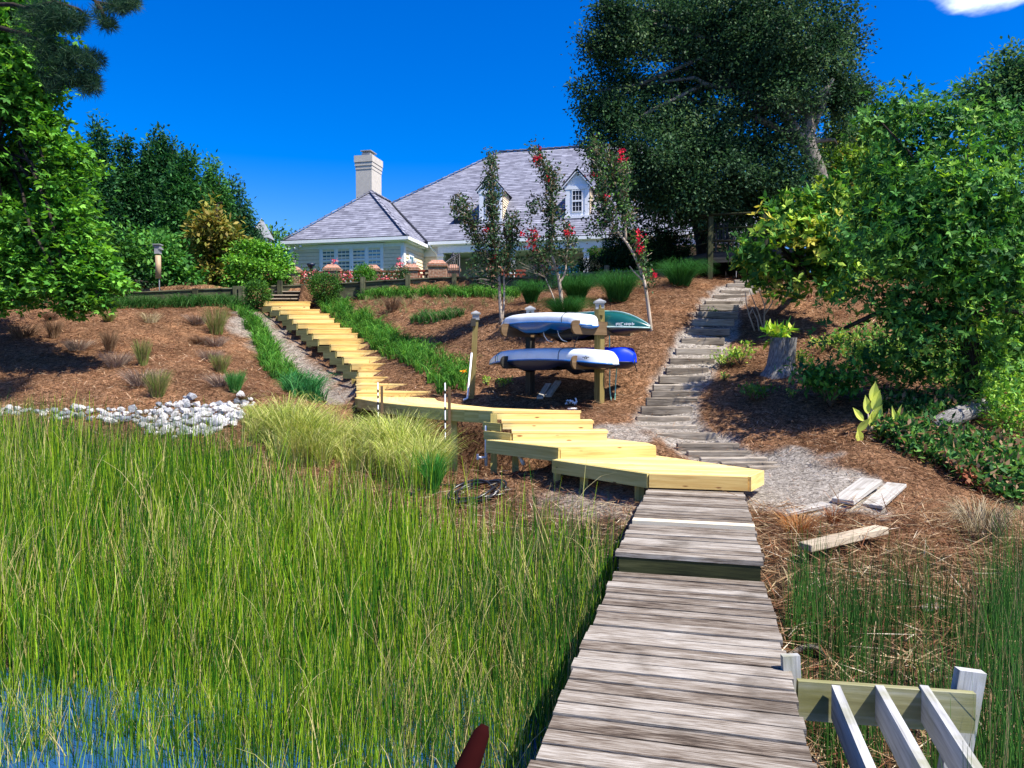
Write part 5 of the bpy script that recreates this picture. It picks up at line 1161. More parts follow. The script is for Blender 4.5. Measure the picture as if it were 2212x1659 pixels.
def blades(C, H_, lean, W, col, seg=3, az=None, droop=1.0, curve_p=2.0, face=None):
    """ribbon blades: C (n,3) base, height, horizontal lean distance"""
    n = len(C); az = rng.uniform(0, 2 * np.pi, n) if az is None else az; H_ = np.broadcast_to(H_, n); lean = np.broadcast_to(lean, n); W = np.broadcast_to(W, n)
    fa = rng.uniform(-1.0, 1.0, n) if face is None else face
    sx, sy = np.cos(fa), np.sin(fa); rows = []
    if droop > 1: ta = min(1, math.sqrt(1 / (3 * (droop - 1)))); H_ = H_ / (ta - (droop - 1) * ta ** 3)
    for k in range(seg + 1):
        t_ = k / seg; r_ = lean * t_ ** curve_p; zz_ = H_ * (t_ - (1 - droop) * 0 - np.maximum(0, droop - 1) * t_ ** 3)
        ctr = C + np.stack([np.cos(az) * r_, np.sin(az) * r_, zz_], 1); ww = W * (1 - t_ * .85) * .5
        o = np.stack([sx * ww, sy * ww, 0 * ww], 1); rows.append(ctr - o); rows.append(ctr + o)
    V = np.stack(rows, 1).reshape(-1, 3); m_ = 2 * (seg + 1); b0 = np.arange(n)[:, None] * m_
    Fc = np.concatenate([b0 + np.array([2 * k, 2 * k + 1, 2 * k + 3, 2 * k + 2]) for k in range(seg)], 0); return V, Fc, np.repeat(col, m_, 0)
def joinm(parts):
    V = []; Fc = []; Cc = []; o = 0
    for v, f, c in parts: V.append(v); Fc.append(f + o); Cc.append(c); o += len(v)
    return np.concatenate(V), np.concatenate(Fc), np.concatenate(Cc)
def put(name, parts, mat, parent=None, shift=0):
    V, Fc, c = joinm(parts); return fast(name, V, Fc, mat, parent, col=c)

def n3(p, s, sd=0): return (vnoise(p[:, 0] + p[:, 1] * .7, p[:, 2] - p[:, 1] * .5, s, 40 + sd) + vnoise(p[:, 2] + p[:, 0] * .6, p[:, 1] + p[:, 0] * .3, s, 50 + sd)) / 2
def crown_pts(blobs, dens, rc, shell=.55, lump=.28, seed=0, gap=0, gs=.8):
    """cluster centres inside blobs given as world (centre, radii)"""
    out_ = []; nrm_ = []
    for c, r in blobs:
        area = (r[0] * r[1] + r[0] * r[2] + r[1] * r[2]) * 4.19; n = max(6, int(area * dens)); d = rdir(n)
        l = 1 + lump * (vnoise(d[:, 0] * 3 + c[0], d[:, 2] * 3 + d[:, 1] * 2.3 + c[2], .55, seed) - .5) * 2
        rad = rng.uniform(shell ** 3, 1, n) ** (1 / 3) * l; p = np.array(c) + d * np.array(r) * rad[:, None]; out_.append(p); nrm_.append(d)
    p = np.concatenate(out_); nn = np.concatenate(nrm_)
    if gap:
        k = n3(p, gs); k = k > np.quantile(k, gap); p, nn = p[k], nn[k]
    return p, nn
def blob(u, v, ru, rv, Y, rd=None):
    c = P(u, v, Y); k = Y / F; return (c, (ru * k, (rd if rd else .8 * (ru + rv) / 2 * k), rv * k))
def cone_pts(cones, dens):
    out_ = []; nn = []
    for (u, vt, vb, hw, Y) in cones:
        a = P(u, vt, Y); b = P(u, vb, Y); Hh = a[2] - b[2]; R = hw / F * Y; n = int(dens * 3.14 * R * math.hypot(R, Hh)); h = 1 - np.sqrt(rng.uniform(0, 1, n)); h = h * 1.0; az = rng.uniform(0, 6.283, n)
        prof = (1 - h) ** .62 * (.72 + .28 * np.sin(h * Hh * 5.2 + az * 2)) * (.75 + .5 * vnoise(az * 1.2, h * 6, .7, int(u))); r_ = R * prof * np.sqrt(rng.uniform(.25, 1, n))
        out_.append(np.stack([a[0] + np.cos(az) * r_, Y + np.sin(az) * r_, b[2] + h * Hh], 1)); nn.append(np.stack([np.cos(az), np.sin(az), .5 + 0 * az], 1))
    return np.concatenate(out_), unit(np.concatenate(nn))
def foliage_mass(blobs, dens, per, rc, L, W, cols, wts=None, kind='leaf', shell=.55, lump=.28, amt=.3, flat=.75, zmin=None, gap=0, gs=.8):
    cp, cn = (cone_pts(blobs, dens) if len(blobs[0]) == 5 else crown_pts(blobs, dens / (1 - gap), rc, shell, lump, 0, gap, gs)); n = len(cp)
    tone = (rng.uniform(.75, 1.22, n) * (.7 + .6 * n3(cp, gs * 1.3, 3)))[:, None]; ci = rng.choice(len(cols), n, p=wts); cc = np.array(cols, float)[ci] * tone
    if kind == 'whorl':      # rosettes of narrow leaves round twig tips
        ax = unit(cn * .9 + rdir(n) * .8 + np.array([0, 0, .5])); tips = np.repeat(cp, per, 0) + rng.normal(size=(n * per, 3)) * rc; axr = unit(np.repeat(ax, per, 0) + rdir(n * per) * .5)
        k = 6; C_ = np.repeat(tips, k, 0); A_ = np.repeat(axr, k, 0); Dr = unit(A_ * rng.uniform(.15, .7, (len(C_), 1)) + unit(np.cross(A_, rdir(len(C_)))))
        c_ = np.repeat(np.repeat(cc, per, 0), k, 0) * rng.uniform(1 - amt, 1 + amt, (len(C_), 1)); up = A_
    else:
        m_ = n * per; off = rng.normal(size=(m_, 3)) * rc; off[:, 2] *= flat; C_ = np.repeat(cp, per, 0) + off
        Dr = unit(unit(off) * .6 + rdir(m_) * .8 + np.array([0, 0, -.15]) + np.repeat(cn, per, 0) * .3); c_ = np.repeat(cc, per, 0) * rng.uniform(1 - amt, 1 + amt, (m_, 1)); up = unit(rdir(m_) * .8 + np.array([0, 0, 1.0]))
        if kind == 'star':
            C_ = np.repeat(C_, 3, 0); up = np.repeat(up, 3, 0); base = np.repeat(Dr, 3, 0); s_ = unit(np.cross(base, up)); a_ = np.tile([-.95, 0, .95], m_)[:, None]; Dr = unit(base * np.cos(a_) + s_ * np.sin(a_)); c_ = np.repeat(c_, 3, 0)
    if zmin is not None:
        ok = C_[:, 2] > zmin; C_, Dr, up, c_ = C_[ok], Dr[ok], up[ok], c_[ok]
    m_ = len(C_); return leaves(C_, Dr, L * rng.uniform(.7, 1.25, m_), W * rng.uniform(.75, 1.2, m_), np.clip(c_, .002, 1), up)
def limbs(mb, base, targets, r0, wob=.15, r1=.03, mids=3):
    base = np.array(base, float)
    for t_ in targets:
        t_ = np.array(t_, float); pts_ = [base]; L = np.linalg.norm(t_ - base)
        for k in range(1, mids + 1):
            f_ = k / (mids + 1); pts_.append(base + (t_ - base) * f_ + np.array([0, 0, 1]) * L * .08 * math.sin(math.pi * f_) + rng.normal(size=3) * L * wob * .25)
        pts_.append(t_); mb.tube(pts_, [r0 * (1 - i / (mids + 1)) + r1 * i / (mids + 1) for i in range(mids + 2)], 7)
def tree(name, label, blobs, trunk, tr, cols, dens, per, rc, L, W, wts=None, kind='leaf', bark='barkdark', cat='tree', group=None, mat='leaf', nl=14, extra=None, limb_r=.12, **kw):
    base = trunk[0]; t_ = thing(name, label, cat, tuple(map(float, base)), group)
    V, Fc, c = foliage_mass(blobs, dens, per, rc, L, W, cols, wts, kind, **kw); fast('crown', V, Fc, M[mat], t_, col=c)
    mb = MB(); mb.tube(trunk, tr, 12); tg = []
    for b_, r_ in blobs:
        for _ in range(max(1, nl // len(blobs))): tg.append(np.array(b_) + rdir(1)[0] * np.array(r_) * .6)
    for q in tg:
        i = min(len(trunk) - 1, max(1, int(rng.integers(max(1, len(trunk) // 2), len(trunk))))); limbs(mb, trunk[i], [q], min(limb_r, tr[i] * .8))
    if extra: extra(mb)
    mb.build('trunk', M[bark], t_); return t_
GD = [(.018, .050, .014), (.030, .085, .020), (.055, .14, .028)]
# --- live oak
bl = [blob(*q) for q in [(1420, 120, 130, 105, 22.5), (1365, 215, 75, 70, 22.5), (1370, 60, 60, 40, 22), (1560, 60, 180, 110, 23), (1690, 70, 130, 120, 22), (1775, 160, 75, 95, 22.8), (1585, 240, 165, 130, 22.5), (1420, 330, 120, 100, 22), (1560, 385, 190, 95, 22.5),
                          (1470, 425, 105, 50, 21.8), (1800, 290, 40, 40, 24), (1295, 112, 46, 30, 22), (1268, 100, 24, 20, 22), (1310, 250, 45, 36, 22), (1272, 190, 30, 18, 22), (1288, 310, 30, 20, 22), (1330, 20, 40, 26, 22), (1270, 240, 18, 12, 22), (1822, 90, 36, 44, 22.5), (1858, 205, 26, 22, 22.8), (1640, 430, 90, 55, 23), (1830, 225, 34, 44, 22.5)]]
tk = [P(1800, 600, 22), P(1778, 430, 22), P(1765, 372, 22), P(1742, 310, 22), P(1748, 240, 22), P(1735, 180, 22.2), P(1690, 90, 22.5)]
def oak_extra(mb):
    mb.tube([P(1748, 330, 22), P(1720, 285, 21.9), P(1690, 240, 21.8), P(1600, 190, 22), P(1480, 150, 22.2)], [.2, .17, .14, .1, .05], 10); mb.tube([P(1750, 235, 22), P(1775, 205, 21.8), P(1800, 170, 21.7)], [.16, .12, .05], 9)
tree('live_oak', 'huge dark live oak with dense blue-green crown shading the raised deck', bl, tk, [.32, .28, .26, .24, .17, .15, .10], [(.016, .042, .020), (.030, .075, .030), (.055, .115, .045), (.09, .15, .06)], 20, 34, .19, .115, .058, [.35, .35, .22, .08], bark='bark', extra=oak_extra, nl=30, lump=.55, gap=.27, gs=.6)
t_ = thing('tree', 'dark leaning trunk with low limbs behind the deck corner post', 'tree', tuple(GY(1520, 25)))
mb = MB(); mb.tube([P(1528, 600, 24.5), P(1518, 520, 24.5), P(1505, 465, 24.5), P(1490, 430, 24.3), P(1450, 380, 24)], [.30, .24, .22, .16, .08], 10); mb.build('trunk', M['barkdark'], t_)
V, Fc, c = foliage_mass([blob(1600, 520, 110, 50, 26.5, 1.2), blob(1700, 470, 120, 90, 27), blob(1560, 440, 80, 50, 24.5)], 10, 14, .22, .16, .07, [(.012, .03, .014), (.02, .05, .02)]); fast('crown', V, Fc, M['leaf'], t_, col=c)
# --- yellow green trees behind on the right
def G0(u, Y): g = GY(u, Y); return g
tree('sunlit_tree', 'yellow-green sunlit tree right of the oak trunk, behind the big shrub', [blob(*q) for q in [(1850, 285, 65, 60, 27), (1890, 330, 80, 80, 27), (1830, 390, 60, 80, 27), (1930, 300, 50, 40, 27), (1880, 480, 90, 80, 26), (1800, 340, 30, 70, 27)]], [G0(1870, 27), P(1868, 460, 27), P(1870, 330, 27)], [.2, .16, .06],
     [(.10, .20, .03), (.17, .28, .045), (.06, .13, .02), (.30, .22, .05)], 14, 16, .25, .19, .10, [.4, .35, .2, .05], bark='bark', gap=.35, gs=.9)
tree('tree', 'tall blue-green tree at the right edge rising behind the shrub tree', [blob(*q) for q in [(2190, 150, 50, 50, 27), (2160, 200, 60, 60, 27), (2230, 210, 60, 90, 27), (2120, 240, 40, 40, 27), (2180, 290, 90, 60, 27)]], [G0(2180, 27), P(2180, 400, 27), P(2185, 200, 27)], [.22, .18, .06],
     [(.03, .085, .035), (.05, .12, .04), (.09, .17, .05)], 14, 16, .24, .19, .09, bark='bark', gap=.35, gs=.9)
# --- big shrub tree, right foreground
sb_ = G(2098, 890)
bl = [blob(*q) for q in [(2010, 300, 120, 80, 11.6), (1930, 250, 70, 50, 12), (2130, 330, 120, 90, 12), (1945, 400, 80, 75, 11.5), (2060, 430, 150, 80, 10.8), (2200, 450, 90, 110, 11), (1895, 480, 75, 60, 11.3), (2000, 540, 150, 70, 10.6), (2150, 580, 130, 80, 10.8), (1925, 590, 75, 45, 11), (1875, 655, 85, 45, 11.2),
                          (2010, 660, 110, 55, 10.8), (1970, 740, 140, 55, 11), (1835, 700, 55, 28, 11.2), (2190, 700, 60, 80, 11.5), (2080, 770, 90, 40, 11), (1900, 790, 110, 40, 11.6)]]
def sh_extra(mb):
    for u, v in [(1900, 260), (1980, 230), (2040, 260), (2100, 270), (1830, 500), (1870, 660), (2180, 620)]: limbs(mb, P(2085, 640, 11.2), [P(u, v, 11.4)], .05, r1=.01)
tree('shrub_tree', 'broad bright green large shrub tree filling the right side by the path', bl, [sb_, P(2100, 780, 11.2), P(2085, 680, 11.2), P(2075, 540, 11.2)], [.17, .13, .12, .06], [(.022, .085, .018), (.045, .15, .025), (.10, .24, .04), (.22, .38, .05)], 22, 7, .14, .105, .036, [.28, .36, .26, .10], kind='whorl', extra=sh_extra, lump=.5, shell=.4, gap=.46, gs=.40, limb_r=.06)
# wispy top twigs
t_ = bpy.data.objects[-1] if False else None
# --- magnolia-like bush beside the path top
mb_ = G(1720, 642)
bl = [blob(*q) for q in [(1725, 470, 70, 50, 16), (1680, 520, 70, 50, 15.6), (1750, 530, 75, 60, 15.6), (1645, 560, 50, 38, 15.8), (1700, 590, 80, 40, 15.8), (1790, 470, 50, 70, 16.2), (1790, 590, 60, 50, 16)]]
tree('magnolia_bush', 'glossy leaved magnolia bush with yellow new growth at the top of the path', bl, [mb_, P(1722, 580, 16), P(1720, 500, 16)], [.09, .07, .03], [(.03, .10, .02), (.07, .19, .03), (.26, .38, .05), (.55, .52, .10)], 20, 3, .13, .19, .07, [.32, .34, .28, .06], kind='whorl', bark='barkdark', cat='bush', limb_r=.05, gap=.3, gs=.5)  # yellow leaf colours put the sunlight into the crown
# --- sweet gum on the far left
bl = [blob(q[0], q[1], q[2], q[3], q[4] + 2.6, *q[5:]) for q in [(40, 60, 95, 80, 14.5), (85, 150, 50, 60, 14), (30, 190, 70, 70, 14), (60, 270, 60, 60, 14.2), (100, 340, 80, 50, 14), (40, 380, 100, 60, 14.5), (120, 420, 75, 50, 13.8), (60, 470, 110, 50, 14), (150, 500, 60, 45, 13.6), (40, 560, 90, 40, 13.8),
                          (190, 560, 50, 35, 13.5), (140, 610, 60, 38, 13.4), (225, 610, 36, 22, 13.3), (20, 640, 60, 30, 13.5), (205, 650, 26, 18, 13.2), (150, 660, 30, 20, 13.2), (-60, 300, 100, 250, 15, 2.0), (-40, 560, 80, 80, 14.5), (20, 0, 90, 70, 14.5)]]
tree('sweetgum_tree', 'bright green sweetgum with star leaves overhanging the slope at far left', bl, [GY(-60, 18.5), P(-60, 560, 18), P(-50, 300, 17.5), P(-40, 60, 17)], [.24, .2, .16, .08], [(.045, .15, .02), (.09, .25, .03), (.15, .34, .045), (.02, .07, .015)], 28, 10, .16, .125, .072, [.3, .34, .24, .12], kind='star', bark='barkdark', nl=18, lump=.4, limb_r=.035, flat=.55, gap=.2, gs=.5)
# --- pine boughs top left
t_ = thing('pine_tree', 'dark long-needled pine boughs hanging at the top left corner', 'pine', tuple(GY(-190, 18)))
mb = MB(); mb.tube([GY(-190, 18), P(-185, 300, 18), P(-180, -100, 18)], [.32, .26, .2], 12)
tips = []
for pts_ in [[(-180, 60), (0, 60), (60, 75), (110, 100), (165, 140), (200, 170)], [(110, 100), (130, 150), (150, 190)], [(-180, -60), (60, -20), (160, -30), (210, 5), (250, 12), (285, 8)], [(60, 20), (120, 5), (170, 20), (195, 38)], [(-180, 10), (30, 10), (100, 30), (130, 45)], [(210, 5), (225, 35), (232, 55)]]:
    q = [P(u, v, 13.0 if u > -100 else 17.8) for u, v in pts_]; mb.tube(q, list(np.linspace(.05, .012, len(q))), 7)
mb.build('trunk', M['barkdark'], t_)
cl = [(165, 150, 50, 44, 150), (190, 185, 30, 22, 60), (200, 130, 24, 22, 40), (130, 120, 36, 30, 60), (100, 130, 30, 60, 70), (150, 45, 48, 26, 110), (110, 25, 40, 26, 60), (255, 12, 36, 16, 70), (285, 6, 14, 10, 26), (232, 52, 16, 12, 32), (212, 30, 10, 16, 16), (75, 60, 60, 60, 120), (120, 180, 30, 22, 36)]
C_ = []; 
for u, v, ru, rv, n in cl:
    a_ = rng.uniform(0, 6.28, n); r_ = np.sqrt(rng.uniform(0, 1, n)); 
    for k in range(n): C_.append(P(u + ru * .85 * r_[k] * math.cos(a_[k]), v + rv * .85 * r_[k] * math.sin(a_[k]), 13.0 + rng.uniform(-.35, .35)))
C_ = np.repeat(np.array(C_), 26, 0); n = len(C_); D_ = unit(rdir(n) + np.array([.25, -.1, .15])); put('needles', [leaves(C_, D_, .19 * rng.uniform(.7, 1.1, n), .007, palette([(.012, .045, .022), (.022, .07, .03), (.05, .11, .04)], n, [.5, .35, .15]))], M['needle'], t_)
# --- background trees on the left
def conif(lab, prof, Y, cols, L=.27, dens=8.0, name='cedar_tree', per=24, wts=None):
    bl = []; 
    for (u, v, ru, rv) in prof: bl.append(blob(u, v, ru * .93, rv * .98, Y + rng.uniform(-.6, .6)))
    u0 = float(np.mean([q[0] for q in prof[len(prof) // 2:]])); top = min(prof, key=lambda q: q[1])
    return tree(name, lab, bl, [GY(u0, Y), P(u0 * .6 + top[0] * .4, 540, Y), P(top[0], top[1], Y)], [.22, .14, .03], cols, dens, per, .21, L, .12, wts, 'leaf', cat='tree', group='tall evergreens at the left behind the wall', nl=6, lump=.5, flat=1.1, gap=.3, gs=.9, limb_r=.03)
CD = [(.014, .055, .022), (.026, .09, .028), (.05, .14, .04)]
CD = [(.010, .045, .018), (.020, .075, .024), (.04, .12, .034)]
def spire(lab, cones, cols, L=.20, name='cedar_tree'):
    t_ = thing(name, lab, 'tree', tuple(map(float, GY(cones[0][0], cones[0][4]))), 'tall evergreens at the left behind the wall')
    V, Fc, c = foliage_mass(cones, 30.0, 24, .16, L, .09, cols, None, 'leaf', flat=1.2); fast('crown', V, Fc, M['leaf'], t_, col=c); mb = MB()
    for (u, vt, vb, hw, Y) in cones: mb.tube([GY(u, Y) - np.array([0, 0, .2]), P(u, (vt + vb) / 2, Y), P(u, vt + 8, Y)], [.16, .09, .02], 8)
    mb.build('trunk', M['barkdark'], t_)
spire('tallest dark cedar, right behind the sweetgum edge', [(212, 256, 640, 66, 33), (182, 320, 640, 50, 33.6)], CD)
spire('narrow dark cedar between the two tallest evergreens', [(270, 282, 640, 52, 34)], CD)
spire('broad dark evergreen with the highest rounded head', [(345, 278, 640, 70, 35), (320, 300, 600, 46, 34.5), (372, 300, 620, 56, 35), (306, 330, 600, 40, 34.6)], CD)
spire('dense evergreen below the rounded head with drooping boughs', [(405, 318, 640, 64, 31.5), (380, 350, 640, 60, 31)], [(.014, .06, .016), (.028, .10, .024), (.05, .15, .034)])
spire('green evergreen with slim top left of the chimney sky gap', [(452, 336, 640, 58, 34), (474, 372, 640, 50, 34)], [(.025, .085, .02), (.045, .14, .03)])
spire('loose bluish pine sloping down toward the cupola', [(502, 378, 640, 46, 36), (530, 430, 640, 44, 36.3), (552, 478, 640, 30, 36)], [(.02, .07, .035), (.04, .11, .045)])
conif('bronze yellow cedar beside the light green maple', [(470, 440, 20, 30), (480, 485, 34, 30), (450, 520, 36, 34), (495, 535, 30, 30), (465, 575, 40, 34)], 29.5, [(.17, .17, .03), (.24, .19, .045), (.09, .12, .02)], name='bronze_cedar')
conif('mid green leafy tree just behind the birdhouse pole', [(300, 520, 50, 45), (350, 560, 44, 40), (290, 590, 66, 36), (400, 600, 36, 26)], 27.5, [(.03, .12, .02), (.055, .17, .03), (.10, .24, .04)], L=.2, name='leafy_tree')
conif('dark leafy tree between the sweetgum and birdhouse pole', [(150, 420, 40, 50), (170, 500, 60, 50), (230, 560, 50, 40), (150, 590, 80, 40)], 27, [(.02, .075, .016), (.035, .11, .02)], L=.2, name='leafy_tree')
tree('maple_tree', 'light green layered maple below the cupola', [blob(*q) for q in [(545, 540, 36, 20, 28), (590, 550, 34, 22, 28), (525, 570, 40, 20, 27.5), (575, 585, 40, 20, 27.5), (530, 605, 40, 20, 27.5), (605, 580, 26, 20, 28)]], [GY(560, 28), P(560, 590, 28), P(560, 550, 28)], [.1, .08, .04], [(.10, .26, .03), (.17, .36, .05), (.05, .15, .02)], 30, 16, .15, .14, .075, kind='leaf', flat=.35, limb_r=.05)
tree('distant_tree', 'small distant green tree left of the house eave', [blob(*q) for q in [(590, 505, 18, 16, 60), (580, 520, 24, 12, 60)]], [GY(588, 60), P(588, 520, 60), P(590, 505, 60)], [.2, .15, .05], [(.06, .15, .03), (.10, .22, .05)], 3, 12, .4, .4, .2)
tree('distant_tree', 'small distant blue-green tree just above the house eave corner', [blob(*q) for q in [(622, 512, 16, 12, 70), (632, 530, 14, 16, 70)]], [GY(625, 70), P(625, 525, 70), P(622, 512, 70)], [.2, .15, .05], [(.05, .12, .05)], 3, 12, .4, .4, .2)
# understory: shade shrubs behind the wall at left
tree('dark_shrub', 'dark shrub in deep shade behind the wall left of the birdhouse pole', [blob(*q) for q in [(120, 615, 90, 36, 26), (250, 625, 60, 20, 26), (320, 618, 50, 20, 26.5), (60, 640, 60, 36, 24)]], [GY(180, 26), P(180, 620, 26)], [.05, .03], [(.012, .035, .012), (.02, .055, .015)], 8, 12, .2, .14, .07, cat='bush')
# --- right background backdrop trees so the horizon never shows a gap
for (u, Y, lab, w_) in [(-300, 40, 'broad dark tree beyond the left edge of the lawn', 260), (2420, 30, 'broad green tree beyond the right edge of the slope', 200)]:
    tree('tree', lab, [blob(u, 420, w_, 200, Y), blob(u + 100, 520, w_ * .8, 120, Y)], [GY(u, Y), P(u, 400, Y)], [.4, .2], GD, 2.4, 14, .35, .3, .14)

tree('tree', 'dense green tree mass behind the shrub tree at the top of the right bank', [blob(*q) for q in [(1900, 560, 120, 70, 24), (2080, 520, 130, 90, 24), (2220, 560, 100, 110, 24), (1990, 620, 140, 50, 23), (2150, 650, 120, 50, 23), (1830, 600, 70, 50, 23)]], [GY(2060, 24), P(2060, 600, 24), P(2060, 520, 24)], [.3, .25, .1], [(.03, .10, .02), (.07, .18, .03), (.14, .28, .05)], 12, 14, .24, .19, .09)
# --- crape myrtles: thin pale stems, sparse upright foliage, red flower heads
def crape(label, Y, stems, blobs, flowers, cols, bx):
    g0_ = GY(bx, Y); t_ = thing('crape_myrtle', label, 'tree', tuple(g0_), 'young crape myrtles on the slope'); mb = MB(); allp = []
    for pts_, r0 in stems:
        q = [P(u, v, Y) for u, v in pts_]
        if pts_[0][1] > 640: q[0] = g0_ - np.array([0, 0, .1])
        tt = np.linspace(0, 1, len(q) * 3); ar = np.array(q); qq = np.stack([np.interp(tt, np.linspace(0, 1, len(q)), ar[:, k]) for k in range(3)], 1); qq[1:-1] = (qq[:-2] + qq[1:-1] * 2 + qq[2:]) / 4
        mb.tube(qq, list(np.linspace(r0, .012, len(qq))), 8); allp += list(qq)
    parts = []; allp = np.array(allp)
    for (u, v, ru, rv, n) in blobs:
        cc = [];
        for _ in range(n):
            a_ = rng.uniform(0, 6.28); r_ = math.sqrt(rng.uniform(0, 1)); cc.append(P(u + ru * r_ * math.cos(a_), v + rv * r_ * math.sin(a_), Y + rng.uniform(-.35, .35)))
        cc = np.array(cc)
        for c_ in cc:
            d = np.linalg.norm(allp - c_ - np.array([0, 0, -.15]), axis=1); k = int(np.argmin(d))
            if rng.uniform() < .45 and d[k] < 1.3: mb.tube([allp[k], (allp[k] + c_) / 2 + np.array([0, 0, .03]), c_], [.009, .006, .004], 4)
        dd = np.linalg.norm(allp[None] - cc[:, None], axis=2); nk = dd.argmin(1); pull = (rng.uniform(0, .75, len(cc)) * (dd.min(1) > .12))[:, None]; cc = cc * (1 - pull) + allp[nk] * pull; cc = cc[rng.uniform(0, 1, len(cc)) < (.9 if bx < 1100 else .68)]; C_ = np.repeat(cc, 15, 0) + rng.normal(size=(len(cc) * 15, 3)) * np.array([.06, .06, .11]); m_ = len(C_)
        parts.append(leaves(C_, unit(rdir(m_) + np.array([0, 0, .5])), .085 * rng.uniform(.7, 1.2, m_), .045, palette(cols, m_), None))
    mb.build('trunk', M['barkpale'], t_); put('crown', parts, M['leaf'], t_)
    for (u, v, ru, rv, n) in flowers:
        n = max(3, n // 2); ru *= .8; C_ = np.array([P(u + rng.normal() * ru * .5, v + rng.normal() * rv * .5, Y - .1 + rng.uniform(-.2, .2)) for _ in range(n)]); C_ = np.repeat(C_, 9, 0) + rng.normal(size=(n * 9, 3)) * .035; m_ = len(C_)
        FL = leaves(C_, rdir(m_), .05, .045, palette([(.50, .008, .02), (.34, .006, .02), (.62, .03, .05)], m_))
        put('flower_head', [parts_ for parts_ in [FL]], M['leaf'], t_)
cm = [(.016, .045, .02), (.03, .075, .03), (.06, .12, .045), (.09, .07, .035)]
crape('leftmost young crape myrtle with dense dark green twigs before the dormer', 18, [([(1084, 692), (1080, 650), (1078, 600), (1068, 540), (1064, 450), (1062, 350)], .045), ([(1088, 692), (1090, 640), (1088, 590), (1100, 520), (1110, 460)], .03), ([(1078, 600), (1050, 540), (1010, 460), (990, 440)], .018)],
      [(1062, 365, 17, 40, 34), (1062, 430, 24, 45, 52), (1002, 452, 34, 26, 44), (1030, 500, 40, 30, 46), (1068, 520, 38, 60, 110), (1110, 500, 26, 40, 44), (1060, 580, 66, 36, 60), (1105, 565, 40, 28, 30)], [(1055, 490, 12, 20, 8), (1075, 560, 14, 12, 3), (1140, 500, 10, 10, 6)], cm, 1084)
crape('middle young crape myrtle with pale forked stem rising behind the white kayak', 17.8, [([(1217, 690), (1210, 620), (1205, 590), (1188, 540), (1196, 450), (1190, 380), (1160, 325)], .05), ([(1208, 612), (1222, 590), (1224, 540), (1230, 500)], .028), ([(1205, 590), (1180, 560), (1150, 520)], .026), ([(1212, 650), (1190, 628), (1178, 600)], .02)],
      [(1156, 335, 16, 24, 24), (1170, 372, 22, 28, 36), (1192, 410, 22, 24, 34), (1205, 380, 14, 20, 12), (1160, 455, 40, 26, 50), (1200, 470, 24, 40, 48), (1215, 525, 34, 34, 50), (1160, 530, 34, 30, 44), (1190, 570, 60, 30, 50), (1145, 570, 28, 24, 20)],
      [(1164, 345, 12, 16, 14), (1152, 508, 18, 20, 20), (1146, 530, 10, 10, 8), (1232, 495, 12, 18, 18), (1185, 390, 6, 6, 3), (1130, 505, 6, 6, 4)], cm, 1217)
crape('rightmost young crape myrtle with long bent pale stem beside the path', 16.2, [([(1407, 720), (1400, 660), (1393, 610), (1375, 560), (1355, 525), (1325, 490), (1305, 440), (1300, 380), (1285, 320)], .045), ([(1352, 520), (1350, 470), (1330, 400), (1320, 350)], .03), ([(1393, 610), (1372, 590), (1360, 575)], .018)],
      [(1290, 330, 30, 24, 40), (1310, 365, 44, 34, 80), (1320, 420, 44, 40, 80), (1345, 380, 26, 40, 40), (1290, 440, 24, 40, 36), (1345, 470, 34, 36, 60), (1300, 500, 24, 24, 18), (1392, 540, 18, 40, 26), (1400, 600, 14, 24, 14), (1270, 500, 22, 12, 12)],
      [(1338, 332, 12, 12, 12), (1380, 520, 9, 36, 26), (1410, 595, 8, 8, 5), (1275, 380, 8, 8, 4), (1310, 425, 6, 6, 4)], cm + [(.10, .22, .04)], 1407)

# --- clipped bushes and hedge
def bush(label, specs, cols, L=.07, dens=260, name='round_bush', cat='bush', group=None, Yb=None, wts=None, per=7, rc=.05, stem=True, kind='leaf', lump=.12, W=None):
    bl = [blob(*q) for q in specs]; c, r = bl[0]; g_ = np.array([c[0], c[1], float(ground(c[0], c[1])[0])]); t_ = thing(name, label, cat, tuple(g_), group)
    V, Fc, cc = foliage_mass(bl, dens, per, rc, L, W or L * .5, cols, wts, kind, shell=.75, lump=lump, flat=1); fast('foliage', V, Fc, M['leaf'], t_, col=cc)
    mb = MB()
    for b_, r_ in bl: mb.tube([g_, (g_ + b_) / 2, b_ + np.array([0, 0, r_[2] * .4])], [.04, .035, .015], 6)
    mb.build('stem', M['barkdark'], t_); return t_
BX = [(.02, .07, .014), (.04, .12, .02), (.08, .19, .03)]
bush('large round boxwood right of the old garden steps', [(701, 621, 33, 28, 24.6)], BX, group='clipped boxwoods by the garden steps', lump=.08)
bush('round boxwood left of the old garden steps', [(556, 634, 26, 28, 24.4)], BX, group='clipped boxwoods by the garden steps', lump=.08)
bush('flat topped boxwood in front of the brick screens', [(787, 593, 23, 18, 28)], [(.05, .16, .02), (.09, .24, .03)], group='clipped boxwoods by the garden steps', lump=.08)
bush('low dark boxwood behind the old garden steps', [(613, 610, 18, 10, 28)], BX, lump=.08); bush('low yellow-green boxwood left of the leftmost brick pillar', [(590, 607, 16, 10, 28.5)], [(.14, .26, .03), (.2, .32, .05)], lump=.08)
bush('big black-green clipped hedge in front of the porch', [(1350, 535, 50, 40, 23.2), (1400, 530, 60, 40, 23.4), (1450, 540, 42, 42, 23.2), (1400, 555, 90, 32, 23.2), (1340, 565, 40, 28, 23)], [(.010, .028, .010), (.016, .042, .014), (.03, .07, .02)], L=.09, dens=120, name='clipped_hedge', cat='hedge')
bush('low dark spreading bush left of the big hedge', [(1285, 572, 36, 16, 23.4), (1320, 560, 20, 20, 23.4)], [(.010, .025, .010), (.03, .05, .015)], L=.08, dens=120, name='low_bush')
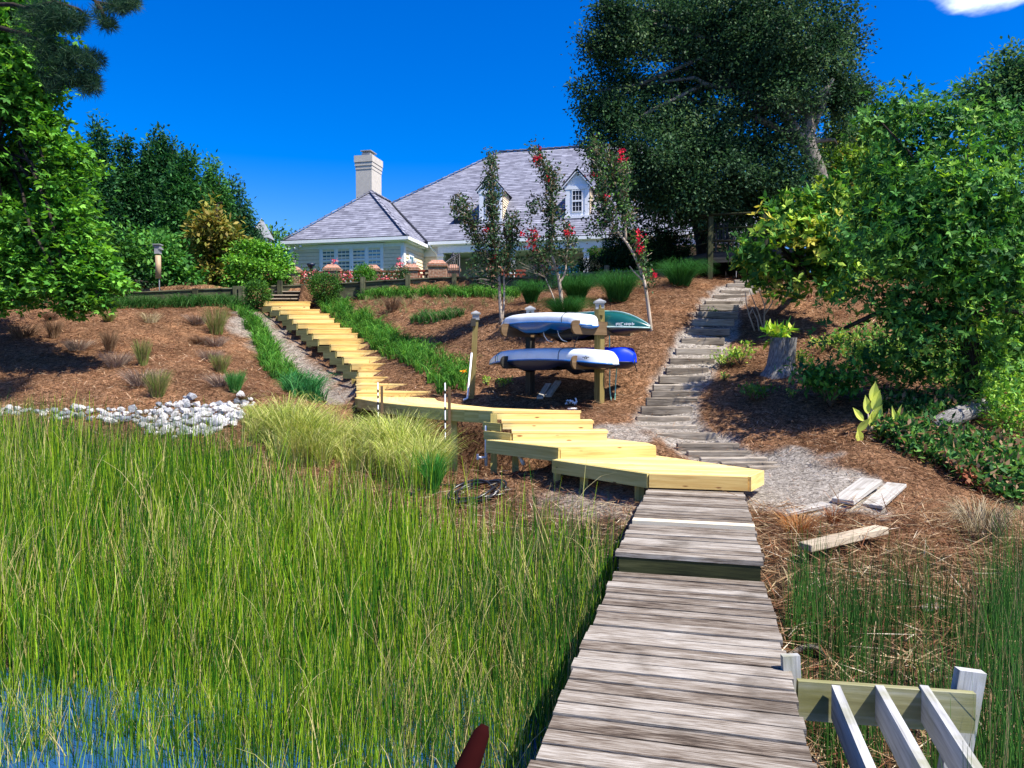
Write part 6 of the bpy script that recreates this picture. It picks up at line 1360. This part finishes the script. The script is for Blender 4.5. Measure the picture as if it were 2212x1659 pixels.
bush('lime green bush behind the plank fence', [(1235, 578, 22, 10, 25), (1290, 548, 18, 12, 27)], [(.10, .24, .03), (.16, .32, .05)], L=.09, dens=90, name='low_bush')
def roses(label, specs, fl, pink=True):
    t_ = bush(label, specs, [(.02, .055, .015), (.05, .11, .03)], L=.08, dens=70, name='rose_bush', cat='rose bush', group='rose bushes along the terrace wall', lump=.4, rc=.1)
    parts = []
    for (u, v, ru, rv, Y, n) in fl:
        n = max(3, n // 3)
        C_ = np.array([P(u + rng.normal() * ru * .5, v + rng.normal() * rv * .5, Y - .25) for _ in range(n)]); C_ = np.repeat(C_, 10, 0) + rng.normal(size=(n * 10, 3)) * .045; m_ = len(C_)
        parts.append(leaves(C_, rdir(m_), .07, .06, palette([(.75, .16, .20), (.55, .05, .08), (.85, .45, .42)] if pink else [(.5, .02, .04), (.35, .02, .03)], m_)))
    put('blossom', parts, M['leaf'], t_); return t_
roses('dark rose bush with dusky pink blooms right of the lantern pillar', [(668, 602, 26, 16, 29), (690, 598, 16, 12, 29)], [(670, 590, 26, 8, 29, 14), (706, 592, 8, 12, 29, 8)])
roses('rose bush with pink blooms between the second pillar and boxwood', [(745, 603, 20, 12, 29.5), (722, 600, 14, 10, 29.5)], [(745, 598, 24, 10, 29.5, 18), (722, 566, 5, 4, 30.6, 9)])
roses('tall rose bush with pale pink blooms at the wing corner', [(858, 596, 24, 16, 29.5), (868, 580, 10, 14, 29.6)], [(862, 572, 14, 9, 29.6, 26), (848, 600, 26, 8, 29.5, 10)])
roses('rose bush with scattered blooms in front of the narrow pillar', [(822, 603, 18, 12, 29.3)], [(826, 604, 20, 8, 29.3, 10)])
roses('rose bush with coral blooms behind the leftmost crape myrtle', [(1180, 595, 36, 16, 27)], [(1186, 577, 30, 7, 27, 34), (1175, 590, 30, 8, 27, 10)])
roses('reddish shrub with white flowers left of the round boxwood', [(560, 598, 26, 10, 27.5), (525, 603, 20, 8, 27.5)], [(540, 590, 20, 8, 27.5, 16), (576, 596, 10, 6, 27.5, 10)])

# --- ornamental grasses
def clump(name, label, g_, R, Hh, n, cols, W=.012, lean=1.0, droop=1.25, cat='grass clump', group=None, seg=5, r0=.3, wts=None, mat='blade', p=1.7):
    t_ = thing(name, label, cat, tuple(map(float, g_)), group); a_ = rng.uniform(0, 6.283, n); rr = np.sqrt(rng.uniform(0, 1, n)) * R * r0
    C_ = np.stack([g_[0] + np.cos(a_) * rr, g_[1] + np.sin(a_) * rr, np.full(n, g_[2] - .02)], 1); h_ = Hh * rng.uniform(.65, 1.15, n); ln = R * lean * rng.uniform(.35, 1.15, n)
    b_ = blades(C_, h_, ln, W, palette(cols, n, wts), seg, az=a_ + rng.normal(size=n) * .35, droop=droop, curve_p=p); put('blades', [b_], M[mat], t_); return t_
MU = [(.018, .09, .018), (.035, .15, .03), (.06, .21, .045)]
for k, (u, v, R, Hh, lab) in enumerate([(1147, 655, .42, .85, 'small muhly clump behind the white kayak, leftmost of the fine grasses'), (1245, 652, .60, 1.0, 'tall muhly clump before the plank fence'), (1222, 690, .60, .75, 'low wide muhly clump just above the kayak'), (1336, 652, .68, 1.05, 'biggest muhly clump left of the rightmost crape myrtle'), (1470, 618, .72, .95, 'muhly clump by the deck corner post')]):
    clump('muhly_grass', 'fine dark green ' + lab, G(u, v), R * 1.12, Hh * .66, 1500, MU, W=.007, droop=1.62, r0=.28, p=1.25, group='fine fountain grasses on the upper slope', wts=[.4, .4, .2])
PA = [(.44, .54, .10), (.62, .66, .18), (.74, .72, .30), (.14, .24, .03)]
def mound(label, tufts):
    t_ = thing('fountain_grass', label, 'grass clump', tuple(map(float, G(*tufts[0][:2]))), 'pale fountain grass mounds'); parts = []
    for (u, v, Hh, n) in tufts:
        for q in range(4):
            g_ = G(u + rng.normal() * 16, v + rng.normal() * 5); a0 = rng.uniform(0, 6.28); m_ = n // 4; a_ = a0 + rng.normal(size=m_) * 1.5; rr = rng.uniform(0, .13, m_); h_ = Hh * .78 * rng.uniform(.75, 1.15) * rng.uniform(.45, 1.15, m_)
            C_ = np.stack([g_[0] + np.cos(a_) * rr, g_[1] + np.sin(a_) * rr, np.full(m_, g_[2] - .03)], 1); tone = rng.uniform(.75, 1.2)
            parts.append(blades(C_, h_, h_ * rng.uniform(.25, 1.0, m_), rng.uniform(.007, .016, m_), palette(PA, m_, [.3, .32, .2, .18]) * tone, 6, az=a_, droop=rng.choice([1.15, 1.35, 1.55]), curve_p=rng.uniform(1.3, 2.0)))
    put('blades', parts, M['blade'], t_)
mound('left pale green fountain grass mound beside the white rocks', [(600, 960, .85, 700), (635, 975, 1.0, 900), (670, 980, .95, 900), (705, 975, .85, 700), (650, 1000, .8, 700), (690, 1005, .75, 600), (620, 990, .7, 500)])
mound('right pale green fountain grass mound below the platform fascia', [(790, 985, .75, 700), (830, 1000, .9, 900), (870, 1010, .95, 900), (905, 1020, .95, 900), (930, 1035, .85, 700), (850, 1035, .8, 700), (890, 1045, .75, 600), (800, 1015, .7, 600)])
mound('thin straw coloured grass mound at the right end of the white rocks', [(555, 925, .5, 350), (585, 935, .6, 450), (570, 950, .5, 300)])
mound('smaller pale grass mound between the two big mounds', [(745, 975, .5, 400), (765, 990, .55, 400)])
g_ = G(942, 1080); clump('green_tuft', 'bright green blade tuft at the right foot of the pale mounds', G(935, 1062), .3, .55, 260, [(.04, .2, .03), (.08, .3, .05)], W=.014)
# tufts on the left slope
TU = {'green': [(.16, .24, .05), (.26, .30, .09), (.32, .24, .12)], 'brown': [(.17, .10, .055), (.28, .18, .11)], 'grey': [(.26, .19, .14), (.38, .29, .22)], 'pale': [(.42, .34, .18), (.55, .46, .28)], 'bright': [(.05, .22, .04), (.12, .34, .08)]}
for (u, v, R, Hh, kd, lab) in [(50, 728, .48, .38, 'brown', 'wide dead brown tuft at far left of the slope'), (117, 730, .20, .46, 'brown', 'upright brown tuft under the sweetgum tips'), (110, 693, .22, .25, 'brown', 'little brown tuft high on the left slope'), (167, 757, .32, .28, 'grey', 'low grey-brown tuft left of centre on the slope'),
        (238, 761, .18, .50, 'brown', 'slim upright brown tuft on the left slope'), (253, 792, .34, .34, 'grey', 'rounded grey tuft with a pale leaf on the left slope'), (309, 790, .17, .55, 'green', 'slim yellow-green tuft mid slope'), (305, 832, .36, .34, 'grey', 'rounded grey tuft behind the vase shaped one'), (340, 857, .24, .50, 'green', 'vase shaped olive tuft lowest on the slope'),
        (325, 697, .34, .30, 'pale', 'pale straw fountain tuft near the crest'), (235, 694, .20, .26, 'green', 'small olive tuft near the crest under sweetgum tips'), (427, 700, .36, .30, 'grey', 'grey-brown tuft left of the tall green clump'), (467, 722, .34, .80, 'green', 'tall airy green clump high on the slope near the sand'), (430, 743, .24, .20, 'brown', 'flat brown tuft below the tall green clump'),
        (463, 748, .36, .28, 'grey', 'wide grey tuft above the green strip'), (455, 782, .30, .30, 'grey', 'grey tuft with long pale blade mid slope'), (477, 805, .20, .42, 'green', 'stiff green-brown tuft mid slope beside the grey one'), (480, 835, .32, .26, 'grey', 'grey tuft with white stone, low on the slope'), (508, 848, .18, .42, 'bright', 'bright green slim tuft low on the slope'),
        (848, 672, .28, .42, 'brown', 'olive-brown tuft on the straw right of the flight'), (530, 862, .3, .12, 'brown', 'flat brown patch above the white rocks')]:
    clump('slope_tuft', lab, G(u, v), R, Hh, 420 if kd != 'pale' else 200, TU[kd], W=.011, droop=1.1 if kd != 'pale' else 1.5, r0=.5, group='small tufts planted across the left slope', cat='grass tuft', p=1.4, mat='blade' if kd in ('green', 'bright') else 'straw')
# strappy daylily strips (nobody could count the plants)
def strip(label, line, width, n, Hh, cols, name='daylily_bed', wts=None, W=.022, vw=0):
    pts_ = np.array([G(u, v)[:2] for u, v in line]); s_ = np.concatenate([[0], np.cumsum(np.linalg.norm(np.diff(pts_, axis=0), axis=1))]); nc = max(8, int(n / 14)); q = rng.uniform(0, s_[-1], nc)
    cx_ = np.interp(q, s_, pts_[:, 0]); cy_ = np.interp(q, s_, pts_[:, 1]); wv = width * (np.interp(q, s_, np.linspace(0, 1, len(s_))) * vw + 1); a_ = rng.uniform(0, 6.28, nc); r_ = np.sqrt(rng.uniform(0, 1, nc)) * wv; cx_ = cx_ + np.cos(a_) * r_; cy_ = cy_ + np.sin(a_) * r_ * .8
    C_ = np.stack([cx_, cy_, ground(cx_, cy_)], 1); tone = np.repeat(rng.uniform(.55, 1.35, nc), 14)[:, None]; hk = np.repeat(rng.uniform(.55, 1.25, nc), 14); C_ = np.repeat(C_, 14, 0); C_[:, :2] += rng.normal(size=(len(C_), 2)) * .03; m_ = len(C_)
    hh = Hh * hk * rng.uniform(.6, 1.15, m_)
    o = put(name, [blades(C_, hh, hh * rng.uniform(.4, 1.3, m_), W * rng.uniform(.6, 1.2, m_), np.clip(palette(cols, m_, wts) * tone, .003, 1), 4, droop=1.55, curve_p=1.5, face=rng.uniform(-.9, .9, m_))], M['blade']); return tag(o, label, 'daylilies', kind='stuff')
DL = [(.03, .13, .018), (.07, .24, .03), (.16, .38, .06)]
strip('bright green strappy daylily bed down the right side of the flight', [(719, 668), (745, 688), (773, 702), (800, 722), (830, 745), (866, 762), (901, 780), (936, 800), (971, 820), (988, 840)], .36, 5200, .34, DL, vw=.2)
strip('green strappy daylily row down the left side of the flight', [(552, 706), (566, 735), (578, 765), (592, 790), (608, 812), (630, 836), (655, 858)], .24, 3200, .34, DL, vw=.9)
strip('tall blue-green daylily clump at the foot of the left row', [(648, 862), (668, 868)], .35, 1300, .50, [(.02, .13, .04), (.04, .2, .05), (.09, .28, .08)])
strip('long daylily fringe at the foot of the right retaining wall', [(790, 645), (850, 641), (920, 640), (990, 640), (1060, 640), (1110, 645)], .34, 3600, .28, DL)
strip('darker daylily fringe along the left crest below the rail', [(205, 666), (280, 666), (350, 664), (430, 662), (500, 662), (540, 668)], .42, 4200, .32, [(.02, .09, .015), (.045, .16, .03), (.11, .24, .06)])
strip('sparse daylily patch on the sand left of the top steps', [(510, 672), (540, 690), (548, 715)], .25, 700, .26, DL)
strip('small low green mound with dry skirt on the right slope', [(905, 692), (935, 695), (960, 690), (985, 684)], .22, 1400, .22, [(.04, .16, .03), (.3, .25, .15), (.08, .22, .05)], wts=[.45, .2, .35])
strip('thin pale grass growing through straw right of the flight', [(770, 660), (850, 665), (1000, 655), (1100, 660)], .9, 900, .16, [(.2, .26, .08), (.35, .32, .16)], W=.01)
# yellow daylily bloom
g_ = P(1001, 801, 15.5); V = leaves(np.repeat(g_[None], 7, 0), unit(rdir(7) + np.array([0, -.8, .2])), .09, .05, jcol((.9, .42, .03), 7, .1)); tag(put('daylily_bloom', [V], M['leaf']), 'single orange-yellow bloom at the lower end of the daylily bed', 'flower')

# --- small broadleaf plants on the right slope
def plant(name, label, g_, R, Hh, n, L, W, cols, wts=None, cat='plant', stems=5, kind='leaf', group=None):
    t_ = thing(name, label, cat, tuple(map(float, g_)), group); mb = MB(); tips = []
    for k in range(stems):
        a_ = k / stems * 6.28 + rng.uniform(0, .8); r_ = R * rng.uniform(.3, 1); q = g_ + np.array([math.cos(a_) * r_, math.sin(a_) * r_, Hh * rng.uniform(.6, 1)]); mb.tube([g_, (g_ + q) / 2 + np.array([0, 0, Hh * .12]), q], [.012, .009, .005], 5); tips.append(q); tips.append((g_ + q) / 2 + np.array([0, 0, Hh * .12]))
    mb.build('stem', M['bark'], t_); tips = np.array(tips); i = rng.integers(0, len(tips), n); C_ = tips[i] + rng.normal(size=(n, 3)) * np.array([R * .22, R * .22, Hh * .13]); C_[:, 2] = np.maximum(C_[:, 2], g_[2] + .03)
    put('foliage', [leaves(C_, unit(rdir(n) + np.array([0, -.1, .35])), L * rng.uniform(.7, 1.2, n), W, palette(cols, n, wts), unit(rdir(n) * .5 + np.array([0, 0, 1])))], M['leaf'], t_); return t_
YG = [(.20, .34, .05), (.09, .22, .03), (.38, .48, .09)]
plant('leafy_shoot', 'yellow-green leafy seedling nearest the path, left of the stump', G(1600, 790), .30, .40, 260, .085, .04, YG); plant('leafy_shoot', 'drooping yellow-green seedling close left of the stump', G(1560, 795), .24, .25, 140, .08, .035, YG)
plant('leafy_shoot', 'low green seedling below the stump on the open straw', G(1632, 865), .30, .26, 260, .08, .035, [(.10, .22, .04), (.05, .14, .02)]); plant('leafy_shoot', 'tiny lime seedling right of the low green seedling', G(1708, 862), .12, .12, 50, .07, .03, YG)
plant('leafy_shoot', 'tiny lime seedling beside the path edge', G(1565, 822), .12, .12, 50, .06, .03, YG); plant('leafy_shoot', 'yellow-green seedling under the front of the kayak rack', G(1090, 838), .20, .2, 120, .07, .035, YG); plant('leafy_shoot', 'small lime seedling left of the lone lamp post base', G(1050, 832), .14, .15, 60, .07, .03, YG)
plant('leafy_shoot', 'green broadleaf clump under the left edge of the shrub tree', G(1795, 880), .55, .62, 700, .15, .06, [(.04, .16, .03), (.09, .28, .05), (.02, .08, .015)], stems=9); plant('leafy_shoot', 'lime vine trailing at the right side of the stump', G(1728, 802), .22, .35, 200, .07, .035, YG)
plant('leafy_shoot', 'yellow-green seedling patch behind the stump at shrub edge', G(1790, 760), .35, .3, 260, .08, .035, YG); plant('leafy_shoot', 'small yellow-green seedling at the path edge far up the slope', G(1540, 680), .12, .14, 40, .07, .03, YG)
g_ = G(1672, 742) + np.array([0, .1, 0]); plant('hosta', 'lime strap leaved clump growing behind the top of the stump', P(1680, 745, 13.7), .26, .28, 90, .30, .075, [(.28, .44, .05), (.14, .34, .04), (.45, .52, .08)], stems=6)
# big pale paddle leaves
def paddle(label, g_, lv):
    t_ = thing('paddle_leaf_plant', label, 'plant', tuple(g_), 'pale yellow paddle leaved plants'); 
    for (dx, dz, L, W, ang) in lv:
        mb = MB(); b0 = g_ + np.array([dx * .25, 0, dz * .3]); c = g_ + np.array([dx, -.03, dz]); d = np.array([math.sin(ang), -.08, math.cos(ang)]); s_ = np.array([math.cos(ang), .25, -math.sin(ang)]); rows = []
        for k in range(9):
            f_ = k / 8; w_ = W * .5 * math.sin(math.pi * min(1, (f_ * .96 + .03) ** .8)) ** .9 * (1 - f_ ** 7); ctr = c + d * L * (f_ - .5) + np.array([0, -.12 * L * (f_ ** 2), 0]); rows.append((ctr - s_ * w_ + np.array([0, -.03, 0]) * w_ * 8, ctr, ctr + s_ * w_ + np.array([0, -.03, 0]) * w_ * 8))
        for a, b in zip(rows[:-1], rows[1:]): mb.face([a[0], a[1], b[1], b[0]], None, (.55, .60, .12)); mb.face([a[1], a[2], b[2], b[1]], None, (.48, .56, .10))
        cc = []; 
        for q in mb.c: cc.append(q)
        mb.build('leaf', M['leaf'], t_); st_ = MB(); st_.tube([g_, b0, rows[0][1]], [.02, .016, .01], 6); st_.build('stalk', M['green_paint'] if False else M['barkpale'], t_)
g_ = G(1880, 938)
paddle('tallest pale yellow paddle leaved plant under the shrub tree', g_, [(.02, .60, .30, .16, .05), (.06, .48, .30, .17, .2), (-.08, .42, .28, .13, -.25), (.08, .30, .26, .15, .4), (-.20, .28, .26, .10, -.75), (.0, .22, .24, .14, 0)])
paddle('small pale paddle leaved plant right of the tallest one', G(1935, 940), [(-.05, .28, .30, .08, -.35), (.10, .24, .28, .07, .5), (.02, .34, .22, .05, .25), (-.22, .10, .3, .07, -1.2)]); paddle('small pale paddle leaved plant in front of the tallest one', G(1862, 948), [(.0, .20, .24, .12, .7), (-.06, .05, .2, .13, -.3)])
# bare branching sapling by the path
t_ = thing('bare_sapling', 'bare pale branching sapling growing on the bank right of the path', 'sapling', tuple(G(1640, 715))); mb = MB(); Y = G(1640, 715)[1]
for pts_ in [[(1650, 718), (1640, 680), (1628, 650), (1618, 625)], [(1650, 718), (1652, 660), (1640, 628), (1635, 605)], [(1651, 680), (1668, 655), (1672, 632)], [(1630, 715), (1618, 680), (1612, 655), (1610, 630)], [(1618, 680), (1628, 662)], [(1652, 660), (1662, 640), (1655, 615)], [(1640, 718), (1636, 690), (1622, 660)]]:
    q = [P(u, v, Y) for u, v in pts_]; mb.tube(q, list(np.linspace(.018, .006, len(q))), 6)
mb.build('branches', M['barkpale'], t_)
# understory right: ferny green mass and dark ground cover (uncountable)
def cover(name, label, zone, n, L, W, cols, hmax, wts=None, cat='ground cover', mat='leaf'):
    """zone: list of (u,v,ru,rv) pixel ellipses on the ground"""
    C_ = []
    for (u, v, ru, rv, f_) in zone:
        m_ = int(n * f_); g_ = G(u, v); gl = G(u - ru, v); gr = G(u + ru, v); gt_ = G(u, v - rv); gb = G(u, v + rv); rx = abs(gr[0] - gl[0]) / 2; ry = abs(gt_[1] - gb[1]) / 2; a_ = rng.uniform(0, 6.28, m_); r_ = np.sqrt(rng.uniform(0, 1, m_)); x_ = g_[0] + np.cos(a_) * r_ * rx; y_ = (gt_[1] + gb[1]) / 2 + np.sin(a_) * r_ * ry
        hh = hmax * rng.uniform(0, 1, m_) * (.3 + vnoise(x_, y_, .35, 5)); C_.append(np.stack([x_, y_, ground(x_, y_) + hh], 1))
    C_ = np.concatenate(C_); m_ = len(C_); o = put(name, [leaves(C_, unit(rdir(m_) + np.array([0, 0, .3])), L * rng.uniform(.6, 1.3, m_), W, palette(cols, m_, wts), unit(rdir(m_) * .7 + np.array([0, 0, 1])))], M[mat]); return tag(o, label, cat, kind='stuff')
cover('ground_cover', 'dark green leafy ground cover at the foot of the shrub tree', [(2080, 990, 130, 45, .35), (2150, 1040, 100, 50, .3), (1960, 960, 60, 24, .1), (2000, 900, 90, 30, .25)], 8000, .12, .05, [(.015, .06, .015), (.04, .13, .03), (.12, .25, .05), (.26, .16, .09)], .30, [.3, .3, .22, .18])
cover('fern_bank', 'sunlit yellow-green leafy bank at the right edge', [(2180, 850, 60, 50, .5), (2190, 760, 50, 40, .3), (2160, 920, 60, 30, .2)], 7000, .12, .04, [(.15, .32, .04), (.26, .42, .07), (.06, .18, .03)], .8)
cover('dry_leaves', 'reddish brown fallen leaves heaped at the edge of the ground cover', [(2085, 1040, 26, 24, .6), (2160, 1000, 20, 14, .2), (1725, 640, 14, 14, .2)], 420, .10, .055, [(.30, .10, .05), (.42, .2, .1), (.2, .07, .04)], .22, cat='leaves', mat='straw')
cover('bank_shade_plants', 'green leafy seedlings on the bank behind the shrub tree', [(1960, 780, 120, 50, .6), (2120, 780, 80, 60, .4)], 5000, .12, .05, [(.03, .11, .02), (.09, .22, .04), (.2, .3, .06)], .35)

# ================================================================ pine straw, reeds and marsh grass
def scatter(n, x0, x1, y0, y1, pw=1.6):
    y = (rng.uniform(0, 1, n) * (y1 ** (1 - pw) - y0 ** (1 - pw)) + y0 ** (1 - pw)) ** (1 / (1 - pw)); x = rng.uniform(x0, x1, n); return x, y
def inview(x, y, m_=.06): return np.abs(x / y) < (1106 / F) + m_
x, y = scatter(480000, -17, 13, 6, 25.5, 1.9); ok = inview(x, y); x, y = x[ok], y[ok]
sa, mu_, la = zones(x, y); pr = (1 - sa * .93) * (1 - la) * (1 - mu_ * .8); dens_ = .45 + .9 * vnoise(x, y, .5, 9); ok = rng.uniform(0, 1, len(x)) < pr * dens_; x, y = x[ok], y[ok]
n = len(x); print('straw', n); sc_ = (y / 11) ** .75; L = rng.uniform(.06, .22, n) * sc_; W = rng.uniform(.004, .010, n) * sc_
z = ground(x, y) + rng.uniform(.0, .06, n); a_ = rng.uniform(0, 6.283, n); Dr = np.stack([np.cos(a_), np.sin(a_), rng.normal(size=n) * .22], 1)
cols = palette([(.31, .165, .085), (.20, .09, .045), (.08, .034, .018), (.48, .30, .17), (.60, .45, .30)], n, [.32, .26, .2, .16, .06], .25)
cols = np.clip(cols * (.6 + .8 * vnoise(x, y, .9, 60)[:, None]) * (.8 + .4 * vnoise(x, y, .3, 61)[:, None]), .003, 1)
o = put('pine_straw', [leaves(np.stack([x, y, z], 1), Dr, L, W, cols, np.tile([0, 0, 1.0], (n, 1)) + rdir(n) * .3)], M['straw']); tag(o, 'brown pine straw mulch spread over the whole slope', 'pine straw', kind='stuff')
# dead reed litter right of the boardwalk and along the marsh edge
def litter(n, fx, z0, name, label, cols, wts, Lr, Wr):
    x, y = fx(n); ok = inview(x, y); x, y = x[ok], y[ok]; n = len(x); z = ground(x, y) + rng.uniform(0, z0, n); a_ = rng.uniform(0, 6.283, n)
    Dr = np.stack([np.cos(a_), np.sin(a_) * .8, rng.normal(size=n) * .28], 1); o = put(name, [leaves(np.stack([x, y, z], 1), Dr, rng.uniform(*Lr, n), rng.uniform(*Wr, n), palette(cols, n, wts), rdir(n) * .6 + np.array([0, 0, 1]))], M['straw']); return tag(o, label, 'dead reeds', kind='stuff')
ST_ = [(.34, .22, .12), (.52, .40, .24), (.12, .065, .03), (.68, .60, .44), (.22, .10, .05)]
def right_zone(n): y = rng.uniform(3.2, 8.3, n); x = 1.0 + rng.uniform(0, 4.6, n) + (y - 3.2) * .27; sa, _, _ = zones(x, y); k = rng.uniform(0, 1, n) > sa * 2.0; return x[k], y[k]
litter(16000, right_zone, .16, 'dead_reeds', 'tangle of dead brown reeds right of the boardwalk', ST_, [.3, .12, .33, .03, .22], (.12, .5), (.005, .012))
def edge_zone(n): x = rng.uniform(-9, 1.6, n); y = np.interp(x, [-9, -7, -4, 0, 1.6], [11.8, 11.6, 10.4, 9.0, 7.6]) + rng.normal(size=n) * 1.0; return x, y
litter(14000, edge_zone, .07, 'dead_reeds', 'thin litter of dead reeds along the marsh edge left of the boardwalk', ST_, [.3, .2, .25, .07, .18], (.08, .32), (.004, .010))
# marsh grass left of the boardwalk
def dockleft(y): return .837 + (y - 5.97) * .261 - .06
n = 270000; x, y = scatter(n, -12, 2.2, 2.2, 12.4, 1.15); far_e = np.interp(x, [-12, -9, -6, -4, -2, 0, .8, 2], [12.3, 12.0, 11.5, 10.8, 9.7, 8.2, 7.1, 5.7]) + (vnoise(x, y, .8, 12) - .5) * 1.0
ok = inview(x, y, .1) & (x < dockleft(y)) & (y < far_e); x, y = x[ok], y[ok]; far_e = far_e[ok]
water_gap = sstep(.35, .75, vnoise(x, y, 1.3, 21)) * sstep(5.6, 4.6, y); thin = 1 - .72 * sstep(4.9, 4.4, y) * sstep(.8, .1, x + 0 * y) * (.62 + .38 * sstep(.3, .6, vnoise(x * .6, y, .7, 22)))
thin = thin * (1 - .65 * sstep(1.4, .2, far_e - y)) * (1 - .45 * sstep(-2.5, 0.6, x) * sstep(5.5, 8, y))
ok = rng.uniform(0, 1, len(x)) < thin * (.25 + 1.0 * vnoise(x, y, .28, 11)) * .8; x, y = x[ok], y[ok]; n = len(x); print('marsh', n)
ht = (.34 + .36 * vnoise(x, y, 1.4, 13) + .46 * sstep(5, 8.5, y)) * rng.uniform(.6, 1.25, n); z = np.maximum(ground(x, y), -2.72) - .03
k = vnoise(x, y, 1.1, 14); r_ = rng.uniform(0, 1, n); straw_ = (r_ < .12 + .16 * (vnoise(x, y, .9, 15) > .6)); lime = (~straw_) & (r_ < .66 + .3 * (k - .5)); c = np.where(lime[:, None], np.array([.30, .46, .025]), np.array([.05, .19, .012])); c[straw_] = (.60, .52, .20); dk_ = rng.uniform(0, 1, n) < .24; c[dk_] = (.02, .075, .008)
c = np.clip(c * rng.uniform(.65, 1.35, (n, 1)) * (1 + rng.uniform(-.1, .1, (n, 3))), .003, 1)
o = put('marsh_grass', [blades(np.stack([x, y, z], 1), ht, ht * np.abs(rng.normal(size=n)) * .12 + (straw_ * .10), rng.uniform(.006, .0165, n) * (y / 7) ** .4, c, 3, curve_p=1.6, face=rng.uniform(-.8, .8, n))], M['blade']); tag(o, 'tall bright green marsh grass filling the left foreground', 'marsh grass', kind='stuff')
# bent straw stems and seed heads among it
m_ = 450; i = rng.choice(n, m_, replace=False); o = put('bent_stems', [blades(np.stack([x[i], y[i], z[i]], 1), ht[i] * 1.15, ht[i] * rng.uniform(.3, .8, m_), .009, palette([(.62, .52, .26), (.45, .42, .15)], m_), 6, droop=1.35, curve_p=1.5)], M['blade']); tag(o, 'bent straw coloured stems scattered among the marsh grass', 'dry stems', kind='stuff')
# dark taller rushes: near the boardwalk on both sides and at the marsh's far edge
def rushes(name, label, n, fx, H0, cols, wts, W=(.005, .010), lean=.14):
    x, y = fx(n); ok = inview(x, y, .1); x, y = x[ok], y[ok]; n = len(x); z = ground(x, y) - .05; h_ = H0 * rng.uniform(.45, 1.2, n)
    o = put(name, [blades(np.stack([x, y, z], 1), h_, h_ * np.abs(rng.normal(size=n)) * lean, rng.uniform(*W, n), palette(cols, n, wts), 3, curve_p=1.5, face=rng.uniform(-.7, .7, n))], M['blade']); return tag(o, label, 'rushes', kind='stuff')
RU = [(.02, .075, .015), (.05, .16, .03), (.10, .25, .04), (.30, .24, .12)]
def fz(n): x = rng.uniform(-9.5, -3.2, n); y = np.interp(x, [-9.5, -6, -3.2], [11.9, 11.4, 10.4]) + rng.normal(size=n) * .35; k = vnoise(x, y, .7, 31) > .45; return x[k], y[k]
rushes('rushes', 'dark thin rushes standing at the far edge of the marsh', 3200, fz, .95, RU, [.4, .3, .1, .2])
def fz(n): y = rng.uniform(4.0, 7.3, n); x = dockleft(y) - np.abs(rng.normal(size=n)) * 1.3 - .05; k = vnoise(x, y, .45, 32) > .38; return x[k], y[k]
rushes('rushes', 'dark green rushes close along the left side of the boardwalk', 5500, fz, .68, RU, [.4, .35, .15, .1])
def fz(n):
    y = rng.uniform(2.6, 8.2, n); x = np.interp(y, [2.6, 4, 5.5, 7, 8.2], [1.9, 2.55, 3.7, 5.2, 6.3]) + rng.uniform(-.3, 3.4, n); k = vnoise(x, y, .5, 33) > .34
    k &= ~((y < 4.05) & (x < 2.6) & (rng.uniform(0, 1, n) < .85)); return x[k], y[k]
rushes('rushes', 'tall dark green rushes in the lower right corner', 15000, fz, .95, RU, [.26, .36, .28, .10])
def fz(n): y = rng.uniform(4.1, 6.2, n); x = 1.62 + (y - 4) * .3 + rng.uniform(0, 1.4, n); k = vnoise(x, y, .28, 34) > .6; return x[k], y[k]
rushes('rushes', 'sparse green rushes between the boardwalk and the joists', 2600, fz, .7, RU, [.4, .35, .2, .05])
# rusty tuft on the mud right of the boardwalk
clump('rusty_tuft', 'rusty orange dry tuft beside the boardwalk below the sand patch', G(1725, 1160), .24, .24, 260, [(.42, .17, .05), (.55, .30, .12)], W=.008, r0=.5, mat='straw', cat='grass tuft'); clump('rusty_tuft', 'small dark rusty tuft in front of the half buried board', G(1800, 1135), .14, .2, 120, [(.30, .11, .04)], W=.008, mat='straw', cat='grass tuft')
# straw mound hanging at the right edge
clump('dry_grass_mound', 'bleached dead grass mound draped at the right edge of the marsh', G(2120, 1170), .45, .4, 380, [(.40, .34, .22), (.28, .22, .12)], W=.009, droop=1.6, r0=.4, mat='straw')
print('faces', sum(len(o.data.polygons) for o in bpy.data.objects if o.type == 'MESH'))
